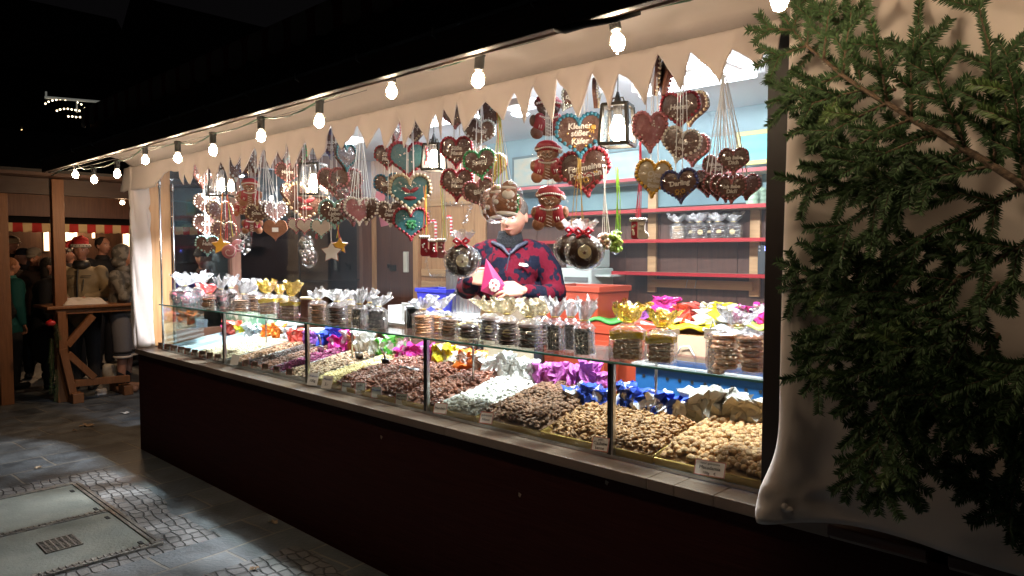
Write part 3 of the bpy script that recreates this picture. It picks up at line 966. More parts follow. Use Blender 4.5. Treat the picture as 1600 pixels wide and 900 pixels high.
lantern(678, 246, 36, .35, 'black framed lantern between the door and the red hearts')
lantern(490, 281, 44, .30, 'bright lantern in front of the large hearts left of the door')
lantern(347, 286, 38, .30, 'leftmost bright lantern above the orange ribbon')
# =================================================================== GLASS CASE
case = T('glass_case', 'long glass display case on the counter with steel uprights and a glass shelf on top', 'display case', (0, .12, .852))
shelfglass = glass_mat('shelf_glass', (.95, .99, .97), .10, .01)
edgeglass = mat('green_glass_edge', (.10, .24, .20), .15, spec=.8)
chrome = mat('brushed_steel', (.55, .56, .58), .28, 1.0)
SZ = 1.232
m = MB(); m.box(.25, .105, SZ - .007, 5.455, .46, SZ); m.build('glass_shelf', shelfglass, case)
m = MB(); m.box(.25, .099, SZ - .008, 5.455, .1045, SZ + .0005); m.build('glass_edge', edgeglass, case)
px_ = [.28, 1.39, 2.51, 3.63, 4.75, 5.455]
for i in range(5):
    m = MB(); m.box(px_[i] + .016, .121, .858, min(px_[i + 1], 5.40) - .016, .124, SZ - .010); m.build('front_pane', glass_mat('case_glass', (.97, 1, .99), .035, .01), case)
m = MB(); m.box(.262, .13, .858, .266, .46, SZ - .01); m.build('side_pane', shelfglass, case)
dsteel = mat('dark_steel', (.10, .10, .10), .35, .9)
for i in (1, 2, 3, 4):
    x = px_[i]
    m = MB(); m.box(x - .014, .113, .853, x + .004, .131, SZ - .009, 0); m.box(x + .005, .113, .853, x + .014, .131, SZ - .009, 1)
    m.build('upright', [dsteel, chrome], case, bevel=.001)
m = MB(); m.box(.262, .115, .853, .275, .128, SZ - .009); m.build('upright', chrome, case)
for x in px_[1:5]:
    m = MB(); m.tube([(x, .44, .98), (x, .44, SZ - .008)], .006, 8); m.build('rear_rod', chrome, case, smooth=True)
m = MB(); m.box(.28, .112, .852, 5.45, .119, .864); m.build('base_rail', chrome, case)

# =================================================================== TRAYS AND NUTS
def nut_template(kind):
    bm = bmesh.new()
    bmesh.ops.create_icosphere(bm, subdivisions=2 if kind == 'round' else 1, radius=1)
    rnd = random.Random(3)
    for v in bm.verts:
        if kind == 'almond':
            v.co.x *= 1.55 * (1 - .25 * (v.co.x > 0) * abs(v.co.x)); v.co.z *= .62
        elif kind == 'cashew':
            v.co.x *= 1.6; v.co.z *= .7
            v.co.y = v.co.y * .75 + .35 * (v.co.x / 1.6) ** 2
        n_ = mnoise.noise(v.co * 2.3)
        v.co *= 1 + .22 * n_
    vs = np.array([v.co[:] for v in bm.verts]); fs = [tuple(v.index for v in f.verts) for f in bm.faces]
    bm.free()
    return vs, fs
TPL = {k: nut_template(k) for k in ('almond', 'cashew', 'round')}
def heap_z(x, y, x0, x1, top):
    t = (y - .14) / .5
    e = min(1, (x - x0) / .05, (x1 - x) / .05)
    return .872 + .17 * (y - .14) + top * (min(1, max(0, e)) ** .5) * min(1, t * 6 + .25) + .012 * mnoise.noise(Vector((x * 7, y * 7, 0)))
def nuts(name, label, cat, x0, x1, y0, y1, size, kind, mt, top=.03, seed=1, cover=1.5):
    rnd = np.random.RandomState(seed)
    tv, tf = TPL[kind]
    area = (x1 - x0) * (y1 - y0)
    n = int(cover * area / (size * size * (3.6 if kind != 'round' else 2.9)))
    allv = []; allf = []
    # bed under the loose pieces
    nx, ny = 14, 10
    b0 = 0
    for j in range(ny + 1):
        for i in range(nx + 1):
            x = x0 + (x1 - x0) * i / nx; y = y0 + (y1 - y0) * j / ny
            allv.append((x, y, heap_z(x, y, x0, x1, top) - size * 1.0))
    for j in range(ny):
        for i in range(nx):
            a = j * (nx + 1) + i
            allf.append((a, a + 1, a + nx + 2, a + nx + 1))
    base = len(allv)
    arr = []
    for k in range(n):
        x = rnd.uniform(x0 + size, x1 - size); y = rnd.uniform(y0 + size, y1)
        z = heap_z(x, y, x0, x1, top) + rnd.uniform(-.2, .75) * size
        e = Euler((rnd.uniform(-.6, .6), rnd.uniform(-.6, .6), rnd.uniform(0, 6.28))).to_matrix()
        M_ = np.array(e)
        s = size * rnd.uniform(.8, 1.15)
        arr.append((tv * s) @ M_.T + np.array([x, y, z]))
        off = base + k * len(tv)
        allf += [tuple(off + q for q in f) for f in tf]
    V = allv + [tuple(p) for p in np.concatenate(arr)]
    m = MB(); m.v = V; m.f = allf; m.m = [0] * len(allf)
    o = m.build(name, mt, None, smooth=True)
    return tag(o, label, cat, None, 'stuff')
gold = mat('gold_tray', (.55, .36, .10), .35, .6)
steelt = mat('steel_tray', (.35, .36, .36), .35, .8)
def tray(x0, x1, label, mt, y1=.66):
    r = T('nut_tray', label, 'tray', ((x0 + x1) / 2, .4, .853))
    m = MB()
    sh = Matrix.Identity(4); sh[2][1] = .17; sh[2][3] = -.17 * .14
    m.box(x0 + .003, .135, .860, x1 - .003, y1, .864, 0, sh)
    for a, b_, c, d in ((x0 + .003, .135, x1 - .003, .139), (x0 + .003, y1 - .004, x1 - .003, y1), (x0 + .003, .139, x0 + .007, y1 - .004), (x1 - .007, .139, x1 - .003, y1 - .004)):
        m.box(a, b_, .864, c, d, .884, 0, sh)
    m.build('pan', mt, r, bevel=.0012)
    m = MB()
    z = .886
    m.tube([sh @ Vector(q) for q in ((x0 + .004, .137, z), (x1 - .004, .137, z), (x1 - .004, y1 - .002, z), (x0 + .004, y1 - .002, z))], .0035, 6, closed=True)
    m.build('rim', mt, r, smooth=True)
almb = mat('candied_almond', (.20, .072, .042), .30, col2=(.33, .13, .08), nscale=90, bump=.5, bscale=260, island=.45, coat=.5)
T_ = [  # x0,x1,label piece, kind,size,mat,cat,top,cover
    (.30, .56, 'two empty pale blue steel trays at the left end of the glass case', None),
    (.56, .82, 'pale blue empty tray beside the cream seeds', None),
    (.82, 1.36, 'narrow tray of cream coloured seeds at the far left of the case', 'almond', .007, mat('cream_seeds', (.62, .52, .36), .5, island=.3, bump=.3, bscale=200), 'seeds', .02),
    (1.40, 1.60, 'tray of light brown sugared nuts right of the cream seeds', 'almond', .009, mat('light_brown_nuts', (.36, .19, .10), .45, island=.4, bump=.4, bscale=200), 'nuts', .022),
    (1.60, 1.78, 'tray of blackish brown nuts left of the purple ones', 'almond', .008, mat('black_brown_nuts', (.07, .035, .028), .4, island=.5, bump=.4, bscale=200), 'nuts', .018),
    (1.78, 1.96, 'tray of reddish brown nuts directly left of the purple ones', 'almond', .008, mat('reddish_nuts', (.26, .12, .075), .4, island=.4, bump=.4, bscale=200), 'nuts', .02),
    (1.96, 2.16, 'tray of purple candied almonds', 'almond', .009, mat('purple_almonds', (.22, .03, .10), .35, island=.4, bump=.4, bscale=200), 'almonds', .022),
    (2.16, 2.50, 'tray of pale mixed nuts right of the purple almonds', 'almond', .009, mat('pale_mixed_nuts', (.50, .36, .22), .5, col2=(.2, .1, .06), nscale=40, island=.4, bump=.4, bscale=200), 'nuts', .02),
    (2.52, 2.74, 'tray of yellowish walnut pieces beside the second upright', 'round', .011, mat('walnut_pieces', (.62, .48, .22), .5, island=.3, bump=.6, bscale=150), 'walnuts', .02),
    (2.74, 3.08, 'heap of roasted brown almonds left in the middle glass bay', 'almond', .0105, almb, 'almonds', .045),
    (3.08, 3.40, 'heap of roasted brown almonds in the centre of the middle glass bay', 'almond', .0105, almb, 'almonds', .06),
    (3.40, 3.665, 'heap of roasted brown almonds running behind the third upright', 'almond', .0105, almb, 'almonds', .05),
    (3.665, 3.97, 'heap of white sugared almonds in the fourth glass bay', 'almond', .0105, mat('white_almonds', (.78, .74, .68), .45, island=.15, bump=.4, bscale=200), 'almonds', .04),
    (3.97, 4.37, 'heap of dark brown cocoa nuts right of the white almonds', 'cashew', .0115, mat('cocoa_nuts', (.14, .058, .026), .55, col2=(.20, .095, .045), nscale=50, island=.35, bump=.6, bscale=220), 'nuts', .05),
    (4.37, 4.93, 'heap of golden brown candied cashews left of the macadamias', 'cashew', .0105, mat('candied_cashews', (.28, .125, .042), .45, col2=(.38, .20, .08), nscale=50, island=.35, bump=.5, bscale=220), 'cashews', .045),
    (4.935, 5.46, 'heap of round sugared macadamia nuts at the right end of the case', 'round', .0135, mat('macadamias', (.42, .20, .07), .5, col2=(.52, .30, .13), nscale=50, island=.3, bump=.5, bscale=260), 'macadamias', .05),
]
blue_t = mat('pale_blue_tray', (.50, .62, .68), .35, .3)
tlabels = ['leftmost empty pale blue tray in the glass case', 'second empty pale blue tray beside the cream seeds', 'tray under the cream seeds', 'narrow tray under the light brown nuts', 'narrow tray under the blackish brown nuts', 'narrow tray under the reddish brown nuts', 'narrow tray under the purple almonds', 'tray under the pale mixed nuts', 'tray under the yellowish walnut pieces', 'tray under the left heap of brown almonds', 'tray under the central heap of brown almonds', 'tray under the brown almonds at the third upright', 'gold rimmed tray under the white almonds', 'gold rimmed tray under the dark cocoa nuts', 'gold tray under the cashews', 'gold tray under the macadamia nuts']
for i, t in enumerate(T_):
    tray(t[0], t[1], tlabels[i], blue_t if t[3] is None else (gold if i > 7 else steelt))
    if t[3]:
        yb = {4.37: .47, 4.935: .50}.get(t[0], .655)
        small = t[4] < .0095
        nuts('nut_heap', t[2], t[6], t[0] + .006, t[1] - .006, .142, yb, t[4], t[3], t[5], t[7], seed=i + 5, cover=1.4 if small else 2.2)

# =================================================================== PRICE CARDS
cardw = mat('price_card', (.85, .82, .80), .5)
cardr = mat('card_border', (.50, .14, .12), .5)
ink = mat('dark_ink', (.03, .02, .03), .6)
inkblue = mat('blue_ink', (.05, .08, .25), .6)
inkred = mat('red_ink', (.5, .05, .08), .6)
def card(px, py, wpx, hpx, Y, lines, label, tilt=-.35, border=None, roll=0., yaw=None, txtm=None, cm=None, cat='price card', group='price cards along the nut trays'):
    p = ony(px, py, Y)
    k = mpp(p)
    yw = face_to(p, .35) if yaw is None else yaw
    w_, h_ = wpx * k * 1.0 / max(.5, math.cos(face_to(p) - yw)), hpx * k
    r = T('price_card', label, cat, tuple(p), yw, group)
    X = Matrix.Rotation(tilt, 4, 'X') @ Matrix.Rotation(roll, 4, 'Y')
    m = MB(); m.box(-w_ / 2, 0, -h_ / 2, w_ / 2, .0025, h_ / 2, 0, X); m.build('card', cm or cardw, r, world=False)
    if border:
        m = MB(); b_ = h_ * .05
        for q in ((-w_ / 2, -h_ / 2, w_ / 2, -h_ / 2 + b_), (-w_ / 2, h_ / 2 - b_, w_ / 2, h_ / 2), (-w_ / 2, -h_ / 2 + b_, -w_ / 2 + b_, h_ / 2 - b_), (w_ / 2 - b_, -h_ / 2 + b_, w_ / 2, h_ / 2 - b_)):
            m.box(q[0], -.001, q[1], q[2], 0, q[3], 0, X)
        m.build('border', border, r, world=False)
    for (tx, ty, sz, mt_) in lines:
        XX = X @ Matrix.Translation((0, -.0012, ty * h_)) @ Matrix.Rotation(R(90), 4, 'X')
        text_mesh(tx, sz * h_, mt_ or ink, 'lettering', r, XX, .0004)
    return r
nw = .11
for i, (px, py, w_, h_, ls, lab, bd) in enumerate([
    (367, 562, 11, 16, [], 'small white price card at the first upright', None),
    (489, 592, 15, 20, [('Walnuss', .22, .24, inkblue), ('100g', -.15, .3, ink)], 'price card leaning outward right of the second upright', None),
    (511, 597, 15, 20, [('Mandel', .22, .26, inkblue), ('3.-', -.18, .35, ink)], 'second price card right of the second upright', None),
    (541, 606, 15, 19, [('Mandeln', .15, .24, ink)], 'brownish price card at the foot of the brown almonds, leftmost of the see through ones', cardr),
    (563, 607, 16, 21, [('gebr.', .25, .25, ink), ('100g', -.2, .35, ink)], 'price card with dark squares under the left part of the brown almonds', cardr),
    (588, 613, 16, 19, [('Mandeln', .18, .24, inkblue)], 'price card with blue lettering under the brown almonds', cardr),
    (627, 625, 19, 22, [('gebrannte', .28, .2, ink), ('Mandeln', .05, .24, ink)], 'price card just left of the third upright', cardr),
    (688, 638, 20, 17, [('Mandeln', .0, .34, ink)], 'bright price card leaning in front of the white almonds', cardr),
    (760, 653, 20, 18, [('gebrannte', .22, .26, ink), ('Nüsse', -.15, .3, ink)], 'price card in front of the dark cocoa nuts', cardr),
    (938, 694, 26, 22, [('gebr.', .32, .2, ink), ('Cashew', .05, .34, ink), ('kerne', -.28, .3, ink)], 'price card reading Cashew kerne at the fourth upright', cardr),
    (1109, 732, 46, 24, [('natur gebrannte', .3, .2, ink), ('Macadamia', .02, .32, ink), ('100g    €', -.32, .24, ink)], 'large price card reading Macadamia at the right', mat('pink_border', (.6, .25, .22), .5)),
]):
    card(px, py, w_, h_, .135 if 3 <= i <= 6 else .095, ls, lab, tilt=-.12 if 3 <= i <= 6 else -.38, border=bd, roll=0)
for i in range(14):
    px = [252, 262, 272, 283, 293, 304, 316, 328, 340, 384, 398, 414, 432, 452][i]
    card(px, 535 + (px - 251) * .205 + 5, 9, 10, .13, [], 'dark brown price tag %s along the left end of the case' % ('' if i else 'at the very corner') if i == 0 else '%s small brown price tag counted from the left end of the case' % ORD[i], tilt=-.1, border=cardr, cm=mat('brown_tag', (.13, .065, .045), .5, col2=(.3, .2, .15), nscale=60))

# =================================================================== WRAPPED SWEETS ON THE GLASS SHELF
film = glass_mat('cellophane', (.97, .97, .98), .13, .12, milk=.05, bump=.9, bscale=75)
filmtop = glass_mat('crinkled_cellophane', (.93, .93, .95), .20, .2, milk=.30, bump=1.0, bscale=95)
tiem = mat('gold_tie', (.6, .45, .15), .3, .8)
def film_mesh(wd, dp, h, H, seed, flare=1.0, lean=0.0):
    """returns body and crinkled top"""
    rnd = random.Random(seed)
    n = 44
    def ring(rx, ry, z, sq, amp, ph, kx=0.):
        vs = []
        for j in range(n):
            a = 2 * math.pi * j / n
            c, s_ = math.cos(a), math.sin(a)
            e = 2 / sq
            x = rx * abs(c) ** e * (1 if c >= 0 else -1)
            y = ry * abs(s_) ** e * (1 if s_ >= 0 else -1)
            q = 1 + amp * (math.sin(a * 7 + ph) * .5 + mnoise.noise(Vector((c * 3 + seed, s_ * 3, z * 30))) * 1.1)
            vs.append((x * q + kx, y * q, z))
        return vs
    nk = .010 + wd * .07
    body = [ring(wd * .48, dp * .48, 0, 5, .01, 0), ring(wd * .51, dp * .51, h * .03, 5, .01, 0)]
    for t in (.25, .5, .75):
        body.append(ring(wd * .515, dp * .515, h * t, 5, .02, t))
    body.append(ring(wd * .5, dp * .5, h * .93, 4, .03, 1))
    zn = h + (H - h) * .30
    for t in (.15, .35, .6, .85):
        q = 1 - t ** .75
        body.append(ring(wd * .5 * q + nk, dp * .5 * q + nk, h * .93 + (zn - h * .93) * t, 2 + 2 * (1 - t), .12 * t + .03, 2, lean * t * .2))
    body.append(ring(nk, nk, zn, 2, .15, 3, lean * .2))
    B = MB()
    vs = [p for r_ in body for p in r_]
    fs = [(i * n + j, i * n + (j + 1) % n, (i + 1) * n + (j + 1) % n, (i + 1) * n + j) for i in range(len(body) - 1) for j in range(n)]
    B.add(vs, fs)
    top = [ring(nk, nk, zn, 2, .15, 3, lean * .2)]
    for t in (.12, .3, .5, .7, .88, 1.0):
        rr = nk + (wd * .46 * flare) * (t ** .7)
        r_ = []
        for j in range(n):
            a = 2 * math.pi * j / n
            q = rr * (1 + .75 * t * mnoise.noise(Vector((math.cos(a) * 2.6 + seed * 3.1, math.sin(a) * 2.6, t * 3))) + .20 * t * math.sin(a * 5 + seed) + (.16 if j % 2 else -.16) * (1 - .4 * t))
            r_.append((q * math.cos(a) + lean * (.2 + .8 * t), q * .55 * math.sin(a), zn + (H - zn) * t * (1 + .6 * mnoise.noise(Vector((math.cos(a) * 2.0, math.sin(a) * 2.0, seed * 1.7))) + .12 * math.sin(a * 7 + seed))))
        top.append(r_)
    C = MB()
    vs = [p for r_ in top for p in r_]
    fs = [(i * n + j, i * n + (j + 1) % n, (i + 1) * n + (j + 1) % n, (i + 1) * n + j) for i in range(len(top) - 1) for j in range(n)]
    C.add(vs, fs)
    return B, C, zn, nk
cookie = mat('spiced_cookie', (.24, .11, .055), .6, col2=(.33, .17, .09), nscale=25, bump=.5, bscale=120)
chococookie = mat('chocolate_cookie', (.045, .022, .015), .35, col2=(.08, .04, .028), nscale=25, bump=.4, bscale=120, coat=.3)
waffle = mat('orange_biscuit', (.60, .24, .09), .55, col2=(.70, .37, .18), nscale=30, bump=.6, bscale=110)
palec = mat('pale_biscuit', (.55, .42, .28), .6, bump=.5, bscale=110)
chocst = mat('chocolate_sticks', (.022, .012, .010), .35, col2=(.05, .028, .02), nscale=30, bump=.5, bscale=90, coat=.4)
yellowp = mat('yellow_print', (.80, .58, .04), .4)
goldlab = mat('gold_label', (.6, .5, .28), .35, .3)
mixed = mat('mixed_sweets', (.06, .05, .07), .3, col2=(.45, .12, .16), nscale=34, contrast=(.5, .56), coat=.5)
redp = mat('red_print', (.55, .04, .06), .4)
def sweet_bag(px, Y, wpx, hpx, kind, label, seed, topc=None, Hk=1.75, lean=0.0, yaw=None, flare=1.0, z=SZ, cat='bag of sweets', zpx=None):
    b0 = ony(px, 500, Y)
    p = Vector((b0.x, Y, z))
    k = mpp(p)
    wd = wpx * k; h = hpx * k; dp = wd * .7
    yw = face_to(p, .5) if yaw is None else yaw
    r = T('cellophane_bag', label, cat, tuple(p), yw, 'cellophane bags of sweets')
    rnd = random.Random(seed)
    r.rotation_euler[1] = rnd.uniform(-.06, .06); r.rotation_euler[2] += rnd.uniform(-.35, .35)
    if kind in ('cookie', 'choco', 'waffle', 'pale', 'waffle2'):
        mt_ = {'cookie': cookie, 'choco': chococookie, 'waffle': waffle, 'pale': palec, 'waffle2': waffle}[kind]
        cols = [(0, 1)] if kind != 'waffle2' else [(-.25, .52), (.25, .52)]
        nlay = max(3, int(h / (.014 if kind != 'waffle2' else .018)))
        for cx, cw in cols:
            for i in range(nlay):
                m = MB()
                rr = wd * .44 * cw
                z0 = .002 + (h * .92) * i / nlay
                th = (h * .92) / nlay * .42
                ox, oy = rnd.uniform(-.05, .05) * wd, rnd.uniform(-.05, .05) * wd
                m.lathe([(rr * .86, 0), (rr, th * .7), (rr * 1.0, th * 1.2), (rr * .88, th * 2)], 18, (cx * wd + ox, oy, z0), X=Matrix.Rotation(rnd.uniform(-.05, .05), 4, 'X'))
                m.build('biscuit', mt_, r, smooth=True, world=False)
    elif kind in ('sticks', 'cake', 'sweets'):
        if kind == 'cake':
            for i in range(4):
                m = MB(); zz = .003 + h * .8 * i / 4
                m.box(-wd * .42 + rnd.uniform(0, .04) * wd, -dp * .4, zz, wd * .40, dp * .4, zz + h * .18)
                m.build('cake_slice', cookie, r, world=False, bevel=.004)
            m = MB()
            def band(u, v):
                a = 2 * math.pi * u
                c, s_ = math.cos(a), math.sin(a)
                q = .53 + .012 * math.sin(a * 5)
                return (wd * q * abs(c) ** .4 * (1 if c > 0 else -1), dp * q * abs(s_) ** .4 * (1 if s_ > 0 else -1), h * (.72 + .20 * v + .04 * math.sin(a * 4)))
            m.grid(48, 3, band); m.build('yellow_band', yellowp, r, smooth=True, world=False)
        else:
            n_ = 16 if kind == 'sticks' else 26
            m = MB()
            for i in range(n_):
                x = rnd.uniform(-.4, .4) * wd; y = rnd.uniform(-.38, .38) * dp
                if kind == 'sticks':
                    m.bar((x, y, .003), (x + rnd.uniform(-.004, .004), y, h * rnd.uniform(.85, .98)), wd * .16, wd * .13)
                else:
                    m.ball((x, y, rnd.uniform(.12, .88) * h), (wd * .12, wd * .1, wd * .1), 8, 6)
            m.box(-wd * .36, -dp * .34, .002, wd * .36, dp * .34, h * .85)
            m.build('filling', chocst if kind == 'sticks' else mixed, r, world=False, smooth=(kind != 'sticks'))
    H = h * Hk
    B, C, zn, nk = film_mesh(wd * 1.05, dp * 1.08, h, H, seed, flare, lean * k)
    B.build('wrapper', film, r, smooth=True, world=False)
    C.build('crinkled_top', topc or filmtop, r, smooth=True, world=False)
    m = MB(); m.lathe([(nk + .001, -.003), (nk + .003, 0), (nk + .001, .003)], 14, (lean * k * .2, 0, zn)); m.build('tie', tiem, r, smooth=True, world=False)
    if kind == 'choco' and seed % 2:
        m = MB(); m.lathe([(.001, 0), (wd * .17, 0), (wd * .17, .002), (.001, .002)], 20, X=Matrix.Translation((0, -dp * .585, h * .5)) @ Matrix.Rotation(R(90), 4, 'X')); m.build('label', goldlab, r, world=False)
    return r
ytop = glass_mat('yellow_cellophane', (.95, .78, .20), .25, .2, milk=.25, bump=.9, bscale=80)
nt_ = ytop.node_tree
for nd in nt_.nodes:
    if nd.type == 'BSDF_DIFFUSE': nd.inputs[0].default_value = (.85, .62, .06, 1)
rtop = glass_mat('red_cellophane', (.9, .35, .35), .25, .2, milk=.3, bump=.9, bscale=80)
for nd in rtop.node_tree.nodes:
    if nd.type == 'BSDF_DIFFUSE': nd.inputs[0].default_value = (.7, .08, .10, 1)
gtop = glass_mat('gold_tinted_cellophane', (.96, .88, .66), .4, .16, milk=.30, bump=1.0, bscale=80)
for nd in gtop.node_tree.nodes:
    if nd.type == 'BSDF_DIFFUSE': nd.inputs[0].default_value = (.80, .70, .48, 1)
SB = [
    (288, .22, 34, 22, 'sweets', 'leftmost cellophane bag with dark and yellow sweets on the glass shelf', 1, None, 2.1, 10),
    (314, .34, 20, 24, 'sweets', 'small cellophane bag with pinkish print, second from the left', 2, None, 2.0, 0),
    (328, .22, 24, 16, 'cookie', 'low bag of brown cookies with a red printed top', 3, rtop, 2.3, 0),
    (347, .22, 19, 24, 'sweets', 'narrow dark bag right of the bag with the red top', 4, None, 2.0, 0),
    (362, .30, 17, 25, 'sticks', 'narrow bag of dark chocolate behind the cookie stack', 5, None, 2.0, 0),
    (377, .22, 26, 19, 'cookie', 'bag of stacked brown cookies above the first upright', 6, None, 2.5, 14),
    (399, .32, 24, 25, 'cookie', 'bag of brown bread slices left of the yellow topped bags', 7, None, 1.9, -6),
    (420, .24, 27, 26, 'cake', 'left cake bag with a bright yellow crinkled top', 8, ytop, 1.95, 0),
    (438, .34, 24, 24, 'cake', 'middle of the three small yellow topped cake bags', 9, ytop, 1.95, 0),
    (454, .24, 27, 25, 'cake', 'right cake bag with a small yellow top leaning right', 10, ytop, 2.1, 6),
    (497, .22, 25, 28, 'cookie', 'bag of stacked brown cookies in front of the brown tin', 11, None, 1.7, 0),
    (527, .22, 29, 28, 'choco', 'bag of stacked dark cookies left of the pink lettered sign', 12, None, 1.75, 0),
    (548, .34, 22, 28, 'pale', 'bag of pale biscuits half hidden behind the dark cookies', 14, None, 1.7, 0),
    (561, .22, 22, 27, 'sticks', 'bag of dark chocolate right below the pink lettered sign', 15, None, 1.95, 0),
    (580, .32, 20, 27, 'sticks', 'bag of dark chocolate behind, between two similar bags', 16, None, 1.9, 0),
    (590, .21, 27, 28, 'sticks', 'bag of dark chocolate with a yellow label, rightmost before the white box', 17, None, 1.8, 6),
    (662, .22, 30, 31, 'waffle', 'bag of orange brown biscuits directly right of the dark tin', 18, None, 1.75, 0),
    (685, .30, 28, 29, 'waffle', 'second bag of orange brown biscuits behind the silver bag', 19, None, 1.9, 0),
    (700, .20, 26, 30, 'cookie', 'narrow cookie bag with silver top right of the orange biscuits', 20, None, 1.3, 0),
    (733, .24, 36, 22, 'choco', 'flat wide cellophane bag left of the gold tinted bags', 22, None, 1.35, 0),
    (764, .26, 34, 36, 'choco', 'leftmost of the gold tinted bags of dark cookies', 23, gtop, 1.7, 0),
    (793, .20, 36, 38, 'choco', 'gold tinted bag with a round gold label', 25, gtop, 1.85, 0),
    (826, .18, 37, 38, 'choco', 'gold tinted bag of dark cookies with the highest crinkled top', 26, gtop, 1.9, 0),
    (846, .30, 30, 38, 'choco', 'gold tinted bag behind, at the right of its group', 27, gtop, 1.8, 0),
    (869, .20, 26, 41, 'sticks', 'left of the three tall bags of black chocolate sticks', 28, None, 1.95, 4),
    (891, .26, 22, 40, 'sticks', 'middle one of the three tall bags of black chocolate sticks', 30, None, 1.95, 4),
    (914, .18, 29, 42, 'sticks', 'right of the three tall bags of black chocolate sticks', 32, None, 1.95, 8),
    (981, .20, 52, 46, 'cake', 'large cake bag with yellow band and yellow crinkled top', 33, ytop, 1.85, 2),
    (1033, .22, 44, 44, 'cake', 'second large cake bag with yellow band, left of the white sign', 34, ytop, 1.85, 4),
]
for q in SB:
    sweet_bag(q[0], q[1], q[2], q[3], q[4], q[5], q[6], q[7], q[8], q[9], flare=.75 if q[4] in ('sticks', 'cake') else 1.0)
sweet_bag(1155, .24, 84, 60, 'waffle2', 'big cellophane bag with two stacks of orange round biscuits', 41, None, 1.6, 0, flare=.55)

# tins, boxes and small signs on the shelf
tinm = mat('brown_tin', (.10, .035, .025), .35, .5, col2=(.16, .07, .05), nscale=10)
tind = mat('dark_tin', (.03, .03, .03), .25, .9, col2=(.12, .11, .10), nscale=6, stretch=(20, 20, 1))
def tin(px, Y, wpx, hpx, mt_, label, lid):
    b0 = ony(px, 500, Y); p = Vector((b0.x, Y, SZ)); k = mpp(p)
    r_ = wpx * k / 2; h = hpx * k
    t = T('tin', label, 'tin', tuple(p))
    m = MB(); m.lathe([(r_, 0), (r_, h * .9)], 32); m.build('can', mt_, t, smooth=False, world=False)
    m = MB(); m.lathe([(r_ * 1.02, h * .9), (r_ * 1.04, h * .92), (r_ * 1.04, h), (r_ * .98, h * 1.02)], 32); m.build('lid', lid, t, world=False)
tin(484, .34, 28, 30, tinm, 'brown tin with a gold rim behind the cookie bags', goldlab)
tin(651, .38, 32, 34, tind, 'dark shiny tin at the left of the orange biscuits', chrome)
card(540, 467, 27, 23, .40, [('Lebkuchen', .3, .16, inkred), ('Schokolade', .02, .24, inkred), ('100g', -.32, .2, ink)], 'white sign with pink lettering standing between the dark cookie bags', tilt=0, yaw=.7, cat='sign', group='signs on the glass shelf')
whitep = mat('white_plastic', (.72, .73, .72), .35)
def px_box(name, label, cat, px0, px1, pz0, pz1, Y, dep, mt_, bev=.004, yaw=0., zbase=None, parts=None, group=None):
    a = ony(px0, pz1, Y); b_ = ony(px1, pz0, Y)
    z0 = a.z if zbase is None else zbase
    c = Vector(((a.x + b_.x) / 2, Y, z0))
    r = T(name, label, cat, tuple(c), yaw, group)
    return r, (b_.x - a.x), (ony((px0 + px1) / 2, pz0, Y).z - z0)
r, w_, h_ = px_box('napkin_box', 'small open white box on the glass shelf in front of the door', 'box', 606, 632, 478, 500, .36, .1, whitep, zbase=SZ)
m = MB(); m.box(-w_ / 2, 0, 0, w_ / 2, .10, h_ * .15); m.box(-w_ / 2, 0, h_ * .15, -w_ / 2 + .004, .1, h_); m.box(w_ / 2 - .004, 0, h_ * .15, w_ / 2, .1, h_); m.box(-w_ / 2 + .004, .096, h_ * .15, w_ / 2 - .004, .1, h_ * 1.1); m.build('box', whitep, r, world=False, bevel=.002)
r, w_, h_ = px_box('white_sign', 'blank white sign with a pointed hook left of the big biscuit bag', 'sign', 1100, 1128, 514, 529, .45, .1, whitep)
m = MB(); m.box(-w_ / 2, 0, 0, w_ / 2, .003, h_); m.build('card', mat('bright_card', (.85, .85, .83), .5), r, world=False)
m = MB(); m.tube([(-.012, 0, h_), (0, 0, h_ * 1.9), (.012, 0, h_)], .003, 6); m.build('hook', whitep, r, world=False)
m = MB(); m.box(-w_ * .35, .01, -.14, w_ * .35, .05, 0); m.build('stand', mat('black_label_bottle', (.02, .02, .02), .4, col2=(.5, .5, .5), nscale=70, contrast=(.6, .62)), r, world=False)
r, w_, h_ = px_box('gift_box', 'flat red and white striped packet lying on the glass shelf', 'packet', 440, 472, 492, 502, .36, .1, whitep, zbase=SZ + .001)
m = MB(); m.box(-w_ / 2, -.03, 0, w_ / 2, .04, h_ * .5); m.build('packet', striped('red_white_wrap', (.75, .1, .12), (.8, .7, .7), .018, 1), r, world=False, bevel=.004)
r, w_, h_ = px_box('biscuit_tray', 'small tray with yellow biscuits behind the flat bag', 'tray', 712, 756, 478, 498, .44, .1, whitep, zbase=SZ + .001)
m = MB(); m.box(-w_ / 2, -.03, 0, w_ / 2, .06, .012); m.build('tray', whitep, r, world=False, bevel=.003)
m = MB()
for i in range(16): m.ball((random.uniform(-.42, .42) * w_, random.uniform(-.02, .05), .02 + random.random() * .03), (.016, .012, .012), 8, 6)
m.build('biscuits', mat('lemon_biscuit', (.62, .55, .16), .5, bump=.5), r, world=False, smooth=True)

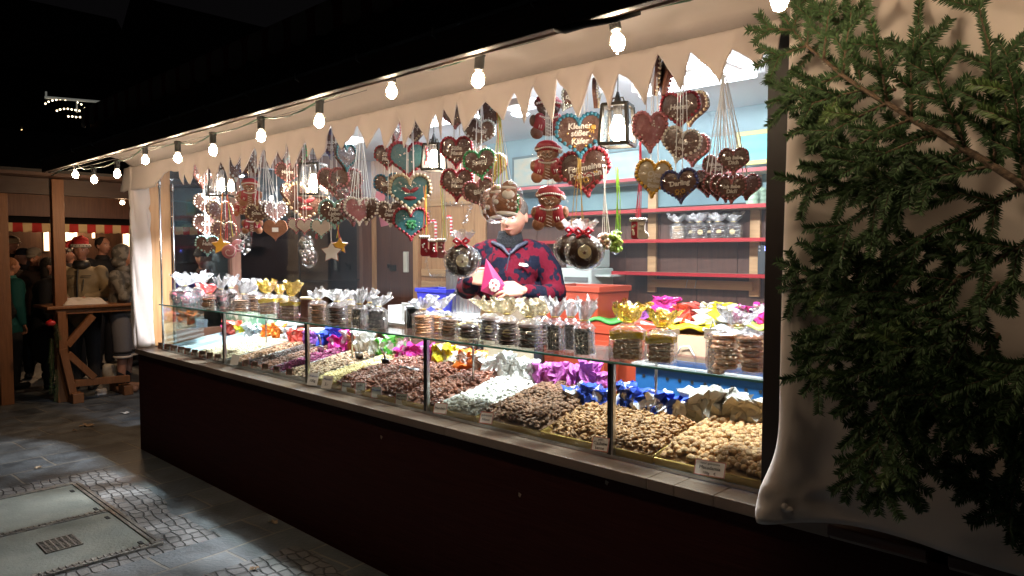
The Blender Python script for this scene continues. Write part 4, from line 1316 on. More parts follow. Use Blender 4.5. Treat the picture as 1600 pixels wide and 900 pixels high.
# =================================================================== SCOOPS
def scoop(px, py, Y, yaw, tilt, label):
    p = ony(px, py, Y)
    r = T('scoop', label, 'scoop', tuple(p), yaw, 'scoops stuck in the nuts')
    X = Matrix.Rotation(tilt, 4, 'X')
    m = MB()
    def bowl(u, v):
        a = math.pi * (1.0 * u)
        rr = .030 * (1 - .12 * v)
        return X @ Vector((rr * math.cos(a), rr * math.sin(a) * .9, -.055 + .075 * v - .018 * math.cos(a * 2) * (1 - v)))
    m.grid(14, 6, bowl); m.add([X @ Vector((.0264 * math.cos(math.pi * i / 14), .0238 * math.sin(math.pi * i / 14), .02)) for i in range(15)], [tuple(range(15))])
    m.build('bowl', chrome, r, smooth=True, world=False, solid=.0012)
    m = MB(); m.tube([X @ Vector((0, .010, .02)), X @ Vector((0, .010, .06)), X @ Vector((0, .0, .10))], [.007, .006, .008], 10); m.build('handle', chrome, r, smooth=True, world=False)
scoop(561, 556, .52, .5, .35, 'left metal scoop standing in the brown almonds')
scoop(602, 566, .46, .3, .45, 'middle metal scoop in front of the green paper cone')
scoop(650, 582, .40, -.9, 1.25, 'metal scoop lying flat on the almonds beside the third upright')
scoop(500, 545, .50, .2, .1, 'upright steel scoop near the second upright in front of the blue paper')

# =================================================================== CRUMPLED PAPER CONES
def paper_mat(name, c1, c2=None, sc=9.0, con=(.48, .52)):
    return mat(name, c1, .8, spec=.25, col2=c2, nscale=sc, contrast=con, bump=.25, bscale=30, detail=1)
PM = {
    'pink': paper_mat('pink_paper', (.62, .05, .20), (.80, .55, .60)),
    'red': paper_mat('coral_paper', (.72, .12, .09), (.80, .60, .55), 7, (.56, .6)),
    'yellow': paper_mat('yellow_paper', (.78, .66, .04), (.80, .80, .72), 10),
    'white': paper_mat('white_paper', (.80, .80, .78)),
    'orange': paper_mat('orange_paper', (.82, .24, .04), (.82, .78, .72), 9),
    'bluewhite': paper_mat('pale_blue_paper', (.55, .70, .85), (.82, .84, .85)),
    'purple': paper_mat('purple_paper', (.34, .12, .42), (.7, .6, .75), 8, (.56, .6)),
    'blue': paper_mat('blue_paper', (.05, .10, .62)),
    'magenta': paper_mat('magenta_paper', (.60, .04, .30), (.80, .72, .78), 8, (.55, .58)),
    'brown': paper_mat('brown_orange_paper', (.45, .16, .07), (.7, .5, .4), 9, (.56, .6)),
    'green': paper_mat('green_paper', (.12, .50, .08), (.8, .82, .8), 10, (.48, .52)),
    'violet': paper_mat('violet_paper', (.52, .14, .46)),
    'navy': paper_mat('navy_white_paper', (.03, .07, .40), (.80, .78, .80), 11, (.49, .52)),
    'grey': paper_mat('grey_beige_paper', (.42, .40, .36)),
}
def paper_cone(px, py, wpx, hpx, Y, key, label, seed, zb=None):
    p = ony(px, py, Y); k = mpp(p)
    w_ = wpx * k; h_ = hpx * k
    r0 = Vector((p.x, Y, p.z - h_ / 2 if zb is None else zb))
    n = 20
    m = MB(); rings = []
    sd = seed * 1.37
    prof = [(.22, 0), (.42, .12), (.50, .32), (.52, .52), (.44, .66), (.40, .74), (.52, .86), (.58, .97), (.40, .93), (.22, .84), (.08, .78)]
    for i, (rr, z) in enumerate(prof):
        r_ = []
        for j in range(n):
            a = 2 * math.pi * j / n + .5 * math.sin(i * .8 + sd)
            c, s_ = math.cos(a), math.sin(a)
            q = mnoise.noise(Vector((c * 2.4 + sd, s_ * 2.4, z * 3.2)))
            q2 = mnoise.noise(Vector((c * 6 + sd, s_ * 6, z * 9)))
            f_ = 1 + .60 * q + .38 * q2 + (.10 if (j + i) % 2 else -.10)
            zz = z + (.22 * mnoise.noise(Vector((c * 2 + sd, s_ * 2, 7))) + .08 * q2) * min(1, z * 2)
            r_.append((rr * w_ * f_ * c, rr * w_ * .72 * f_ * s_, max(0, zz) * h_))
        rings.append(r_)
    vs = [q for r_ in rings for q in r_]
    fs = []
    for i in range(len(rings) - 1):
        for j in range(n):
            a, b_, c, d = i * n + j, i * n + (j + 1) % n, (i + 1) * n + (j + 1) % n, (i + 1) * n + j
            if (i + j) % 2: fs += [(a, b_, c), (a, c, d)]
            else: fs += [(a, b_, d), (b_, c, d)]
    fs.append(tuple(range(n - 1, -1, -1))); fs.append(tuple((len(rings) - 1) * n + j for j in range(n)))
    m.add(vs, fs)
    o = m.build('paper_cone', PM[key], None, smooth=False, world=False)
    o.location = r0
    o.rotation_euler = (0, 0, seed * 1.1)
    return tag(o, label, 'paper cone', 'crumpled paper cones')
PC = [(360, 524, 25, 28, 'pink', 'dark pink paper cone right of the first upright'), (376, 521, 22, 26, 'yellow', 'yellow paper cone left of the white and orange ones'), (371, 512, 30, 20, 'red', 'red paper cone behind the yellow one at the left'), (394, 521, 26, 30, 'white', 'white paper cone in front of the pale sheets at the left'), (408, 526, 22, 24, 'bluewhite', 'pale blue paper cone left of the orange ones'),
    (420, 519, 22, 22, 'orange', 'orange and white paper cone in the second bay, left one'), (437, 520, 24, 24, 'orange', 'orange and white paper cone in the second bay, right one'), (450, 524, 20, 22, 'bluewhite', 'pale blue paper cone left of the coral one'), (466, 530, 26, 28, 'red', 'coral red paper cone at the second upright'), (373, 533, 14, 14, 'white', 'small white paper cone on the cream seeds'),
    (487, 533, 20, 26, 'purple', 'purple paper cone behind the second upright'), (508, 534, 24, 30, 'blue', 'blue paper cone, left one behind the upright steel scoop'), (520, 523, 26, 22, 'blue', 'blue paper cone, rear one behind the magenta cone'), (530, 540, 24, 28, 'magenta', 'magenta paper cone between blue and brown orange cones'), (545, 533, 22, 30, 'magenta', 'pointed pink paper cone behind the brown orange one'),
    (553, 538, 20, 26, 'brown', 'brown orange paper cone left of the white cones'), (570, 537, 24, 34, 'white', 'white paper cone behind the left metal scoop'), (585, 546, 24, 30, 'white', 'white paper cone left of the green ones'), (597, 545, 18, 26, 'green', 'green and white paper cone behind the middle scoop'), (617, 541, 24, 32, 'green', 'green and white paper cone inside the clear bowl'),
    (631, 556, 28, 26, 'magenta', 'magenta and white paper cone left of the third upright'), (651, 554, 26, 30, 'magenta', 'magenta paper cone touching the third upright'), (675, 556, 18, 30, 'magenta', 'narrow pink paper cone right of the third upright'), (688, 558, 30, 34, 'yellow', 'yellow and white paper cone, left of two'), (705, 562, 24, 36, 'yellow', 'yellow and white paper cone, right of two'),
    (727, 564, 30, 30, 'orange', 'orange and white paper cone left of the white almond heap'), (748, 568, 32, 32, 'orange', 'orange paper cone touching the white cones'), (737, 580, 34, 20, 'orange', 'low orange and white paper cone on the almonds'), (765, 576, 26, 30, 'white', 'white paper cone above the white almonds, leftmost of four'), (790, 572, 30, 38, 'white', 'white paper cone above the white almonds, tallest'),
    (812, 580, 26, 36, 'white', 'white paper cone above the white almonds, third of four'), (829, 584, 24, 38, 'white', 'white paper cone touching the violet cones'), (849, 588, 28, 36, 'violet', 'violet paper cone, leftmost of five'), (872, 587, 30, 38, 'violet', 'violet paper cone, second of five'), (897, 592, 28, 38, 'violet', 'violet paper cone, third of five'),
    (922, 588, 32, 42, 'violet', 'violet paper cone, biggest and fourth of five'), (941, 598, 20, 28, 'violet', 'small violet paper cone touching the fourth upright'), (897, 624, 34, 34, 'navy', 'navy and white paper cone left on the cashews'), (922, 622, 30, 40, 'navy', 'navy and white paper cone in the middle left of the fourth upright'), (945, 628, 26, 34, 'navy', 'navy and white paper cone directly left of the fourth upright'),
    (978, 622, 34, 42, 'navy', 'blue paper cone directly right of the fourth upright'), (1004, 632, 34, 44, 'navy', 'navy and white paper cone, second right of the fourth upright'), (1031, 636, 34, 42, 'navy', 'navy and white paper cone, third right of the fourth upright'), (1056, 646, 34, 44, 'navy', 'navy and white paper cone touching the grey ones'),
    (1092, 638, 40, 52, 'grey', 'grey paper cone, leftmost of four'), (1120, 640, 40, 60, 'grey', 'tall grey paper cone, second of four'), (1150, 648, 46, 60, 'grey', 'wide grey paper cone, third of four'), (1184, 656, 40, 56, 'grey', 'grey paper cone beside the black corner post')]
for i, q in enumerate(PC):
    s = 1.12
    paper_cone(q[0], q[1], q[2] * s, q[3] * 1.15, .49 if q[4] == 'navy' else (.54 if q[4] == 'grey' else (.62 if q[0] > 660 else .68)), q[4], q[5], i + 2)

# =================================================================== THINGS BEHIND THE CASE
# work table behind the case
wt = T('work_table', 'low steel work table behind the glass case', 'table', (2.8, .8, .2))
m = MB(); m.box(.3, .70, .86, 5.5, .80, .885); m.box(.3, .80, .86, 2.4, 1.15, .885); m.build('table_top', steelt, wt, bevel=.003)
# blue perforated crate
bluec = mat('blue_plastic', (.02, .12, .34), .35)
cr = T('blue_crate', 'blue perforated plastic crate with white rim behind the navy paper cones', 'crate', (4.78, .98, .86))
X = Matrix.Translation((4.78, 1.02, 0))
m = MB()
for (a, b_, c, d) in ((-.42, -.15, .42, -.14), (-.42, .14, .42, .15), (-.42, -.14, -.41, .14), (.41, -.14, .42, .14)): m.box(a, b_, .86, c, d, 1.085, 0, X)
m.box(-.41, -.14, .86, .41, .14, .87, 0, X)
m.build('crate_body', bluec, cr, bevel=.003)
m = MB()
for (a, b_, c, d) in ((-.435, -.165, .30, -.135), (-.435, -.135, -.405, .165)): m.box(a, b_, 1.086, c, d, 1.104, 0, X)
m.build('white_rim', whitep, cr, bevel=.004)
m = MB()
for i in range(12): m.lathe([(.001, 0), (.0085, 0), (.0085, .002), (.001, .002)], 14, X=X @ Matrix.Translation((-.37 + i * .067, -.1505, 1.04)) @ Matrix.Rotation(R(90), 4, 'X'))
m.build('hole_row', dark, cr)
# clear bowl
bw = T('clear_bowl', 'clear plastic bowl with green paper behind the brown almonds', 'bowl', (2.80, .85, .95))
p = ony(618, 545, .70)
m = MB(); m.lathe([(.05, -.06), (.075, .0), (.10, .075), (.104, .08)], 28, (p.x, .74, p.z), cap=False); m.build('bowl', shelfglass, bw, smooth=True)
# rear table with crates, cones and packets
rt = T('rear_table', 'pine rear table under the red edged shelves', 'table', (4.0, 1.9, .2))
RZ = 1.165
m = MB(); m.box(2.9, 1.62, RZ - .03, 5.6, 2.38, RZ); m.build('table_top', pinex, rt, bevel=.003)
m = MB(); m.box(2.9, 1.64, RZ - .16, 5.6, 1.66, RZ - .032); m.build('apron_board', pinex, rt)
for x in (2.95, 4.0, 5.5):
    m = MB(); m.box(x, 1.64, .2, x + .06, 1.70, RZ - .031); m.build('leg', pinex, rt)
orange = mat('orange_plastic', (.42, .065, .03), .4)
def crate(px0, px1, pt, pb, Y, dep, mt_, label, name='plastic_crate', zb=None, flare=1.08, hand=True):
    a = ony(px0, pb, Y); b_ = ony(px1, pt, Y)
    z0 = a.z if zb is None else zb
    r = T(name, label, 'crate', ((a.x + b_.x) / 2, Y + dep / 2, z0))
    w_ = b_.x - a.x; h_ = b_.z - z0
    m = MB()
    def rect(s, z): return [(-w_ / 2 * s, -dep / 2 * s, z), (w_ / 2 * s, -dep / 2 * s, z), (w_ / 2 * s, dep / 2 * s, z), (-w_ / 2 * s, dep / 2 * s, z)]
    s0 = 1 / flare
    vs = rect(s0, 0) + rect(1, h_) + rect(.975, h_) + rect(s0 * .975, .006)
    fs = [(3, 2, 1, 0)] + [(i, (i + 1) % 4, 4 + (i + 1) % 4, 4 + i) for i in range(4)] + [(4 + i, 4 + (i + 1) % 4, 8 + (i + 1) % 4, 8 + i) for i in range(4)] + [(8 + i, 8 + (i + 1) % 4, 12 + (i + 1) % 4, 12 + i) for i in range(4)] + [(12, 13, 14, 15)]
    m.add(vs, fs); m.build('shell', mt_, r, world=False, bevel=.003)
    m = MB()
    q = 1.05
    m.box(-w_ / 2 * q, -dep / 2 * q, h_ - h_ * .14, w_ / 2 * q, -dep / 2 - .001, h_ + .003); m.box(-w_ / 2 * q, dep / 2 + .001, h_ - h_ * .14, w_ / 2 * q, dep / 2 * q, h_ + .003)
    m.box(w_ / 2 + .001, -dep / 2, h_ - h_ * .14, w_ / 2 * q, dep / 2, h_ + .003); m.box(-w_ / 2 * q, -dep / 2, h_ - h_ * .14, -w_ / 2 - .001, dep / 2, h_ + .003)
    m.build('rim', mt_, r, world=False, bevel=.004)
    return r
crate(850, 935, 449, 506, 1.66, .36, orange, 'orange plastic crate standing on the rear table beside the seller', zb=RZ + .001)
crate(846, 1010, 515, 600, 1.40, .22, orange, 'second orange crate low under the rear table edge', zb=.86)
crate(862, 945, 540, 610, 1.2, .15, orange, 'lower orange box seen through the glass behind the violet cones', zb=.80)
# scale / printer
sc_ = T('kitchen_scale', 'pale green grey shop scale behind the orange crate', 'scale', (3.3, 2.05, RZ))
a = ony(877, 452, 2.05); b_ = ony(928, 398, 2.05)
gm = mat('pale_grey_plastic', (.48, .55, .52), .4)
m = MB(); m.box(a.x, 2.02, RZ, b_.x, 2.3, b_.z - .10); m.build('body', gm, sc_, bevel=.012)
m = MB(); m.box(a.x, 2.10, b_.z - .098, b_.x - .02, 2.28, b_.z + .04); m.build('head', gm, sc_, bevel=.012)
m = MB(); m.box(a.x + .06, 2.012, b_.z - .20, b_.x - .03, 2.0185, b_.z - .165); m.build('slot', mat('dark_slot', (.12, .13, .13), .4), sc_)
m = MB(); m.box(a.x - .01, 2.06, b_.z - .16, b_.x + .14, 2.25, b_.z - .145); m.build('side_shelf', gm, sc_, bevel=.003)
# brown cardboard box and dark bottle behind the biscuits
cb = T('cardboard_box', 'open brown cardboard box behind the large cake bags', 'box', (4.6, 1.3, .9))
cardb = mat('brown_cardboard', (.40, .29, .19), .7, bump=.15)
a = ony(1015, 585, 1.25); b_ = ony(1095, 527, 1.25)
m = MB(); m.box(a.x, 1.25, .86, b_.x + .08, 1.26, b_.z); m.box(a.x, 1.26, .86, a.x + .01, 1.55, b_.z); m.box(b_.x + .07, 1.26, .86, b_.x + .08, 1.55, b_.z); m.build('walls', cardb, cb)
m = MB(); m.tube([(a.x + .18, 1.24, b_.z - .10), (a.x + .2, 1.235, b_.z - .06), (b_.x - .06, 1.235, b_.z - .05), (b_.x - .02, 1.24, b_.z - .12)], .004, 6); m.build('handle', whitep, cb, smooth=True)
# packets and cones on the rear table
def flat_packet(px, py, wpx, key, label, Y=1.75, lay=0):
    p = ony(px, py, Y); k = mpp(p); w_ = wpx * k
    o = MB()
    def f_(u, v):
        return ((u - .5) * w_, (v - .5) * .22, .012 + .012 * math.sin(u * 9 + v * 5 + px) * (1 if True else 0))
    o.grid(12, 6, f_)
    ob = o.build('paper_packet', PM[key] if key in PM else key, None, solid=.02, world=False, smooth=True)
    ob.location = (p.x, Y, p.z)
    tag(ob, label, 'paper packet', 'flat paper packets on the rear table')
flat_packet(960, 503, 70, mat('green_sheet', (.08, .40, .08), .5), 'flat green packet at the left end of the rear table', 1.72)
flat_packet(1015, 508, 70, 'red', 'flat red packet on the rear table', 1.74)
flat_packet(1075, 513, 70, mat('yellow_sheet', (.75, .62, .03), .5), 'flat yellow packet on the rear table', 1.72)
flat_packet(1085, 504, 60, 'white', 'flat white packet above the yellow one', 1.85)
flat_packet(1140, 518, 60, mat('pale_blue_sheet', (.6, .72, .75), .5), 'flat pale blue packet behind the big biscuit bag', 1.74)
flat_packet(1185, 512, 50, mat('lime_sheet', (.5, .62, .12), .5), 'flat lime packet beside the black post', 1.74)
RC = [(940, 488, 34, 26, 'violet', 'violet paper cone on the rear table beside the orange crate'), (968, 487, 34, 26, 'purple', 'purple paper cone on the rear table, second from the left'), (995, 490, 26, 22, 'purple', 'small purple paper cone on the rear table'), (1012, 493, 30, 24, 'yellow', 'yellow and blue paper cone on the rear table'), (1040, 479, 38, 26, 'magenta', 'highest magenta paper cone on the rear table'),
    (1052, 492, 40, 22, 'green', 'yellow green paper cone on the rear table'), (1074, 491, 38, 30, 'red', 'red and white paper cone on the rear table'), (1092, 488, 24, 26, 'white', 'white paper cone between red and yellow ones'), (1105, 496, 34, 22, 'white', 'low white paper cone on the rear table'), (1113, 486, 30, 24, 'yellow', 'yellow and white paper cone on the rear table, left one'),
    (1133, 488, 36, 26, 'yellow', 'bright yellow paper cone on the rear table, right one'), (1122, 500, 26, 18, 'yellow', 'low yellow paper cone in front of the others'), (1158, 492, 34, 24, 'magenta', 'pink and white paper cone above the big biscuit bag'), (1176, 491, 26, 22, 'purple', 'purple and white paper cone left of the magenta one at the post'), (1193, 492, 26, 30, 'magenta', 'magenta paper cone at the black post on the rear table')]
for i, q in enumerate(RC):
    paper_cone(q[0], q[1], q[2] * 1.1, q[3] * 1.15, 1.95 if i % 2 else 1.82, q[4], q[5], i + 70)
# left inside: box and pale sheets behind the trays
r = T('confectionery_box', 'green and white printed box standing behind the empty trays', 'box', (.35, .62, .88))
a = ony(281, 520, .66); b_ = ony(341, 488, .66)
m = MB(); m.box(.20, .68, .9, .78, .86, b_.z + .01); m.build('carton', mat('green_print', (.12, .25, .16), .5, col2=(.55, .60, .5), nscale=14, contrast=(.5, .55)), r, bevel=.003)
card(315, 507, 16, 17, .60, [('Nougat', .1, .2, inkred)], 'pale card leaning on the printed box', tilt=-.1, cat='card', group=None)
for i, (px, py, wpx, lab) in enumerate([(445, 505, 60, 'pile of white paper sheets behind the orange cones'), (492, 516, 30, 'white carton behind the blue paper cones'), (700, 545, 44, 'white carton behind the yellow cones')]):
    p = ony(px, py, .95); k = mpp(p)
    ob = MB(); ob.box(-wpx * k / 2, -.09, -.012 if i == 0 else -.06, wpx * k / 2, .09, .012)
    o = ob.build('paper_stack' if i == 0 else 'white_carton', mat('white_paper', (0, 0, 0)), None, world=False, bevel=.004)
    o.location = p
    tag(o, lab, 'paper' if i == 0 else 'carton')
# blue basket, stainless pot
crate(650, 697, 453, 486, 1.25, .22, mat('royal_blue_plastic', (.02, .025, .30), .3), 'royal blue plastic basket left of the seller', name='blue_basket', flare=1.2)
st = T('basket_stand', 'white sideboard carrying the blue basket and the steel pot', 'sideboard', (2.3, 1.4, .2))
p = ony(675, 487, 1.3)
m = MB(); m.box(1.95, 1.2, .2, 2.85, 1.7, p.z - .012); m.build('cabinet', brownz, st, bevel=.004)
m = MB(); m.box(1.93, 1.18, p.z - .0115, 2.87, 1.72, p.z - .001); m.build('worktop', whitep, st, bevel=.003)
pot = T('steel_pot', 'tall ribbed stainless pot with a black band behind the seller', 'pot', (2.62, 1.42, p.z))
px0 = ony(725, 460, 1.45)
m = MB()
n = 64
def potf(u, v):
    a = 2 * math.pi * u
    r_ = .13 + .0025 * math.sin(a * 30)
    return (px0.x + r_ * math.cos(a), 1.45 + r_ * math.sin(a), p.z + .30 * v)
m.grid(240, 2, potf); m.build('kettle', chrome, pot, smooth=True)
m = MB(); m.lathe([(.135, .13), (.137, .135), (.137, .155), (.135, .16)], 40, (px0.x, 1.45, p.z)); m.build('band', dark, pot)
m = MB(); m.lathe([(.136, .30), (.14, .31), (.02, .34)], 40, (px0.x, 1.45, p.z)); m.build('lid', dsteel, pot, smooth=True)

# =================================================================== REAR SHELVES
sh = T('wall_shelf', 'pine wall shelf with four red edged boards against the back wall', 'shelf', (4.0, 2.3, 1.35))
redtape = mat('red_shelf_tape', (.30, .010, .015), .35)
boardm = mat('shelf_board', (.30, .27, .20), .5, col2=(.38, .33, .25), nscale=3, stretch=(1, 10, 10))
SY = 2.17
for z, xa in ((ony(1210, 262, SY).z, 2.05), (ony(1205, 320, SY).z, 2.05), (ony(1205, 374, SY).z, 2.35), (ony(1205, 432, SY).z, 3.28)):
    xb = 4.75
    m = MB(); m.box(xa, SY + .003, z - .010, xb, 2.385, z + .008); o = m.build('board', boardm, sh)
    m = MB(); m.box(xa - .002, SY - .002, z - .012, xb, SY + .002, z + .012); m.build('red_edge', redtape, o)
for px in (1004, 1166):
    q = ony(px, 400, SY + .10)
    for (za, zb_) in ((1.36, 2.16),):
        m = MB(); m.box(q.x - .035, 2.388, za, q.x + .035, 2.415, zb_); m.build('upright', pinex, sh, bevel=.003)
q0, q1 = ony(1005, 450, SY + .1), ony(1166, 450, SY + .1)
m = MB(); m.box(q0.x, 2.355, 1.40, q1.x, 2.385, 1.46); m.build('rail', pinex, sh, bevel=.003)
for px in (1073, 1087):
    m = MB(); q = ony(px, 440, 2.34); m.tube([(q.x, 2.35, 1.46), (q.x, 2.33, 1.41), (q.x + .01, 2.31, 1.41)], .003, 5); m.build('hook', chrome, sh)
shz = [ony(1210, 262, SY).z + .009, ony(1205, 320, SY).z + .009, ony(1205, 374, SY).z + .009, ony(1205, 432, SY).z + .009]
greyfilm = None
for i, (px, w_) in enumerate([(1058, 22), (1078, 20), (1092, 24), (1108, 18), (1121, 22), (1144, 24)]):
    sweet_bag(px, 2.24 if i % 2 == 0 else 2.30, w_, 22, 'pale' if i == 0 else 'choco', ['blue and yellow bag of sweets leftmost on the middle shelf', 'dark bag, second on the middle shelf', 'bag with a pale round label, third on the middle shelf', 'dark bag behind, fourth on the middle shelf', 'bag with a label, fifth on the middle shelf', 'rightmost dark bag on the middle shelf beside the upright'][i], 51 + i * 2, None, 1.75, 0, z=shz[2])
def jar(px, Y, z, label):
    q = ony(px, 300, Y)
    j = T('jar', label, 'jar', (q.x, Y, z), 0, 'pale green jars on the shelf')
    m = MB(); m.lathe([(.035, 0), (.04, .01), (.04, .022), (.034, .026), (.04, .032), (.04, .055), (.034, .059), (.038, .065), (.036, .09)], 20); m.build('jar', mat('pale_green_glaze', (.35, .48, .36), .35), j, smooth=True, world=False)
    m = MB(); m.lathe([(.03, .09), (.032, .10), (.02, .115), (.008, .12)], 16); m.build('lid', mat('pale_green_glaze', (0, 0, 0)), j, smooth=True, world=False)
jar(1176, 2.25, shz[1], 'banded pale green jar left under the framed seascape'); jar(1208, 2.25, shz[1], 'banded pale green jar half behind the black post'); jar(1190, 2.34, shz[1], 'pale green jar standing behind between two others')
# pictures
def seascape(name, a, b_, c):
    return mat(name, a, .4, col2=b_, nscale=4, stretch=(1, 1, 4), contrast=(.35, .65), detail=6)
def picture(px0, px1, py0, py1, Y, label, pm, fm, bw=.02):
    a = ony(px0, py1, Y); b_ = ony(px1, py0, Y)
    r = T('framed_picture', label, 'picture', ((a.x + b_.x) / 2, Y, a.z))
    m = MB(); m.box(a.x + bw, Y + .004, a.z + bw, b_.x - bw, Y + .008, b_.z - bw); m.build('painting', pm, r)
    m = MB()
    m.box(a.x, Y, a.z, b_.x, Y + .014, a.z + bw); m.box(a.x, Y, b_.z - bw, b_.x, Y + .014, b_.z); m.box(a.x, Y, a.z + bw, a.x + bw, Y + .014, b_.z - bw); m.box(b_.x - bw, Y, a.z + bw, b_.x, Y + .014, b_.z - bw); m.build('frame', fm, r, bevel=.003)
gf = mat('gilt_frame', (.36, .34, .10), .45, .4)
picture(1150, 1222, 198, 260, 2.30, 'framed teal seascape standing on the top shelf behind the heart bundle', seascape('teal_seascape', (.03, .30, .30), (.10, .48, .42), 0), gf, .03)
picture(1085, 1150, 205, 262, 2.34, 'second teal landscape leaning on the top shelf behind the white hearts', seascape('dark_landscape', (.04, .20, .28), (.12, .38, .42), 0), mat('grey_frame', (.10, .14, .14), .5), .02)
picture(800, 872, 237, 296, 2.25, 'wide dark framed snowy village picture behind the teddy', mat('village_painting', (.20, .27, .25), .5, col2=(.34, .28, .18), nscale=11, detail=8, stretch=(1, 1, 2)), mat('dark_green_frame', (.02, .05, .05), .4), .02)
picture(940, 1000, 232, 296, 2.34, 'pale blue picture behind the right lantern', seascape('pale_blue_print', (.25, .42, .50), (.42, .56, .62), 0), mat('grey_frame', (0, 0, 0)), .012)
# device with blue display
dv = T('cash_device', 'black device with a glowing blue display at the right end of the shelf', 'device', (4.5, 2.2, shz[3]))
a = ony(1183, 426, 2.2); b_ = ony(1212, 383, 2.2)
m = MB(); m.box(a.x, 2.2, shz[3], b_.x, 2.30, b_.z); m.build('housing', mat('charcoal_plastic', (.03, .035, .04), .4), dv, bevel=.006)
m = MB(); q = ony(1195, 392, 2.2); q2 = ony(1209, 385, 2.2); m.box(q.x, 2.196, q.z, q2.x, 2.1985, q2.z); m.build('display', emat('blue_display', (.05, .08, 1.0), 4), dv)
m = MB(); q = ony(1187, 389, 2.2)
for dz in (-.01, .012): m.lathe([(.001, 0), (.006, 0), (.006, .003), (.001, .003)], 12, X=Matrix.Translation((q.x, 2.199, q.z + dz)) @ Matrix.Rotation(R(90), 4, 'X'))
m.build('button', chrome, dv)
# =================================================================== HANGING GINGERBREAD
ginger = mat('gingerbread', (.065, .020, .011), .45, col2=(.11, .038, .02), nscale=14, bump=.4, bscale=90, coat=.08)
gingerl = mat('light_gingerbread', (.19, .07, .032), .45, col2=(.26, .105, .05), nscale=14, bump=.4, bscale=90, coat=.08)
icew = mat('white_icing', (.66, .60, .53), .45)
ICE = {'white': icew, 'red': mat('red_icing', (.26, .015, .025), .4), 'blue': mat('blue_icing', (.015, .12, .19), .4), 'pink': mat('pink_icing', (.42, .15, .16), .4), 'yellow': mat('yellow_icing', (.55, .30, .03), .4), 'navy': mat('navy_icing', (.05, .05, .14), .4), 'green': mat('green_icing', (.03, .22, .07), .4),
       'teal': mat('teal_icing', (.03, .13, .14), .4), 'mint': mat('mint_icing', (.22, .40, .36), .4), 'cream': mat('cream_icing', (.48, .38, .24), .4), 'rose': mat('dusty_rose_icing', (.30, .095, .095), .4), 'grey': mat('pale_grey_icing', (.45, .48, .47), .4)}
wrapf = glass_mat('clear_wrapper', (.99, .99, 1), .04, .14, milk=.006, bump=.5, bscale=40)
ribw = mat('white_ribbon', (.80, .80, .80), .45)
RIB = {'w': ribw, 'y': mat('yellow_ribbon', (.75, .70, .08), .4), 'g': mat('green_ribbon', (.30, .62, .05), .4), 'r': mat('red_ribbon', (.62, .03, .06), .4), 'o': mat('orange_ribbon', (.80, .28, .04), .4), 'd': mat('gold_ribbon', (.55, .36, .10), .35, .4), 'p': mat('pink_ribbon', (.75, .2, .3), .4)}
def heart_pts(n=48):
    P_ = []
    for i in range(n):
        t = 2 * math.pi * i / n
        x = 16 * math.sin(t) ** 3
        y = 13 * math.cos(t) - 5 * math.cos(2 * t) - 2 * math.cos(3 * t) - math.cos(4 * t)
        bx, by = x / 29 * .98, (y + 2.6) / 29
        # plump lower half
        q = max(0., min(1., (-by + .15) / .6))
        P_.append((bx * (1 + .22 * math.sin(math.pi * q)) * (1 - .04 * (by > .2)), by * (1 if by < 0 else .96)))
    return P_
HP = heart_pts()
TOPZ = 2.50
def strings(r, pts, col='w', z=TOPZ, rad=.0016):
    """ribbons from points (world) up to the ceiling rail"""
    m = MB()
    for a, b_ in pts:
        m.tube([a, b_], rad, 4)
    m.build('ribbon', RIB[col], r)
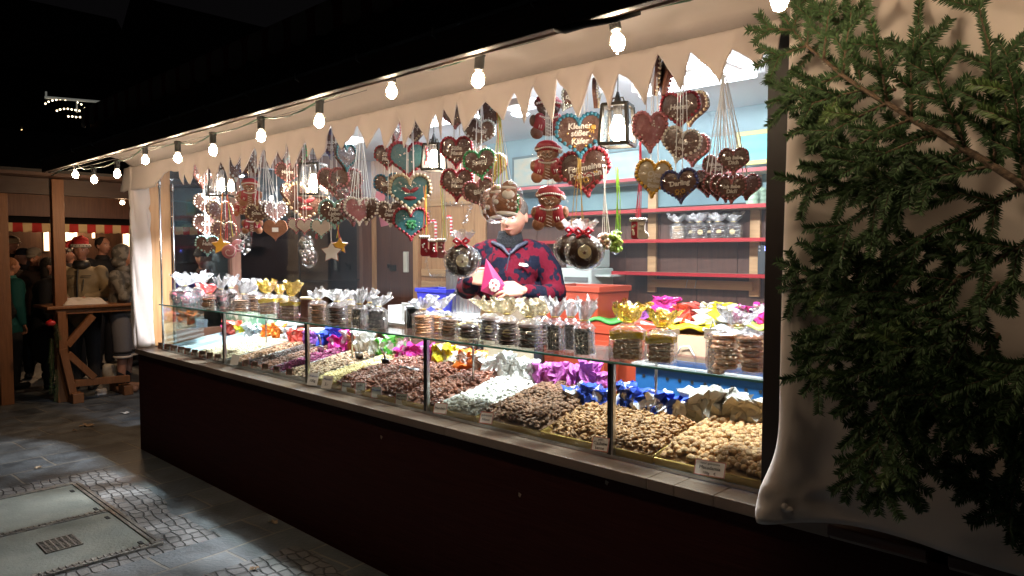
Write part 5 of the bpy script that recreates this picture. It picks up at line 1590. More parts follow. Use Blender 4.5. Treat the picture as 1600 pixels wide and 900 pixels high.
def heart(px, py, hpx, Y, border, lines, label, yawk=.75, yaw=None, roll=0., field=None, deco=None, string=True, wpx=None, tsz=1., th=.016, back=False):
    p = ony(px, py, Y)
    k = mpp(p)
    H = hpx * k
    yw = face_to(p, yawk) if yaw is None else yaw
    r = T('gingerbread_heart', label, 'gingerbread heart', tuple(p), yw, 'gingerbread hearts hanging in the sales opening')
    sx = 1.0 if wpx is None else wpx / hpx
    X = Matrix.Rotation(roll, 4, 'Y')
    m = MB(); m.slab([(a * H * sx, b_ * H) for a, b_ in HP], 0, th, 0, X); m.build('gingerbread', ginger if not back else gingerl, r, world=False, bevel=.004)
    if back:
        m = MB(); m.box(-.02, -.001, -.01, .02, 0, .018); m.build('sticker', cardw, r, world=False)
    else:
        if field:
            m = MB(); m.slab([(a * H * sx * .84, b_ * H * .84) for a, b_ in HP], -.003, 0, 0, X); m.build('icing_field', ICE[field], r, world=False)
        m = MB()
        nb = 40 if hpx > 44 else 30
        Q = heart_pts(nb)
        br = H * .044
        for i, (a, b_) in enumerate(Q):
            c = X @ Vector((a * H * sx * .93, -.004, b_ * H * .93))
            m.ball(c, (br * 1.05, br * .75, br * 1.05), 7, 5)
            if hpx > 50:
                c2 = X @ Vector((a * H * sx * .985, .002, b_ * H * .985)); m.ball(c2, br * .55, 6, 4)
        m.build('icing_border', ICE[border], r, smooth=True, world=False)
        fz = -.0045 if field else -.0015
        for i, (tx, ty, sz) in enumerate(lines):
            XX = X @ Matrix.Translation((0, fz, ty * H)) @ Matrix.Rotation(R(90), 4, 'X')
            text_mesh(tx, sz * H * tsz, icew, 'lettering', r, XX, .0018, .0007, .12)
        rnd = random.Random(int(px * 7 + py))
        m = MB()
        for i in range(7 if not lines else 5):
            a, b_ = rnd.uniform(-.26, .26), rnd.uniform(-.12, .28)
            if lines and abs(b_ - lines[0][1]) < .1: b_ = -.22; a *= .5
            m.ball(X @ Vector((a * H * sx, fz - .001, b_ * H)), (H * .022, .003, H * .022), 6, 4)
        if deco == 'sun':
            c = (.29 * H, .17 * H); m.ball((c[0], fz, c[1]), (.055 * H, .004, .055 * H), 12, 6)
            for q in range(5):
                a = math.pi * (.95 + q * .14); m.bar((c[0] + .07 * H * math.cos(a), fz, c[1] + .07 * H * math.sin(a)), (c[0] + .13 * H * math.cos(a), fz, c[1] + .13 * H * math.sin(a)), .004, .003)
        if deco in ('flowers', 'loop'):
            for cx in ((-.08, .08) if deco == 'flowers' else (0,)):
                for q in range(7):
                    a = q * 2 * math.pi / 7; m.ball(X @ Vector((cx * H + .05 * H * math.cos(a), fz, -.14 * H + .05 * H * math.sin(a))), (.022 * H, .003, .022 * H), 6, 4)
        dm = ICE['yellow'] if deco in ('sun', 'flowers', 'loop') else icew
        m.build('icing_dots', dm, r, smooth=True, world=False)
        if deco == 'loop':
            m = MB(); m.tube([(a * H * .34, fz, b_ * H * .34 - .17 * H) for a, b_ in heart_pts(20)], .0035, 6, closed=True); m.build('icing_outline', ICE['red'], r, smooth=True, world=False)
        if deco == 'bow':
            m = MB(); m.ball((-.12 * H, fz, .02 * H), (.13 * H, .004, .05 * H), 10, 6, 0, Matrix.Rotation(.5, 4, 'Y')); m.ball((.12 * H, fz, .02 * H), (.13 * H, .004, .05 * H), 10, 6, 0, Matrix.Rotation(-.5, 4, 'Y')); m.ball((0, fz, -.12 * H), (.16 * H, .004, .05 * H), 10, 6); m.build('icing_bow', ICE['red'], r, smooth=True, world=False)
        if deco == 'tree':
            m = MB()
            for q in range(14): m.ball((rnd.uniform(-.13, .13) * H, fz, rnd.uniform(-.12, .12) * H), (.05 * H, .004, .05 * H), 7, 5)
            m.build('icing_tree', ICE['green'], r, smooth=True, world=False)
        # clear wrapper in front
        m = MB(); n = len(HP)
        m.add([(0, -.022, .05 * H)] + [(a * H * sx * 1.06, .004, b_ * H * 1.06) for a, b_ in HP], [(0, 1 + i, 1 + (i + 1) % n) for i in range(n)], 0, X)
        m.build('wrapper', wrapf, r, smooth=True, world=False)
    if string:
        m = MB()
        for s_ in (-.16, .16):
            m.tube([X @ Vector((s_ * H * .6, .006, .36 * H)), Vector((s_ * .3 * H, .008, TOPZ - p.z))], .0017, 4)
        m.build('ribbon', ribw, r, world=False)
    return r
A_ = heart
A_(906, 212, 74, .16, 'blue', [('Kleiner', .20, .17), ('süßer', .05, .17), ('Käfer', -.12, .17)], 'large gingerbread heart with turquoise border reading Kleiner süßer Käfer', deco='sun', roll=-.03)
A_(914, 270, 78, .24, 'red', [('Für meine', .10, .165), ('Prinzessin', -.04, .165)], 'large gingerbread heart with red border reading Für meine Prinzessin', roll=-.16, deco='loop')
A_(892, 152, 50, .14, 'grey', [('Du', .18, .26), ('da..', -.02, .24)], 'grey bordered gingerbread heart reading Du da tilted above the turquoise one', roll=.55, wpx=32)
A_(934, 146, 46, .20, 'cream', [], 'gingerbread heart seen nearly edge on left of the right lantern', yaw=2.1)
A_(1062, 172, 60, .20, 'red', [('Honey', .08, .19)], 'gingerbread heart with dark red border reading Honey', yawk=.6)
A_(1078, 170, 56, .30, 'cream', [], 'cream bordered heart hanging behind the Honey heart', yawk=.3, string=False)
A_(1016, 206, 66, .12, 'pink', [], 'pale pink gingerbread heart with strong glare turned half away right of the lantern', yawk=1.7, wpx=56, field='rose')
A_(1021, 279, 62, .14, 'yellow', [('Opa', .1, .2), ('ist der', -.05, .13), ('Beste', -.18, .13)], 'yellow bordered gingerbread heart with glare reading Opa', yawk=1.5, roll=.1, wpx=56, field='cream')
A_(1063, 227, 58, .18, 'white', [('I lieb', .10, .18), ('you', -.08, .18)], 'white bordered gingerbread heart reading lieb you under the Honey heart', yawk=.8, roll=.25)
A_(1082, 235, 52, .28, 'rose', [], 'dark heart half hidden behind the white bordered one', yawk=.3, string=False)
A_(1062, 291, 56, .16, 'navy', [('Darling', .08, .19)], 'navy bordered gingerbread heart reading Darling', yawk=.6, roll=-.1, deco='flowers')
A_(1026, 116, 66, .20, 'cream', [], 'gingerbread heart seen edge on high above the pale pink one, left of two', yaw=2.25)
A_(1040, 122, 66, .22, 'rose', [], 'gingerbread heart seen edge on high above the pale pink one, right of two', yaw=2.4)
ild = [(1120, 262, 42, .24, .9), (1106, 287, 44, .22, 1.6), (1121, 292, 44, .20, 1.5), (1134, 294, 46, .18, 1.3), (1166, 292, 42, .24, .2), (1146, 252, 44, .15, .7), (1143, 297, 44, .13, .7)]
for i, q in enumerate(ild):
    A_(q[0], q[1], q[2], q[3], 'rose', [('Ich liebe', .12, .17), ('Dich', -.05, .19)] if i != 4 else [], ['rear upper rose bordered heart of the Ich liebe Dich bundle', 'leftmost rose bordered heart of the Ich liebe Dich bundle', 'second rose bordered heart from the left in the Ich liebe Dich bundle', 'third rose bordered heart from the left in the Ich liebe Dich bundle', 'rightmost rose bordered heart of the bundle seen edge on', 'front upper heart reading Ich liebe Dich in the bundle of small hearts', 'front lower heart reading Ich liebe Dich in the bundle of small hearts'][i], yawk=q[4], string=False, deco=None)
# middle
A_(713, 238, 52, .22, 'red', [('Süße', .12, .17), ('Maus', -.03, .17)], 'upper of two red bordered round hearts reading Süße Maus', yawk=.7, wpx=50)
A_(714, 289, 54, .22, 'red', [('Süße', .12, .17), ('Maus', -.03, .17)], 'lower of two red bordered round hearts reading Süße Maus', yawk=.7, wpx=50)
A_(711, 182, 40, .16, 'rose', [], 'dark heart whose lower tip shows between two icicles above the red bordered hearts', yawk=.6)
A_(748, 208, 48, .26, 'grey', [('Mausi', .08, .2)], 'grey bordered gingerbread heart reading Mausi', yawk=.9, roll=.15)
A_(762, 178, 44, .34, 'mint', [], 'mint bordered heart tilted behind an icicle above the Mausi heart', yawk=.4, roll=.7)
A_(750, 257, 50, .22, 'green', [('Spatzl', .08, .2)], 'bright green bordered gingerbread heart reading Spatzl', yawk=.8, roll=-.15)
A_(770, 262, 46, .34, 'grey', [], 'pale heart partly hidden behind the green bordered one', yawk=.2, string=False)
A_(750, 303, 50, .26, 'rose', [('Bärli', .08, .2)], 'dark red heart reading Bärli under the green bordered heart', yawk=.9, roll=-.3)
A_(605, 246, 40, .22, 'red', [('Süße', .12, .2), ('Maus', -.06, .2)], 'small red bordered heart at the top beside the large teal one', yawk=.7)
A_(606, 291, 42, .22, 'blue', [('Bussi', .08, .2)], 'small dark blue bordered heart in the column left of the big teal hearts', yawk=.8, roll=-.1)
A_(610, 334, 42, .20, 'white', [('Herz', .12, .18), ('Dame', -.04, .18)], 'small white bordered heart at the bottom of its column before the door', yawk=.7)
A_(638, 250, 60, .24, 'red', [], 'big red bordered heart with grey teal field, top of its column', yawk=1.1, field='teal')
A_(641, 302, 64, .20, 'cream', [], 'big cream bordered heart with teal field and red icing bow', yawk=.8, field='teal', deco='bow')
A_(642, 350, 54, .24, 'red', [], 'big red bordered heart with teal field and green icing tree', yawk=.9, field='teal', deco='tree')
A_(618, 205, 46, .26, 'rose', [], 'gingerbread heart seen edge on behind the icicle above the red bordered heart', yaw=2.2)
A_(648, 203, 46, .28, 'cream', [], 'gingerbread heart seen edge on above the big teal hearts', yaw=.1)
# left of the door
A_(517, 222, 56, .22, 'navy', [('Zauber', .0, .17), ('maus', -.13, .17)], 'dark violet heart hanging highest beside the clear bulb', yawk=.8, wpx=44)
A_(541, 246, 46, .24, 'teal', [], 'dark blue heart turned sideways behind an icicle left of the door', yawk=1.9)
A_(521, 284, 46, .20, 'pink', [('Kleine', .14, .17), ('süße', .0, .17), ('Maus', -.14, .17)], 'pink edged heart reading Kleine süße Maus', yawk=.7, wpx=50)
A_(540, 286, 50, .26, 'rose', [], 'purple heart half hidden behind the pink edged one', yawk=1.2)
A_(523, 334, 48, .20, 'mint', [('Mein', .14, .17), ('Lieber', .0, .17), ('Opa', -.14, .17)], 'heart with pale blue and white border reading Mein Lieber Opa', yawk=.7, wpx=50)
A_(545, 308, 44, .28, 'rose', [], 'dark red heart behind the pale blue bordered one', yawk=1.5)
A_(552, 332, 44, .24, 'rose', [], 'left heart of the red and white bundle beside the window post', yawk=1.6, string=False)
A_(561, 330, 46, .20, 'white', [], 'front heart of the red and white bundle beside the window post', yawk=1.3, string=False, field='rose')
A_(573, 330, 44, .24, 'white', [], 'right heart of the red and white bundle beside the window post', yawk=.3, string=False)
A_(449, 271, 36, .22, 'rose', [('Mama', .06, .2)], 'small dusty red heart at the upper left of the large cream heart', yawk=.9)
A_(466, 245, 40, .30, 'green', [], 'dark heart peeking between icicles above the bright lantern', yawk=.2)
A_(444, 240, 34, .28, 'teal', [], 'small dark heart edge visible between two icicles left of the bright lantern', yawk=2.0)
A_(478, 318, 66, .30, 'cream', [], 'largest cream bordered heart below the bright lantern', yawk=.9, roll=.12, deco='bow')
A_(452, 303, 34, .22, 'cream', [], 'small heart seen obliquely left of the largest cream heart', yawk=1.9)
A_(463, 353, 26, .16, 'pink', [('ich', .05, .3)], 'tiny pink and white heart left of the red striped candy', yawk=.8, field='white')
A_(476, 354, 26, .18, 'pink', [], 'tiny pink heart directly right of the other tiny pink heart', yawk=.8, field='white')
A_(502, 357, 32, .18, 'mint', [], 'small mint bordered heart under the bright lantern', yawk=.8, field='white')
# far left
A_(322, 320, 36, .24, 'white', [('Papa', .08, .2)], 'narrow white bordered heart at the top of the leftmost column', yawk=1.2)
A_(322, 353, 38, .24, 'white', [('Oma', .08, .2)], 'narrow white bordered heart in the middle of the leftmost column', yawk=1.3)
A_(324, 384, 34, .22, 'mint', [('Hallo', .08, .2)], 'mint bordered heart at the bottom of the leftmost column', yawk=.9)
A_(344, 333, 40, .28, 'cream', [], 'brown heart seen obliquely behind the orange ribbon', yawk=1.4)
A_(350, 363, 36, .28, 'cream', [], 'cream bordered heart low behind the yellow star', yawk=1.2)
A_(339, 368, 32, .32, 'grey', [], 'dark heart between the mint heart and the yellow star', yawk=.8)
A_(316, 275, 40, .20, 'rose', [], 'dark heart beneath the icicles at the far left', yawk=1.8)
A_(402, 335, 34, .16, 'cream', [('Schatz', .05, .2)], 'dark brown heart hanging in front of the left teddies', yawk=.8)
A_(420, 330, 34, .22, 'white', [], 'pale heart seen edge on right of the left teddies', yaw=1.9)
A_(431, 332, 36, .24, 'white', [], 'pale heart right of the edge on one, left of the window', yaw=1.5)
A_(430, 360, 34, .18, 'cream', [], 'plain gingerbread heart with a white sticker on its back', yawk=.8, back=True)
# chocolate chains at top left
A_(368, 262, 44, .18, 'grey', [], 'dark heart behind the icicles above the left teddies', yawk=1.5)
A_(398, 250, 40, .22, 'grey', [], 'dark heart with silver glare between icicles above the left teddies', yawk=2.0)
A_(388, 262, 34, .26, 'navy', [], 'dark heart lying askew behind the icicles above the left teddies', yawk=.8, roll=1.2)

# ---- teddies
def teddy(px, py, hpx, Y, label, yawk=.75, hat=True, shaded=False):
    p = ony(px, py, Y); k = mpp(p); H = hpx * k
    yw = face_to(p, yawk)
    r = T('gingerbread_teddy', label, 'gingerbread teddy', tuple(p), yw, 'gingerbread teddies in red jackets')
    g_ = gingerl if not shaded else ginger  # darker gingerbread stands in for the shadow on the upper teddy
    def bl(m, x, z, rx, rz, ry=.012, y=.0, X=None, seg=14): m.ball((x * H, y, z * H), (rx * H, ry, rz * H), seg, 8, 0, X)
    m = MB(); bl(m, 0, .20, .27, .20); bl(m, 0, -.18, .30, .26, .011); bl(m, -.26, -.36, .15, .15, .013); bl(m, .26, -.36, .15, .15, .013); bl(m, -.24, .30, .09, .09, .01); bl(m, -.33, -.10, .10, .14, .012); bl(m, .33, -.10, .10, .14, .012)
    m.build('gingerbread', g_, r, smooth=True, world=False)
    m = MB(); bl(m, -.20, -.14, .16, .22, .013, -.003); bl(m, .20, -.14, .16, .22, .013, -.003); m.build('jacket', ICE['red'], r, smooth=True, world=False)
    m = MB(); bl(m, -.02, .36, .27, .14, .014, -.002); bl(m, .22, .28, .12, .10, .012, -.001); m.build('hat', ICE['red'], r, smooth=True, world=False)
    m = MB()
    for i in range(13):
        t = i / 12; m.ball(((-.27 + .54 * t) * H, -.014, (.27 + .05 * math.sin(math.pi * t)) * H), (.026 * H, .005, .026 * H), 6, 5)
    for i in range(11):
        t = i / 10; m.ball(((-.20 + .40 * t) * H, -.013, (-.01 - .04 * math.sin(math.pi * t) + .0) * H), (.024 * H, .004, .024 * H), 6, 5)
    m.ball((.31 * H, -.008, .22 * H), (.06 * H, .010, .06 * H), 8, 6)
    for sx in (-1, 1):
        m.tube([(sx * .09 * H - .03 * H, -.0135, .20 * H), (sx * .09 * H, -.014, .225 * H), (sx * .09 * H + .03 * H, -.0135, .20 * H)], .0014, 5)
        for q in (.0, .05): m.tube([(sx * (.16 + q) * H, -.0165, -.20 * H), (sx * (.18 + q) * H, -.017, -.28 * H)], .0016, 5)
    m.tube([(-.11 * H, -.0135, .13 * H), (-.05 * H, -.014, .08 * H), (0, -.0145, .12 * H), (.05 * H, -.014, .08 * H), (.11 * H, -.0135, .13 * H)], .0016, 5)
    for i in range(4): m.tube([(-.06 * H, -.0125, (-.16 - i * .07) * H), (.06 * H, -.0125, (-.21 - i * .07) * H)], .0012, 5)
    m.build('icing_lines', icew, r, smooth=True, world=False)
    m = MB(); m.ball((0, -.0145, .155 * H), (.022 * H, .004, .018 * H), 8, 6)
    m.ball((-.08 * H, -.0132, .185 * H), (.012 * H, .003, .014 * H), 6, 5); m.ball((.08 * H, -.0132, .185 * H), (.012 * H, .003, .014 * H), 6, 5); m.build('eyes_and_nose', dark, r, smooth=True, world=False)
    m = MB(); poly = []
    for i in range(40):
        a = 2 * math.pi * i / 40; rr = .50 + .05 * math.cos(2 * a) - .02 * math.cos(4 * a)
        poly.append((rr * math.cos(a) * .80 * H, rr * math.sin(a) * 1.02 * H))
    m.add([(0, -.026, 0)] + [(a, .004, b_) for a, b_ in poly], [(0, 1 + i, 1 + (i + 1) % 40) for i in range(40)]); m.build('wrapper', wrapf, r, smooth=True, world=False)
    m = MB()
    for s_ in (-.05, .05): m.tube([(s_ * H, .004, .48 * H), (s_ * H, .006, TOPZ - p.z)], .0017, 4)
    m.build('ribbon', ribw, r, world=False)
    return r
teddy(857, 182, 70, .28, 'teddy coloured darker for its shade, half hidden by an icicle above the two red jacket ones', 1.2, shaded=True)
teddy(856, 252, 66, .20, 'upper of the two gingerbread teddies in red jackets beside the seller')
teddy(859, 325, 70, .20, 'lower of the two gingerbread teddies in red jackets beside the seller')
teddy(391, 300, 44, .20, 'upper gingerbread teddy in the group at the left', .7)
teddy(394, 345, 40, .22, 'lower gingerbread teddy in the group at the left', .7)
teddy(378, 318, 40, .30, 'gingerbread teddy behind the two left ones', .3)
# ---- santa figures
def santa(px, py, hpx, Y, label, yawk=.8, roll=0.):
    p = ony(px, py, Y); k = mpp(p); H = hpx * k
    r = T('gingerbread_santa', label, 'gingerbread santa', tuple(p), face_to(p, yawk), 'gingerbread santas on coloured ribbons')
    X = Matrix.Rotation(roll, 4, 'Y')
    m = MB(); m.ball((0, 0, -.1 * H), (.36 * H, .014, .36 * H), 16, 10, 0, X); m.ball((0, 0, .26 * H), (.22 * H, .013, .24 * H), 14, 8, 0, X); m.build('gingerbread', gingerl, r, smooth=True, world=False)
    m = MB()
    m.ball((0, -.010, .13 * H), (.17 * H, .010, .13 * H), 12, 8, 0, X); m.ball((.04 * H, -.008, .44 * H), (.07 * H, .010, .06 * H), 8, 6, 0, X); m.ball((0, -.008, .31 * H), (.20 * H, .009, .045 * H), 12, 6, 0, X)
    m.ball((0, -.010, -.36 * H), (.30 * H, .010, .06 * H), 12, 6, 0, X); m.ball((-.3 * H, -.006, -.08 * H), (.08 * H, .010, .07 * H), 8, 6, 0, X)
    for q in range(8):
        m.ball((math.cos(q * .8) * .13 * H + .12 * H, -.012, math.sin(q * .8) * .10 * H - .12 * H), .006, 6, 4, 0, X)
    m.build('icing', icew, r, smooth=True, world=False)
    m = MB(); m.ball((0, -.013, .235 * H), (.075 * H, .006, .05 * H), 8, 6, 0, X); m.build('face', mat('marzipan_face', (.62, .36, .26), .5), r, smooth=True, world=False)
    m = MB()
    for q in range(7): m.ball(((.26 + .02 * (q % 2)) * H, -.008, (-.3 + q * .07) * H), .007, 6, 4, 0, X)
    m.build('green_trim', ICE['green'], r, smooth=True, world=False)
    m = MB(); m.ball((0, .0, -.02 * H), (.42 * H, .024, .5 * H), 18, 12, 0, X); m.build('wrapper', wrapf, r, smooth=True, world=False)
    return r
santa(794, 312, 60, .16, 'front gingerbread santa with white beard covering the face of the seller', .8, .08)
santa(778, 318, 58, .20, 'gingerbread santa directly behind the front one to its left', 1.3, -.1)
santa(768, 322, 54, .26, 'leftmost gingerbread santa of the bundle seen from its chocolate side', 1.7, -.3)
def ribbon_bundle(top, bots, Yt, Yb, cols, label, rad=.0019, flat=False):
    tp = ony(top[0], top[1], Yt)
    tp2 = Vector((tp.x, tp.y, tp.z))
    r = T('ribbon_bundle', label, 'ribbons', tuple(tp2), 0, None)
    by = {}
    rnd = random.Random(int(top[0]))
    for i, b_ in enumerate(bots):
        c = cols[i % len(cols)]
        q = ony(b_[0], b_[1], Yb + rnd.uniform(-.02, .02))
        t2 = tp2 + Vector((rnd.uniform(-.012, .012), rnd.uniform(-.01, .01), rnd.uniform(-.01, .01)))
        mid = t2.lerp(q, .5) + Vector((rnd.uniform(-.006, .006), 0, 0))
        by.setdefault(c, MB()).tube([t2, mid, q], rad, 4)
    for c, m in by.items():
        m.build('ribbon', RIB[c], r)
    return r
ribbon_bundle((780, 165), [(768 + i * 2.6, 292 + (i % 3) * 3) for i in range(13)], .22, .19, 'wydwgwoyw', 'fan of yellow, white and gold ribbons holding the santas')
ribbon_bundle((1131, 118), [(1104, 268), (1110, 272), (1117, 275), (1121, 245), (1128, 276), (1134, 238), (1139, 276), (1143, 236), (1150, 278), (1155, 240), (1162, 276), (1168, 275), (1146, 280), (1126, 250)], .20, .17, 'w', 'fan of white ribbons holding the bundle of small hearts', .002)
ribbon_bundle((564, 195), [(546, 318), (551, 318), (556, 316), (560, 318), (565, 314), (570, 318), (575, 318), (580, 320)], .26, .21, 'w', 'white ribbons hanging left of the door beside the window post')
ribbon_bundle((411, 232), [(398, 315), (404, 317), (410, 318), (417, 316), (424, 318), (430, 320), (436, 320)], .22, .2, 'w', 'white ribbons spreading above the heart with the sticker')
ribbon_bundle((998, 215), [(993, 340), (995, 342), (997, 341), (999, 343), (1001, 341)], .16, .16, 'rp', 'red ribbons above the two small stockings at the right')
ribbon_bundle((965, 262), [(962, 362), (965, 364), (967, 362), (969, 363)], .16, .16, 'g', 'lime green ribbons under the right lantern')
ribbon_bundle((945, 262), [(941, 366), (945, 368), (949, 367), (953, 368)], .18, .18, 'w', 'thin white ribbons above the biscuit rolls')
ribbon_bundle((905, 250), [(893, 352), (899, 352), (909, 352), (912, 350)], .14, .14, 'd', 'gold ribbons in front of the Prinzessin heart')
ribbon_bundle((664, 290), [(660, 366), (663, 366), (666, 368), (669, 366)], .18, .18, 'ory', 'orange and red ribbons left of the tinsel')
ribbon_bundle((692, 288), [(690, 372), (693, 372), (696, 374), (699, 372)], .18, .18, 'wyg', 'yellow green and white ribbons above the small stockings')
ribbon_bundle((346, 300), [(344, 372), (345, 374)], .18, .18, 'o', 'orange ribbon above the yellow star')
ribbon_bundle((356, 305), [(352, 374), (355, 376), (364, 370), (370, 368), (375, 366)], .20, .2, 'rry', 'red ribbons at the left column')
ribbon_bundle((500, 318), [(493, 372), (495, 374)], .18, .18, 'r', 'single red ribbon at the tag bag')
ribbon_bundle((516, 345), [(517, 380), (518, 380)], .18, .18, 'w', 'white ribbon holding the white star')
ribbon_bundle((528, 350), [(526, 372), (529, 372), (532, 374)], .20, .2, 'yor', 'yellow and red ribbons holding the yellow star')
# ---- small hanging sweets
def star(px, py, hpx, Y, mt_, label):
    p = ony(px, py, Y); H = hpx * mpp(p)
    r = T('iced_star', label, 'iced star', tuple(p), face_to(p, .8))
    poly = [((.5 if i % 2 == 0 else .27) * H * math.cos(math.pi / 2 + i * math.pi / 5), (.5 if i % 2 == 0 else .27) * H * math.sin(math.pi / 2 + i * math.pi / 5)) for i in range(10)]
    m = MB(); m.slab(poly, 0, .014); m.build('biscuit', gingerl, r, world=False, bevel=.004)
    m = MB(); m.slab([(a * .88, b_ * .88) for a, b_ in poly], -.005, 0); m.build('icing', mt_, r, world=False, bevel=.002)
star(518, 394, 36, .18, icew, 'white iced star with a red tag hanging lowest left of the door')
star(531, 384, 28, .22, ICE['yellow'], 'yellow iced star behind the white star')
star(345, 384, 32, .18, ICE['yellow'], 'yellow iced star at the lower end of the left column')
def stocking(px, py, hpx, Y, mt_, label):
    p = ony(px, py, Y); H = hpx * mpp(p)
    r = T('iced_stocking', label, 'iced stocking', tuple(p), face_to(p, .8), 'small iced stockings')
    poly = [(-.16, .35), (.16, .35), (.15, -.10), (.30, -.22), (.32, -.38), (.2, -.46), (-.12, -.46), (-.18, -.36)]
    m = MB(); m.slab([(a * H, b_ * H) for a, b_ in poly], 0, .016); m.build('stocking', mt_, r, world=False, bevel=.004)
    m = MB()
    for i in range(5): m.ball((-.18 * H + i * .09 * H, .004, .38 * H), (.07 * H, .014, .09 * H), 7, 5)
    m.build('icing_cuff', icew, r, smooth=True, world=False)
    m = MB()
    for q in range(5): m.ball((random.uniform(-.08, .1) * H, -.002, random.uniform(-.3, .2) * H), .005, 6, 4)
    m.build('icing_dots', icew, r, smooth=True, world=False)
stocking(663, 384, 36, .18, ICE['red'], 'red iced stocking with white cuff left of the chocolate disc, left one')
stocking(676, 388, 32, .20, ICE['red'], 'narrow red iced stocking, second from the left')
stocking(689, 388, 34, .18, ICE['rose'], 'brownish iced stocking touching the chocolate disc')
stocking(992, 357, 36, .16, ICE['red'], 'red iced stocking hanging on red ribbons at the right')
stocking(1002, 357, 36, .15, icew, 'white iced stocking hanging on red ribbons at the right')
def choc_disc(px, py, hpx, Y, label, yawk=.8):
    p = ony(px, py, Y); H = hpx * mpp(p)
    r = T('chocolate_disc', label, 'chocolate disc', tuple(p), face_to(p, yawk), 'wrapped chocolate discs with red bows')
    m = MB(); m.lathe([(.02, -.03), (.30 * H, -.028), (.40 * H, -.012), (.40 * H, .012), (.30 * H, .028), (.02, .03)], 32, X=Matrix.Translation((0, 0, -.08 * H)) @ Matrix.Rotation(R(90), 4, 'X')); m.build('chocolate', mat('dark_chocolate', (.030, .014, .010), .3, col2=(.05, .028, .02), nscale=20, bump=.4, bscale=60, coat=.5), r, smooth=True, world=False)
    m = MB(); m.lathe([(.001, 0), (.155 * H, 0), (.155 * H, .002), (.001, .002)], 24, X=Matrix.Translation((.03 * H, -.031, -.08 * H)) @ Matrix.Rotation(R(90), 4, 'X')); o = m.build('label', goldlab, r, world=False)
    m = MB(); m.slab([(.03 * H + .06 * H * a, -.11 * H + .05 * H * b_) for a, b_ in ((-.5, -.5), (.5, -.5), (.5, .2), (.9, .3), (.3, .6), (.1, 1.2), (-.2, .5), (-.9, .4), (-.4, .1))], -.0345, -.034); m.build('emblem', ginger, o, world=False)
    B = MB(); n = 36
    rings = []
    for z, q in ((-.52, .04), (-.48, .20), (-.38, .34), (-.2, .44), (0, .46), (.16, .38), (.28, .2), (.36, .05)):
        rings.append([(q * H * math.cos(a) * (1 + .05 * math.sin(a * 9)), q * .42 * H * math.sin(a) * (1 + .2 * math.sin(a * 7 + z * 9)), z * H) for a in [2 * math.pi * j / n for j in range(n)]])
    B.add([v for q in rings for v in q], [(i * n + j, i * n + (j + 1) % n, (i + 1) * n + (j + 1) % n, (i + 1) * n + j) for i in range(len(rings) - 1) for j in range(n)])
    B.build('wrapper', film, r, smooth=True, world=False)
    C = MB(); rings = []
    for z, q in ((.36, .05), (.42, .13), (.52, .2), (.64, .27)):
        rings.append([(q * H * math.cos(a) * (1 + .2 * math.sin(a * 5 + z * 5)) + .12 * (z - .36) * H, q * .6 * H * math.sin(a) * (1 + .3 * math.sin(a * 4)), z * H * (1 + .08 * math.sin(3 * a))) for a in [2 * math.pi * j / n for j in range(n)]])
    C.add([v for q in rings for v in q], [(i * n + j, i * n + (j + 1) % n, (i + 1) * n + (j + 1) % n, (i + 1) * n + j) for i in range(len(rings) - 1) for j in range(n)])
    C.build('crinkled_top', filmtop, r, smooth=True, world=False)
    m = MB()
    for sx in (-1, 1):
        m.tube([(0, -.02, .36 * H), (sx * .12 * H, -.03, .46 * H), (sx * .20 * H, -.025, .40 * H), (sx * .12 * H, -.02, .34 * H), (0, -.02, .36 * H)], .006, 6)
        m.tube([(0, -.02, .36 * H), (sx * .16 * H, -.03, .24 * H)], .005, 6)
    m.ball((0, -.025, .36 * H), .009, 8, 6)
    m.build('bow', RIB['r'], r, smooth=True, world=False)
choc_disc(913, 388, 68, .12, 'wrapped dark chocolate disc with red bow hanging right of the seller')
choc_disc(893, 384, 62, .20, 'second wrapped chocolate disc half behind the one right of the seller', 1.4)
choc_disc(722, 402, 64, .14, 'wrapped dark chocolate disc with red bow hanging left of the seller')
def nugget(px, py, wpx, hpx, Y, mt_, label, name, cat, n_=26, sub=False):
    p = ony(px, py, Y); k = mpp(p)
    r = T(name, label, cat, tuple(p), face_to(p, .8))
    rnd = random.Random(int(px))
    m = MB()
    for i in range(n_):
        m.ball((rnd.uniform(-.4, .4) * wpx * k, rnd.uniform(-.02, .02), rnd.uniform(-.4, .4) * hpx * k), rnd.uniform(.008, .013), 7, 5)
    m.build('pieces', mt_, r, smooth=True, world=False)
    m = MB(); m.ball((0, 0, 0), (wpx * k * .6, .035, hpx * k * .6), 16, 10); m.build('wrapper', wrapf, r, smooth=True, world=False)
nugget(962, 378, 18, 34, .14, mat('lime_candy', (.30, .48, .05), .45, bump=.5), 'bag of lime green candy hanging on green ribbons', 'candy_bag', 'candy bag', 40)
nugget(943, 378, 20, 26, .18, mat('biscuit_rolls', (.40, .20, .12), .5, col2=(.65, .5, .4), nscale=60, bump=.4), 'bag of pinkish brown biscuit rolls beside the lime candy', 'candy_bag', 'candy bag', 30)
nugget(478, 385, 22, 30, .18, mat('greenish_candy', (.16, .20, .16), .5, col2=(.6, .55, .5), nscale=50), 'grey green candy bag hanging above the white tag', 'candy_bag', 'candy bag', 24)
nugget(483, 402, 22, 28, .16, mat('pale_candy', (.55, .52, .50), .5, col2=(.25, .15, .1), nscale=40), 'clear bag with pale sweets and a white tag, lowest in its column', 'candy_bag', 'candy bag', 18)
nugget(382, 378, 18, 32, .20, mat('monochrome_candy', (.65, .65, .65), .5, col2=(.03, .03, .03), nscale=50, contrast=(.5, .52)), 'black and white candy bag left of the heart with the sticker', 'candy_bag', 'candy bag', 20)
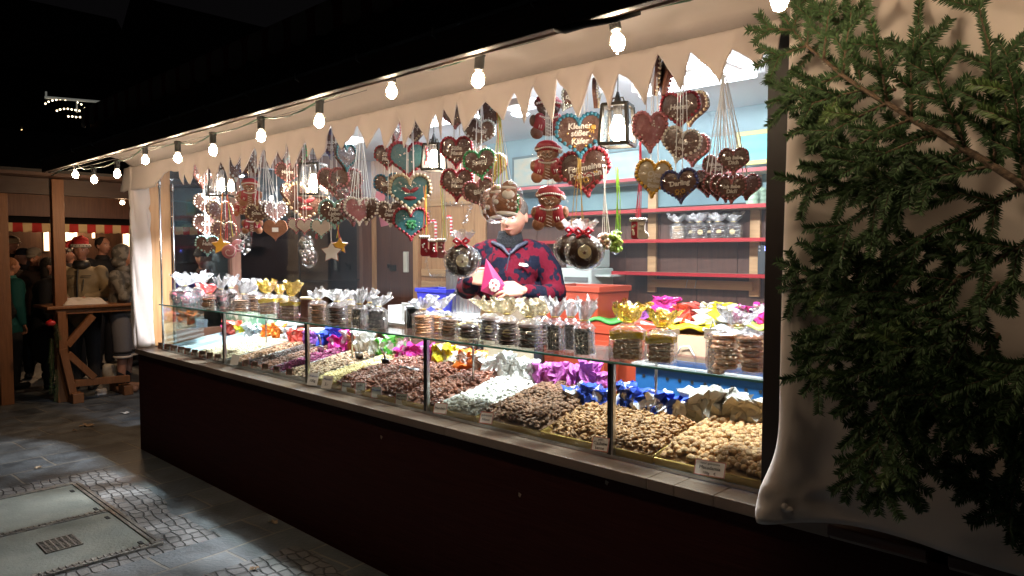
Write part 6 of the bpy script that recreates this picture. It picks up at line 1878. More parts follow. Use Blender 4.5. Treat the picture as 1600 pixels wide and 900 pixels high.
nugget(837, 397, 16, 26, 2.0, mat('beige_candy', (.4, .33, .25), .5, bump=.4), 'small bag of beige sweets hanging at the back behind the lower teddy', 'candy_bag', 'candy bag', 16)
def lolly(px, py, dpx, Y, label):
    p = ony(px, py, Y); q = dpx * mpp(p) / 2
    r = T('round_lollipop', label, 'lollipop', tuple(p), face_to(p, .8))
    m = MB(); m.lathe([(.001, -.008), (q * .9, -.008), (q, -.003), (q, .003), (q * .9, .008), (.001, .008)], 22, X=Matrix.Rotation(R(90), 4, 'X')); m.build('disc', ICE['pink'], r, smooth=True, world=False)
    m = MB()
    m.tube([(q * .16 * i * .5 * math.cos(i * .6), -.0085, q * .16 * i * .5 * math.sin(i * .6)) for i in range(1, 12)], .0025, 5); m.build('swirl', icew, r, smooth=True, world=False)
lolly(358, 393, 22, .16, 'round pink and white swirl lollipop right of the yellow star')
lolly(372, 384, 20, .22, 'second pink and white swirl lollipop at the left column')
# candy canes and red things against the pine wall
def cane(px, py, hpx, Y, label):
    p = ony(px, py, Y); H = hpx * mpp(p)
    r = T('candy_cane', label, 'candy cane', tuple(p), .4)
    pts = [(0, 0, -H / 2), (0, 0, H * .2)] + [(-.1 * H + .1 * H * math.cos(a), 0, H * .2 + .12 * H * math.sin(a)) for a in (.5, 1.1, 1.6, 2.2, 2.9)]
    m = MB(); m.tube(pts, .012, 8); m.build('cane', striped('cane_stripe', (.6, .03, .04), (.75, .7, .68), .03, 2), r, smooth=True, world=False)
cane(681, 357, 40, 1.9, 'red striped candy cane hung on the pine wall')
cane(705, 350, 38, 1.9, 'second candy cane with a golden bend on the pine wall')
# pink papers at the door
for i, (px, py, rl, lab) in enumerate([(593, 313, .2, 'upper pink card hanging before the door'), (600, 340, -.2, 'lower pink card hanging before the door')]):
    p = ony(px, py, .34); k = mpp(p)
    m = MB(); m.box(-8 * k, 0, -13 * k, 8 * k, .002, 13 * k, 0, Matrix.Rotation(rl, 4, 'Y'))
    o = m.build('pink_card', mat('pink_card_paper', (.72, .30, .42), .5), None, world=False); o.location = p; o.rotation_euler = (0, 0, .5); tag(o, lab, 'card')
# tinsel
tin_m = mat('silver_tinsel', (.75, .77, .8), .22, 1.0)
def tinsel(pxs, Y, label, r_=.022):
    P_ = [ony(a, b_, Y) for a, b_ in pxs]
    r = MB(); rnd = random.Random(int(pxs[0][0]))
    for i in range(len(P_) - 1):
        L_ = (P_[i + 1] - P_[i]).length
        for q in range(int(L_ / .0022)):
            c = P_[i].lerp(P_[i + 1], rnd.random())
            d = Vector((rnd.gauss(0, 1), rnd.gauss(0, .6), rnd.gauss(0, 1))).normalized() * r_ * rnd.uniform(.6, 1.2)
            w_ = Vector((rnd.gauss(0, 1), rnd.gauss(0, 1), rnd.gauss(0, 1))).normalized() * .0028
            r.add([c, c + d - w_, c + d * 1.1 + w_], [(0, 1, 2)])
    o = r.build('tinsel_garland', tin_m, None)
    tag(o, label, 'tinsel garland')
tinsel([(666, 398), (667, 420), (674, 432), (702, 430)], 2.33, 'silver tinsel bending round the corner of the pine board behind the stockings')
tinsel([(673, 449), (704, 449)], 2.33, 'short silver tinsel directly above the blue basket')
tinsel([(725, 352), (732, 330), (745, 310), (760, 305)], 2.30, 'silver tinsel hanging at the left end of the shelves', .03)
tinsel([(670, 305), (672, 350)], 2.33, 'vertical silver tinsel behind the orange ribbons', .02)
tinsel([(690, 318), (725, 318)], 2.33, 'silver tinsel running along the upper pine batten')

# =================================================================== STEAM inside the stall
sv = bpy.data.materials.new('steam'); sv.use_nodes = True
N, L = sv.node_tree.nodes, sv.node_tree.links
N.remove(N['Principled BSDF'])
pv = N.new('ShaderNodeVolumePrincipled')
pv.inputs['Color'].default_value = (.80, .90, 1.0, 1); pv.inputs['Density'].default_value = .065; pv.inputs['Anisotropy'].default_value = .2
L.new(pv.outputs[0], N['Material Output'].inputs['Volume'])
m = MB(); m.box(.02, 1.32, 1.30, 5.60, 2.37, 2.615)
m.box(.02, .62, 2.02, 5.60, 1.318, 2.615)
tag(m.build('steam', sv, None), 'thin bluish steam hanging in the sales room behind the hearts', 'steam', None, 'stuff')
# =================================================================== PEOPLE
skin_m = mat('skin', (.42, .20, .13), .5, col2=(.48, .24, .165), nscale=20, bump=.1, bscale=150)
def fuse(mb, name, mt, parent, voxel=.01, smooth=3, world=False):
    """melt overlapping forms into one continuous surface"""
    me = bpy.data.meshes.new(name + '_raw'); me.from_pydata(mb.v, [], mb.f); me.update()
    tmp = bpy.data.objects.new(name + '_raw', me); COL.objects.link(tmp)
    r = tmp.modifiers.new('r', 'REMESH'); r.mode = 'VOXEL'; r.voxel_size = voxel
    s = tmp.modifiers.new('s', 'SMOOTH'); s.factor = .5; s.iterations = smooth
    dg = bpy.context.evaluated_depsgraph_get()
    out = bpy.data.meshes.new_from_object(tmp.evaluated_get(dg))
    bpy.data.objects.remove(tmp)
    out.name = name
    out.materials.clear(); out.materials.append(mt)
    out.polygons.foreach_set('use_smooth', [True] * len(out.polygons))
    o = bpy.data.objects.new(name, out); COL.objects.link(o)
    o.parent = parent
    return o
def add_head(m, c, s=1.0, yaw=0., pitch=0.):
    """head with brow, nose, lips, chin and ears; c = centre, faces -y, .23 m tall"""
    X = Matrix.Translation(c) @ Matrix.Rotation(yaw, 4, 'Z') @ Matrix.Rotation(pitch, 4, 'X') @ Matrix.Scale(s, 4)
    nu, nv = 48, 36
    def g_(a, b_, w_): return math.exp(-((a / w_) ** 2 + (b_ / w_) ** 2))
    vs = []
    for j in range(1, nv):
        t = math.pi * j / nv
        for i in range(nu):
            a = 2 * math.pi * i / nu
            x, y, z = math.sin(t) * math.sin(a), -math.sin(t) * math.cos(a), -math.cos(t)
            px, py, pz = x * .076, y * .098, z * .116
            if z < 0:
                q = -z
                px *= 1 - .30 * q ** 1.5; py = py * (1 - .10 * q) if py < 0 else py * (1 - .38 * q)
                if py < 0: py -= .010 * q
            if y < -.3:
                py += .012 * g_(px - .032, pz - .008, .017) + .012 * g_(px + .032, pz - .008, .017)
                py -= .010 * g_(px * .35, pz - .032, .014)
                py -= .026 * g_(px * 1.5, (pz + .022) * .95, .016) + .012 * g_(px * 1.6, (pz - .0) * .7, .014)
                py -= .009 * g_(px * .55, (pz + .056) * 1.6, .014) - .006 * g_(px * .45, (pz + .055) * 5, .012)
                py -= .010 * g_(px, pz + .098, .022)
                py -= .006 * g_(px - .045, pz + .020, .02) + .006 * g_(px + .045, pz + .020, .02)
            vs.append((px, py, pz))
    vs.append((0, 0, -.114)); vs.append((0, 0, .116))
    fs = [(j * nu + i, j * nu + (i + 1) % nu, (j + 1) * nu + (i + 1) % nu, (j + 1) * nu + i) for j in range(nv - 2) for i in range(nu)]
    fs += [(len(vs) - 2, (i + 1) % nu, i) for i in range(nu)] + [(len(vs) - 1, (nv - 2) * nu + i, (nv - 2) * nu + (i + 1) % nu) for i in range(nu)]
    m.add(vs, fs, 0, X)
    for sx in (-1, 1): m.ball((sx * .078, .012, -.008), (.010, .020, .032), 10, 8, 0, X)
    return X
def add_eyes(parent, X):
    w_ = MB(); d = MB()
    for sx in (-1, 1):
        w_.ball((sx * .031, -.076, .008), (.0125, .010, .008), 10, 8, 0, X)
        d.ball((sx * .031, -.0845, .008), (.0055, .003, .0055), 8, 6, 0, X)
        d.tube([X @ Vector((sx * .014, -.094, .030)), X @ Vector((sx * .034, -.093, .037)), X @ Vector((sx * .052, -.080, .030))], .0032, 6)
    w_.build('eyes', mat('eye_white', (.6, .58, .55), .3), parent, smooth=True, world=False)
    d.build('brows_and_pupils', mat('dark_brown_hair', (.03, .018, .012), .6), parent, smooth=True, world=False)
    l = MB(); l.tube([X @ Vector((-.024, -.0955, -.055)), X @ Vector((-.01, -.1045, -.0535)), X @ Vector((.01, -.1045, -.0535)), X @ Vector((.024, -.0955, -.055))], .0035, 6)
    l.build('lips', mat('lip', (.40, .13, .11), .45), parent, smooth=True, world=False)
def add_hand(m, wrist, fwd, up, side, curl=.9, s=1.0, spread=.12):
    """palm, four bent fingers of different length and a thumb leaving the side of the palm"""
    f_ = Vector(fwd).normalized(); u = Vector(up); u = (u - f_ * u.dot(f_)).normalized(); r_ = f_.cross(u) * side
    w_ = Vector(wrist)
    pl = .092 * s
    for q in (-1, -.6, -.2, .2, .6, 1):
        m.tube([w_ + r_ * q * .020 * s, w_ + f_ * pl * .5 + r_ * q * .029 * s, w_ + f_ * pl + r_ * q * .036 * s], [.0125 * s, .0145 * s, .0125 * s], 10)
        m.ball(w_ + f_ * pl + r_ * q * .036 * s, .0125 * s, 8, 6)
    m.tube([w_ - f_ * .03 * s, w_ + f_ * .02 * s], .024 * s, 10)
    L_ = [.072, .082, .076, .060]
    for i in range(4):
        off = (.036 - i * .024) * s
        b_ = w_ + f_ * pl * .92 + r_ * off
        pts = [b_ - f_ * .02 * s, b_]
        ang = 0.
        d = (f_ + r_ * (spread * (1.5 - i))).normalized()
        cur = b_.copy()
        for sgm, fr in enumerate((.45, .32, .23)):
            ang += curl * (.55, .75, .5)[sgm]
            dd = d * math.cos(ang) - u * math.sin(ang)
            for h_ in (1, 2):
                cur = cur + dd * (L_[i] * fr * s / 2); pts.append(cur.copy())
        rr = [.0105 * s] * 2 + [.0102 * s, .0098 * s, .0098 * s, .009 * s, .0088 * s, .0072 * s]
        m.tube(pts, rr, 10); m.ball(pts[-1], .0074 * s, 8, 6)
    b_ = w_ + f_ * pl * .22 + r_ * .030 * s
    d1 = (f_ * .62 + r_ * .75 - u * .25).normalized(); d2 = (f_ * .92 + r_ * .15 - u * .45).normalized()
    pts = [b_, b_ + d1 * .032 * s, b_ + d1 * .038 * s + d2 * .026 * s, b_ + d1 * .038 * s + d2 * .050 * s]
    m.tube(pts, [.0135 * s, .012 * s, .011 * s, .009 * s], 10); m.ball(pts[-1], .0092 * s, 8, 6)
def limb(m, pts, rr, n=14):
    m.tube(pts, rr, n)
    for p, r_ in zip(pts, rr): m.ball(p, r_, 12, 8)

# ---- the seller
sp = ony(797, 400, .98)
SY_ = face_to(sp, .92)
sel = T('person', 'seller in a crimson and navy patterned fleece holding a pink paper cone behind the counter', 'person', (sp.x, sp.y, .2), SY_)
ks = mpp(sp)
zz = lambda py: 1.65 - (py - 395) * ks - .2
xx = lambda px: (px - 797) * ks
fl = mat('patterned_fleece', (.085, .003, .011), .9, spec=.15, col2=(.005, .006, .015), nscale=15, stretch=(1.3, 1.3, .9), contrast=(.49, .52), bump=.5, bscale=45, detail=2)
head_c = Vector((xx(803), -.055, zz(340)))
b = MB()
HX = add_head(b, head_c, 1.0, -.35, .22)
limb(b, [(0.0, .01, zz(378)), (0.0, -.015, zz(350))], [.055, .055])
limb(b, [(0, .02, 1.0), (0, .02, 1.2), (0, .02, 1.38)], [.13, .14, .13])
limb(b, [(-.18, .02, zz(394)), xx(733) and (xx(737), .0, zz(455)), (xx(752) - .05, -.17, zz(434))], [.055, .042, .027])
limb(b, [(.18, .02, zz(394)), (xx(864), .0, zz(458)), (xx(822), -.20, zz(452))], [.055, .042, .027])
for sx in (-1, 1): limb(b, [(sx * .09, .02, .95), (sx * .10, .01, .5), (sx * .10, .03, .08), ], [.09, .06, .045])
for sx in (-1, 1): limb(b, [(sx * .10, .03, .05), (sx * .10, -.12, .03)], [.042, .03])
lh = Vector((xx(742), -.19, zz(433))); rh = Vector((xx(818), -.215, zz(451)))
add_hand(b, lh - Vector((.02, -.02, 0)), (1, -.25, .02), (0, -1, .35), -1, curl=.75, s=1.0)
add_hand(b, rh, (-1, -.30, .08), (.0, -.75, .6), 1, curl=.5, s=1.05, spread=.16)
fuse(b, 'body', skin_m, sel, .0042, 2)
add_eyes(sel, HX)
h = MB(); h.ball((0, .018, .035), (.083, .098, .092), 24, 16, 0, HX); fuse(h, 'hair', mat('grey_brown_hair', (.10, .08, .065), .7, bump=.8, bscale=90), sel, .006, 1)
j = MB()
limb(j, [(0, .02, zz(470)), (0, .02, zz(450)), (0, .02, zz(425))], [.155, .165, .165], 20)
j.ball((0, .02, zz(455)), (.205, .15, .10), 20, 12); j.ball((0, .015, zz(415)), (.21, .145, .15), 20, 12); j.ball((0, .015, zz(398)), (.20, .12, .085), 20, 12)
j.ball((-.10, .02, zz(390)), (.11, .085, .065), 14, 10); j.ball((.10, .02, zz(390)), (.11, .085, .065), 14, 10)
limb(j, [(-.17, .02, zz(400)), (xx(735), .02, zz(428)), (xx(730), -.01, zz(450)), (xx(738), -.10, zz(446)), (xx(743) - .02, -.165, zz(437))], [.085, .075, .070, .058, .042])
limb(j, [(.17, .02, zz(400)), (xx(858), .02, zz(425)), (xx(866), -.02, zz(456)), (xx(848), -.12, zz(460)), (xx(826), -.19, zz(453))], [.088, .080, .075, .062, .044])
j.ball((0, .02, zz(482)), (.175, .13, .04), 16, 8)
fuse(j, 'jacket', fl, sel, .0075, 3)
m = MB(); m.tube([(0.012, -.128, zz(392)), (0.0, -.135, zz(404)), (-.012, -.137, zz(420)), (-.012, -.136, zz(440))], .0035, 6); m.build('placket', mat('navy_trim', (.02, .022, .04), .6), sel, world=False)
m = MB()
limb(m, [(-.10, -.06, zz(379)), (-.04, -.10, zz(386)), (.0, -.130, zz(398))], [.012, .014, .007]); limb(m, [(.10, -.06, zz(379)), (.05, -.10, zz(386)), (.012, -.130, zz(396))], [.012, .014, .007])
fuse(m, 'collar', mat('navy_trim', (0, 0, 0)), sel, .005, 2)
g_ = MB()
for i in range(6): g_.lathe([(.074 - .002 * i, -.012), (.086 - .003 * i, 0), (.074 - .002 * i, .012)], 28, (.0, -.012 - .002 * i, zz(386) + .016 * i))
g_.lathe([(.075, -.05), (.08, 0), (.068, .05)], 28, (0, -.015, zz(374)))
fuse(g_, 'neck_gaiter', mat('black_knit', (.004, .004, .006), .9, bump=.8, bscale=110), sel, .006, 1)
m = MB(); m.box(-.02, -.002, -.008, .016, 0, .008, 0, Matrix.Translation((xx(818), -.142, zz(413))) @ Matrix.Rotation(.25, 4, 'Y') @ Matrix.Rotation(.35, 4, 'Z'))
m.slab([(-.025, 0), (.0, .012), (.03, .004), (.035, -.008), (.01, -.012)], -.148, -.145, 0, Matrix.Translation((xx(818), 0.004, zz(413)))); m.build('chest_patch', icew, sel, world=False)
ap = MB(); ap.ball((0, .0, 1.06), (.185, .155, .20), 24, 14); ap.box(-.15, -.155, .55, .15, -.13, 1.0); fuse(ap, 'apron', mat('beige_apron', (.50, .42, .30), .8, bump=.3), sel, .012, 2)
tr_ = MB()
for sx in (-1, 1): limb(tr_, [(sx * .09, .02, .95), (sx * .10, .01, .5), (sx * .10, .03, .08), ], [.115, .085, .07])
fuse(tr_, 'trousers', mat('dark_trousers', (.03, .03, .04), .8), sel, .012, 2)
sh_ = MB()
for sx in (-1, 1): limb(sh_, [(sx * .10, .04, .048), (sx * .10, -.12, .04)], [.05, .042])
fuse(sh_, 'shoes', mat('black_shoe', (.02, .02, .02), .5), sel, .01, 1)
# the pink cone he holds
cone = T('held_paper_cone', 'folded pink paper cone with a white almond print in the hands of the seller', 'paper cone', (sp.x, sp.y, .2), SY_)
tri = [(xx(765), zz(403)), (xx(778), zz(420)), (xx(795), zz(444)), (xx(792), zz(464)), (xx(757), zz(452))]
m = MB(); cx_ = sum(a for a, b_ in tri) / 5; cz_ = sum(b_ for a, b_ in tri) / 5
m.add([(cx_, -.268, cz_)] + [(a, -.235, b_) for a, b_ in tri] + [(cx_, -.20, cz_)], [(0, 1 + (i + 1) % 5, 1 + i) for i in range(5)] + [(6, 1 + i, 1 + (i + 1) % 5) for i in range(5)])
m.build('paper', mat('crimson_pink_paper', (.34, .02, .09), .5), cone, world=False, bevel=.001)
m = MB()
P0 = Vector((xx(778), -.2655, zz(443)))
for i in range(9):
    a = i * 2 * math.pi / 9; m.ball(P0 + Vector((.021 * math.cos(a), .002, .026 * math.sin(a))), (.012, .003, .012), 8, 5)
m.ball(P0, (.026, .0045, .030), 14, 6); m.build('white_print', icew, cone, smooth=True, world=False)
m = MB()
for a, b_ in ((-.008, .016), (.010, .004), (-.002, -.012)): m.ball(P0 + Vector((a, -.0035, b_)), (.008, .003, .009), 8, 6)
m.build('almond_print', ICE['rose'], cone, smooth=True, world=False)

# ---- people outside
def figure(p, yaw, H, coat, label, trou=(.03, .03, .035), hair=None, hat=None, hatcol=(.5, .03, .03), arms='down', headyaw=0., headpitch=0., coatlen=.80, extra=None, shorts=False, hood=False, build=1.0, vox=.014, coat2=None):
    s = H / 1.80
    r = T('person', label, 'person', tuple(p), yaw, 'visitors of the market')
    b = MB()
    X = add_head(b, Vector((0, -.02, 1.675)) * s, s, headyaw, headpitch)
    limb(b, [Vector((0, .01, 1.45)) * s, Vector((0, 0, 1.60)) * s], [.055 * s, .052 * s])
    limb(b, [Vector((0, .02, 1.0)) * s, Vector((0, .02, 1.2)) * s, Vector((0, .02, 1.38)) * s], [.12 * s, .12 * s, .12 * s])
    A = {'down': [(.20, .02, 1.42), (.25, .04, 1.15), (.23, -.04, .90)], 'table': [(.20, .02, 1.42), (.27, .0, 1.16), (.10, -.27, 1.12)], 'pocket': [(.20, .02, 1.42), (.29, .08, 1.16), (.20, -.08, .98)], 'up': [(.20, .02, 1.42), (.24, -.08, 1.18), (.10, -.22, 1.38)]}[arms]
    for sx in (-1, 1):
        pts = [Vector((sx * a, c, d)) * s for a, c, d in A]
        limb(b, pts, [.045 * s, .036 * s, .025 * s])
        dv_ = (pts[2] - pts[1]).normalized()
        add_hand(b, pts[2] + dv_ * .01, dv_, (0, -1, .4) if arms == 'down' else (0, .0, 1), sx, .8, s)
        limb(b, [Vector((sx * .09, .02, .92)) * s, Vector((sx * .10, 0, .50)) * s, Vector((sx * .10, .03, .09)) * s], [.085 * s, .058 * s, .042 * s])
        limb(b, [Vector((sx * .10, .03, .05)) * s, Vector((sx * .10, -.13, .035)) * s], [.04 * s, .03 * s])
    fuse(b, 'body', skin_m, r, vox * .75, 1)
    add_eyes(r, X)
    cm = mat('coat_%d_%d_%d' % tuple(int(c * 255) for c in coat), coat, .8, bump=.5, bscale=12, col2=coat2, nscale=12, contrast=(.45, .55))
    j = MB(); w_ = 1.12 * build
    j.ball(Vector((0, .02, 1.34)) * s, (.20 * s * w_, .135 * s * w_, .17 * s), 18, 10)
    j.ball(Vector((0, .02, 1.10)) * s, (.175 * s * w_, .14 * s * w_, .25 * s), 18, 10)
    limb(j, [Vector((0, .02, coatlen + .08)) * s, Vector((0, .02, 1.2)) * s], [.165 * s * w_, .14 * s * w_], 18)
    for sx in (-1, 1):
        pts = [Vector((sx * a, c, d)) * s for a, c, d in A]
        limb(j, pts[:2] + [pts[1].lerp(pts[2], .93)], [.078 * s * w_, .065 * s * w_, .048 * s])
    fuse(j, 'coat', cm, r, vox, 2)
    c = MB(); c.lathe([(.07 * s, -.04 * s), (.085 * s, 0), (.066 * s, .045 * s)], 20, (0, .0, 1.50 * s)); c.build('collar', cm, r, smooth=True, world=False, solid=.012)
    t = MB()
    for sx in (-1, 1): limb(t, [Vector((sx * .09, .02, .92)) * s, Vector((sx * .10, 0, .50)) * s] + ([] if shorts else [Vector((sx * .10, .03, .11)) * s]), [.115 * s, .10 * s if shorts else .078 * s] + ([] if shorts else [.065 * s]))
    fuse(t, 'shorts' if shorts else 'trousers', mat('trousers_%d_%d' % (int(trou[0] * 999), int(trou[2] * 999)), trou, .85, bump=.3), r, vox, 2)
    sh = MB()
    for sx in (-1, 1): limb(sh, [Vector((sx * .10, .04, .052)) * s, Vector((sx * .10, -.13, .042)) * s], [.052 * s, .042 * s])
    fuse(sh, 'shoes', mat('tan_shoe', (.30, .16, .10), .6) if shorts else mat('black_shoe', (0, 0, 0)), r, .01, 1)
    if shorts:
        k_ = MB()
        for sx in (-1, 1): limb(k_, [Vector((sx * .10, .03, .10)) * s, Vector((sx * .10, .025, .24)) * s], [.05 * s, .052 * s])
        fuse(k_, 'socks', mat('black_sock', (.015, .015, .018), .9), r, .01, 1)
        for i, zq in enumerate((.50, .445)):
            q = MB()
            for sx in (-1, 1): q.lathe([(.106 * s, -.012), (.109 * s, 0), (.106 * s, .012)], 20, (sx * .10 * s, .0, zq * s))
            q.build('shorts_stripe', icew if i else mat('black_sock', (0, 0, 0)), r, smooth=True, world=False)
    if hair:
        h = MB(); h.ball((0, .020, .030), (.086, .098, .094), 20, 14, 0, X)
        if len(hair) > 3: h.ball((0, .05, -.08), (.085, .06, .14), 16, 12, 0, X)
        fuse(h, 'hair', mat('hair_%d' % int(hair[0] * 999), hair[:3], .7, bump=.8, bscale=80), r, .009, 1)
    if hat:
        hm = mat('hat_%d_%d' % (int(hatcol[0] * 99), int(hatcol[2] * 99)), hatcol, .85, bump=.5, bscale=60)
        h = MB()
        if hat == 'santa':
            h.ball((0, .01, .085), (.088, .098, .062), 20, 12, 0, X); h.ball((.02, .02, .125), (.066, .075, .045), 16, 10, 0, X); h.tube([X @ Vector((.03, .03, .14)), X @ Vector((-.06, .05, .13)), X @ Vector((-.11, .05, .06)), X @ Vector((-.12, .05, .02))], [.05 * s, .04 * s, .026 * s, .015 * s], 12)
            fuse(h, 'santa_hat', hm, r, .008, 1)
            h = MB()
            h.tube([X @ Vector((.092 * math.cos(a), .008 + .105 * math.sin(a), .058)) for a in [2 * math.pi * i / 24 for i in range(24)]], .022 * s, 10, closed=True); h.ball(X @ Vector((-.12, .05, .01)), .028 * s, 12, 8)
            h.build('fur_trim', mat('white_fur', (.70, .64, .55), .95, bump=1.0, bscale=120), r, smooth=True, world=False)
            h = MB()
            for i in range(7):
                a = -2.6 + i * .35; h.ball(X @ Vector((.112 * math.cos(a), .008 + .125 * math.sin(a), .058)), .007 * s, 8, 6)
            h.build('hat_dots', mat('brown_dots', (.12, .10, .08), .5), r, smooth=True, world=False)
        elif hat == 'cap':
            h.ball((0, .012, .060), (.092, .108, .062), 20, 12, 0, X); h.ball((0, -.085, .045), (.066, .06, .012), 14, 8, 0, X); fuse(h, 'cap', hm, r, .008, 1)
        elif hat == 'beanie':
            h.ball((0, .012, .055), (.090, .106, .075), 20, 12, 0, X); h.tube([X @ Vector((.088 * math.cos(a), .010 + .104 * math.sin(a), .034)) for a in [2 * math.pi * i / 24 for i in range(24)]], .016 * s, 8, closed=True); fuse(h, 'beanie', hm, r, .008, 1)
        elif hat == 'hood':
            h.ball((0, .035, .02), (.115, .115, .125), 20, 14, 0, X); h.ball((0, .06, -.09), (.12, .09, .07), 16, 10, 0, X); fuse(h, 'hood', cm, r, .01, 1)
    return r, s, X
def gp(px, X0): 
    q = onx(px, 400, X0); return Vector((X0, q.y, 0))
r, s, X = figure(gp(127, -3.35), face_to(gp(127, -3.35), .8), 1.80, (.30, .235, .14), 'youth in a red santa hat and beige jacket leaning on the standing table', hat='santa', arms='table', headyaw=.15, headpitch=.0, build=.94)
m = MB(); m.tube([(.0, -.150 * s, 1.46 * s), (-.01, -.168 * s, 1.30 * s), (-.01, -.165 * s, 1.05 * s)], .011, 6); m.tube([(.06, -.155 * s, 1.34 * s), (.045, -.162 * s, 1.20 * s)], .005, 6); m.build('zip', mat('black_shoe', (0, 0, 0)), r, world=False)
m = MB(); m.lathe([(.082 * s, -.05 * s), (.094 * s, 0), (.074 * s, .05 * s)], 20, (0, -.005, 1.505 * s)); m.build('dark_collar', mat('black_shoe', (0, 0, 0)), r, smooth=True, world=False, solid=.012)
m = MB()
for sx in (-1, 1): m.box(sx * .09 - .05, -.172 * s, 1.375 * s, sx * .09 + .05, -.150 * s, 1.381 * s)
m.build('chest_seam', mat('black_shoe', (0, 0, 0)), r, world=False)
r, s, X = figure(onz(198, 611, 0), 2.5, 1.74, (.085, .078, .065), 'person in a grey camouflage hooded top and grey shorts beside the left pillar', trou=(.16, .16, .18), hat='hood', arms='up', shorts=True, build=.95, coatlen=.86, coat2=(.20, .185, .16))
figure(gp(14, -4.0), 3.4, 1.60, (.01, .11, .11), 'person in a teal jacket with a dark backpack at the left edge', hair=(.25, .10, .04), arms='down', build=1.2)
p = gp(2, -4.0)
bk = T('backpack', 'dark backpack on the back of the person in the teal jacket', 'backpack', (p.x + .17, p.y + .02, 1.05))
m = MB(); m.ball((0, 0, 0), (.10, .14, .20), 16, 12); m.ball((.06, 0, -.06), (.06, .10, .10), 12, 8); fuse(m, 'bag', mat('backpack_cloth', (.03, .03, .03), .8), bk, .01, 1)
figure(gp(53, -4.7), 1.2, 1.72, (.045, .026, .018), 'older person in a brown coat and grey flat cap looking down', hat='cap', hatcol=(.20, .18, .15), headyaw=-.2, headpitch=.4, hair=(.2, .18, .16))
figure(gp(74, -3.7), 2.9, 1.60, (.008, .008, .010), 'person in a long black coat with dark hair seen from behind', hair=(.02, .015, .012, 1), coatlen=.45, build=1.15)
figure(gp(20, -6.2), .6, 1.90, (.03, .03, .035), 'tall person in a beige knit hat at the back of the crowd', hat='beanie', hatcol=(.45, .35, .25))
figure(gp(38, -6.0), .2, 1.72, (.02, .02, .025), 'person in dark clothes with a black beanie behind the capped one', hat='beanie', hatcol=(.02, .02, .03))
figure(gp(160, -4.9), 2.0, 1.88, (.012, .012, .014), 'tall person all in black standing behind the youth in the santa hat', hair=(.02, .018, .015), build=1.1)
figure(gp(109, -4.3), .7, 1.76, (.05, .04, .04), 'person in a red and white santa hat half hidden by the wooden post', hat='santa', hatcol=(.4, .03, .03))
figure(gp(205, -4.9), .2, 1.74, (.10, .09, .06), 'blond person seen between the pillar and the camouflage hood', hair=(.62, .45, .20, 1))
figure(gp(318, -1.3), .9, 1.72, (.02, .02, .022), 'person with a black beanie seen through the left window of the stall', hat='beanie', hatcol=(.015, .015, .018), headpitch=.1)

# =================================================================== NEIGHBOURING STALL, TABLE
ns = T('neighbour_stall', 'neighbouring wooden market stall with a red and cream striped awning', 'stall', (-6.0, 1.0, 0))
orw = wood('orange_stained_wood', (.18, .072, .025), (.25, .105, .038), 'z', .5)
def post(px0, px1, X0, z1, nm='post', z0=0.):
    a = onx(px0, 400, X0).y; b_ = onx(px1, 400, X0).y
    m = MB(); m.box(X0 - .1, a, z0, X0, b_, z1); return m.build(nm, orw, ns, bevel=.004)
post(-6, 15, -2.9, 2.45); post(84, 103, -2.62, 2.45)
m = MB(); m.box(-7.8, -1.6, 2.46, -2.4, 4.2, 2.50); m.build('ceiling', wood('dim_ceiling_boards', (.07, .04, .03), (.10, .055, .04), 'y'), ns)
m = MB(); m.box(-2.76, -1.6, 2.28, -2.66, 4.2, 2.455); m.build('front_beam', wood('dark_beam', (.035, .018, .012), (.05, .025, .017), 'y'), ns)
m = MB(); m.box(-5.0, -1.6, 2.14, -4.9, 4.2, 2.45); m.build('middle_beam', brownz, ns)
m = MB(); m.add([(-2.3, -1.7, 2.50), (-2.3, 4.3, 2.50), (-5.2, 4.3, 3.3), (-5.2, -1.7, 3.3)], [(0, 1, 2, 3)]); m.build('roof', mat('black_roofing', (0, 0, 0)), ns, solid=.03)
A0, A1 = onx(0, 361, -4.7), onx(225, 361, -4.7)
def awf(u, v):
    y = -1.2 + 4.6 * u
    return (-4.7 + .02 * math.sin(y * 31) * (1 - v), y, 1.93 + .11 * v - .012 * abs(math.sin(math.pi * y / .108)) * (1 - v))
m = MB(); m.grid(260, 4, awf); m.build('striped_awning', striped('cream_red_stripe', (.50, .035, .03), (.66, .50, .26), .215, 1), ns, smooth=True, solid=.004)
m = MB(); m.grid(20, 2, lambda u, v: (-4.72 - .9 * v, -1.2 + 4.6 * u, 2.043 + .28 * v)); m.build('awning_top', striped('cream_red_stripe', (0, 0, 0), (0, 0, 0), .2, 1), ns, solid=.004)
m = MB(); m.box(-7.9, -1.6, 0, -7.8, 4.2, 2.46); m.build('back_wall', wood('dim_wall_boards', (.05, .025, .016), (.08, .04, .025), 'z'), ns)
lit = emat('lit_window', (1.0, .66, .36), 1.3)
for i, (a, b_, c, d) in enumerate([(69, 76, 362, 392), (103, 120, 360, 384), (144, 148, 361, 372), (193, 207, 362, 400)]):
    q0, q1 = onx(a, d, -7.79), onx(b_, c, -7.79)
    m = MB(); m.box(-7.795, q0.y, q0.z, -7.785, q1.y, q1.z); m.build('lit_window', lit, ns)
m = MB(); m.box(-2.9, 1.35, 0.0, -2.85, 3.2, .95); m.build('counter_front', wood('dim_wall_boards', (0, 0, 0), (0, 0, 0)), ns)
m = MB(); m.box(-7.0, -1.2, 0, -6.9, 3.6, 1.0); m.build('rear_counter', wood('dim_wall_boards', (0, 0, 0), (0, 0, 0)), ns)
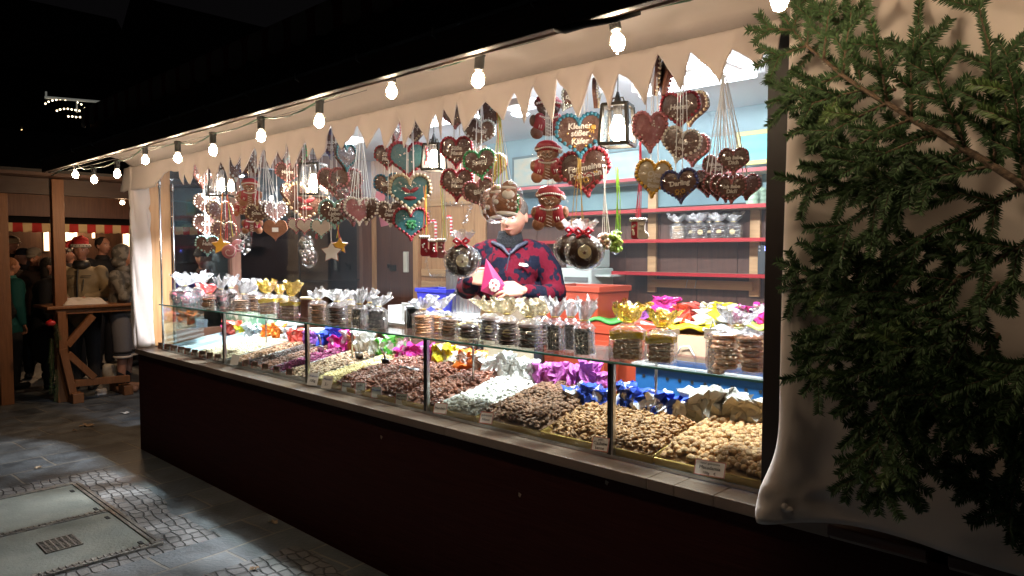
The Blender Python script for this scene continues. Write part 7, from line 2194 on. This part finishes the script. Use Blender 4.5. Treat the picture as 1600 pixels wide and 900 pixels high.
for (lx, ly, lz) in ((-1.5, .555, 2.12), (-3.6, 1.1, 2.32), (-7.4, 1.6, 2.36), (-2.0, 2.3, 2.36)):  # the first bulb is added, unseen, to go with the added lamp
    hb = T('hanging_bulb', {-1.5: 'added warm bulb, unseen behind the fleece pillar, that lights the posts and the youth', -3.6: 'bare warm bulb under the ceiling over the standing table', -7.4: 'bare warm bulb at the back of the neighbouring stall', -2.0: 'bare bulb hanging between the two stalls'}[lx], 'light bulb', (lx, ly, lz))
    m = MB(); m.lathe([(.012, 0), (.016, .01), (.016, .06), (.006, .065), (.004, .13)], 12); m.build('socket', black, hb, world=False, smooth=True)
    m = MB(); m.lathe([(.004, -.055), (.024, -.045), (.03, -.025), (.018, -.004), (.012, 0)], 14); m.build('bulb', emat('plain_bulb', (1, .75, .5), 6), hb, world=False, smooth=True)
# standing table on trestle legs
tb = T('standing_table', 'high orange wooden standing table with crossed braces beside the sweet stall', 'table', (-2.62, .25, 0))
TX = -2.55
ya, yb = onx(72, 478, TX).y, onx(180, 476, TX).y
m = MB(); m.box(TX - .55, ya, 1.035, TX + .03, yb + .3, 1.07); m.build('table_top', orw, tb, bevel=.008)
m = MB(); m.box(TX - .42, ya + .09, .975, TX - .02, yb + .2, 1.033); m.build('apron', orw, tb, bevel=.004)
def bar_px(a, b_, w_, nm, dx=0.):
    p0, p1 = onx(a[0], a[1], TX + dx), onx(b_[0], b_[1], TX + dx)
    m = MB(); m.bar(p0, p1, w_, .07, up=(1, 0, 0)); m.build(nm, orw, tb, bevel=.004)
bar_px((95, 487), (98, 548), .08, 'leg'); bar_px((97, 545), (114, 616), .075, 'leg', .004)
bar_px((145, 493), (104, 540), .07, 'brace', -.01); bar_px((105, 552), (147, 590), .07, 'brace', -.012)
bar_px((116, 599), (202, 591), .075, 'stretcher', -.02)
p0 = onx(117, 622, TX)
m = MB(); m.box(TX - .5, p0.y - .05, .0, TX + .12, p0.y + .06, .11); m.build('foot', orw, tb, bevel=.008)
m = MB(); m.box(TX - .5, p0.y + .5, .0, TX + .02, p0.y + .6, .11); m.build('foot', orw, tb, bevel=.008)
cl = MB()
cx0, cx1 = onx(100, 465, TX).y, onx(170, 465, TX).y
def clf(u, v):
    y = cx0 + (cx1 - cx0) * u; x = TX - .40 + .38 * v
    e = min(1, min(u, 1 - u, v, 1 - v) * 8)
    return (x, y, 1.073 + .075 * e * (.5 + .5 * mnoise.noise(Vector((u * 5, v * 4, 0)))) + .02 * e)
cl.grid(36, 20, clf)
tag(cl.build('crumpled_cloth', mat('white_cloth', (.62, .56, .50), .9, bump=.4), None, smooth=True), 'crumpled whitish cloth lying on the standing table', 'cloth')
def blob_bag(px, py, wpx, hpx, X0, label, mt_):
    p = onx(px, py, X0); k = mpp(p)
    m = MB()
    def f_(u, v):
        a = 2 * math.pi * u; rr = (.5 if v < .9 else .35) * (1 + .3 * mnoise.noise(Vector((math.cos(a) * 2, math.sin(a) * 2, v * 3 + px))))
        return (rr * math.cos(a) * wpx * k * .6, rr * math.sin(a) * wpx * k, (v) * hpx * k)
    m.grid(20, 8, f_)
    o = m.build('plastic_bag', mt_, None, smooth=True, solid=.002, world=False); o.location = (p.x, p.y, 0.0 if py > 600 else p.z)
    tag(o, label, 'plastic bag')
blob_bag(176, 594, 28, 26, -2.9, 'white and tan plastic bag hanging behind the stretcher of the standing table', mat('white_plastic_bag', (.5, .48, .42), .4, col2=(.3, .2, .1), nscale=6))
blob_bag(158, 612, 16, 10, -2.8, 'small white plastic bag on the ground under the standing table', mat('pale_plastic_bag', (.62, .64, .68), .35))
# fir garland and ornament on the post
gw = T('fir_garland', 'dark fir garland hanging down the left side of the standing table', 'garland', (TX, ya + .1, .3))
ms, mn, mf = MB(), MB(), MB()
rnd = random.Random(5)
for i in range(9):
    q = onx(86 + rnd.uniform(-7, 6), 505 + i * 12, TX + .02)
    base = q; d = Vector((rnd.uniform(-.1, .3), rnd.uniform(-.5, .3), -1)); pts = [base + d.normalized() * t for t in (0, .06, .12, .18)]
    ms.tube(pts, .003, 5); add_needles(mn, pts, rnd, .03, .006, Vector((1, 0, 0)))
ms.build('stem', bark, gw); mn.build('needles', needle, gw)
q = onx(79, 505, TX + .05)
orn = T('red_ornament', 'shiny red ornament on the garland under the table top', 'ornament', tuple(q)); m = MB(); m.ball((0, 0, 0), (.04, .05, .035), 14, 10); m.lathe([(.01, .033), (.01, .045)], 10); m.build('ball', mat('red_gloss', (.5, .02, .02), .2, coat=1.0), orn, smooth=True, world=False)
# green leaves on the pillar
iv = T('climbing_sprig', 'green and white leafy sprig at the right side of the camouflage hood', 'sprig', tuple(onx(215, 430, -1.4)))
m = MB()
for i in range(22):
    a, b_ = rnd.uniform(-6, 7), rnd.uniform(-22, 34)
    q = onx(213 + a, 440 + b_, -1.4) - Vector(iv.location)
    d = Vector((rnd.gauss(0, 1), rnd.gauss(0, 1), rnd.gauss(0, 1))).normalized() * .03; e = Vector((rnd.gauss(0, 1), rnd.gauss(0, 1), rnd.gauss(0, 1))).normalized() * .014
    m.add([q - d, q + e, q + d, q - e], [(0, 1, 2, 3)])
m.build('leaves', mat('sprig_leaf', (.10, .26, .12), .5, col2=(.5, .6, .5), nscale=30), iv, world=False)
for i, (a, b_) in enumerate([(596, 683), (812, 773), (948, 754)]):
    q = ony(a, b_, .0185)
    m = MB(); m.add([(-.008, 0, -.006), (.004, -.002, -.010), (.009, 0, .004), (-.003, -.003, .010)], [(0, 1, 2, 3)]); o = m.build('leaf_scrap', leafm, None, world=False, solid=.001); o.location = q
    tag(o, 'tiny yellowish leaf scrap stuck on the dark counter front, %s from the left' % ORD[i], 'leaf scrap')
# row of stalls behind, dark buildings
def dark_house(x, y, w_, d, h, rh, label, seed):
    r = T('town_house', label, 'building', (x, y, 0))
    wm = mat('night_wall', (.05, .045, .04), .9)
    m = MB(); m.box(-w_ / 2, -d / 2, 0, w_ / 2, d / 2, h); m.build('wall', wm, r, world=False)
    m = MB(); m.add([(-w_ / 2 - .3, -d / 2 - .3, h + .01), (w_ / 2 + .3, -d / 2 - .3, h + .01), (w_ / 2 + .3, d / 2 + .3, h + .01), (-w_ / 2 - .3, d / 2 + .3, h + .01), (0, -d / 2 - .3, h + rh), (0, d / 2 + .3, h + rh)], [(3, 2, 1, 0), (0, 1, 4), (1, 2, 5, 4), (2, 3, 5), (3, 0, 4, 5)]); m.build('roof', mat('night_roof', (.03, .022, .02), .9), r, world=False)
    rnd = random.Random(seed)
    for i in range(3):
        for j in range(3):
            m = MB(); yy = -d / 2 + d * (i + .5) / 3; z = 1.5 + (h - 2) * (j + .3) / 3
            m.box(w_ / 2 + .002, yy - .5, z, w_ / 2 + .05, yy + .5, z + 1.3); m.build('window', mat('night_glass', (.02, .02, .03), .15), r, world=False)
dark_house(-32, 4, 8, 12, 9, 4, 'dark town house far behind the neighbouring stall', 1)
dark_house(-34, 18, 8, 12, 11, 4, 'taller dark town house behind the back of the market', 2)
# light arch on a neighbouring roof
la = T('light_arch', 'three rows of tiny lights under a white bar hung in the dark upper left', 'light decoration', tuple(onx(105, 165, -12)))
m = MB(); m.tube([onx(70, 152, -12), onx(166, 160, -12)], .03, 6); m.tube([onx(72, 143, -12), onx(72, 153, -12)], .02, 5); m.tube([onx(120, 157, -12), onx(120, 176, -12)], .015, 5); m.build('bar', mat('white_bar', (.5, .5, .5), .5, emis=(.8, .8, .7), estr=.06), la)
pl = MB(); rows = []
pts = [(71, 162), (76, 159), (82, 157), (88, 156), (94, 155), (102, 156), (121, 160), (127, 163), (133, 169), (89, 173), (94, 171), (100, 170), (106, 170), (112, 171), (118, 172), (124, 173), (131, 174), (136, 177), (107, 182), (113, 182), (119, 183), (125, 183), (132, 184), (138, 187), (139, 181)]
for i, (a, b_) in enumerate(pts):
    q = MB(); q.ball(onx(a, b_, -12), .019, 8, 6); q.build('light', emat('fairy_light', (1, .8, .5), 3), la, smooth=True)
for i, (a, b_, c, nm) in enumerate([(34, 206, .05, 'amber lamp glowing in the dark at the far left'), (154, 203, .03, 'small pale lamp right of the dark shape at the upper left'), (179, 206, .022, 'small pale lamp directly left of the narrow one'), (191, 206, .026, 'narrow pale lamp furthest right in the dark upper left')]):
    q0 = onx(a, b_, -13)
    h = T('distant_lamp', nm, 'lamp', tuple(q0))
    q = MB(); q.ball((0, 0, 0), c, 10, 8); q.build('bulb', emat('amber_lamp' if i == 0 else 'pale_lamp', (1, .65, .25) if i == 0 else (1, .85, .6), 7 if i == 0 else 2), h, smooth=True, world=False)
    q = MB(); q.lathe([(.01, c), (.02, c + .02), (.02, c + .08)], 8); q.build('socket', black, h, world=False)
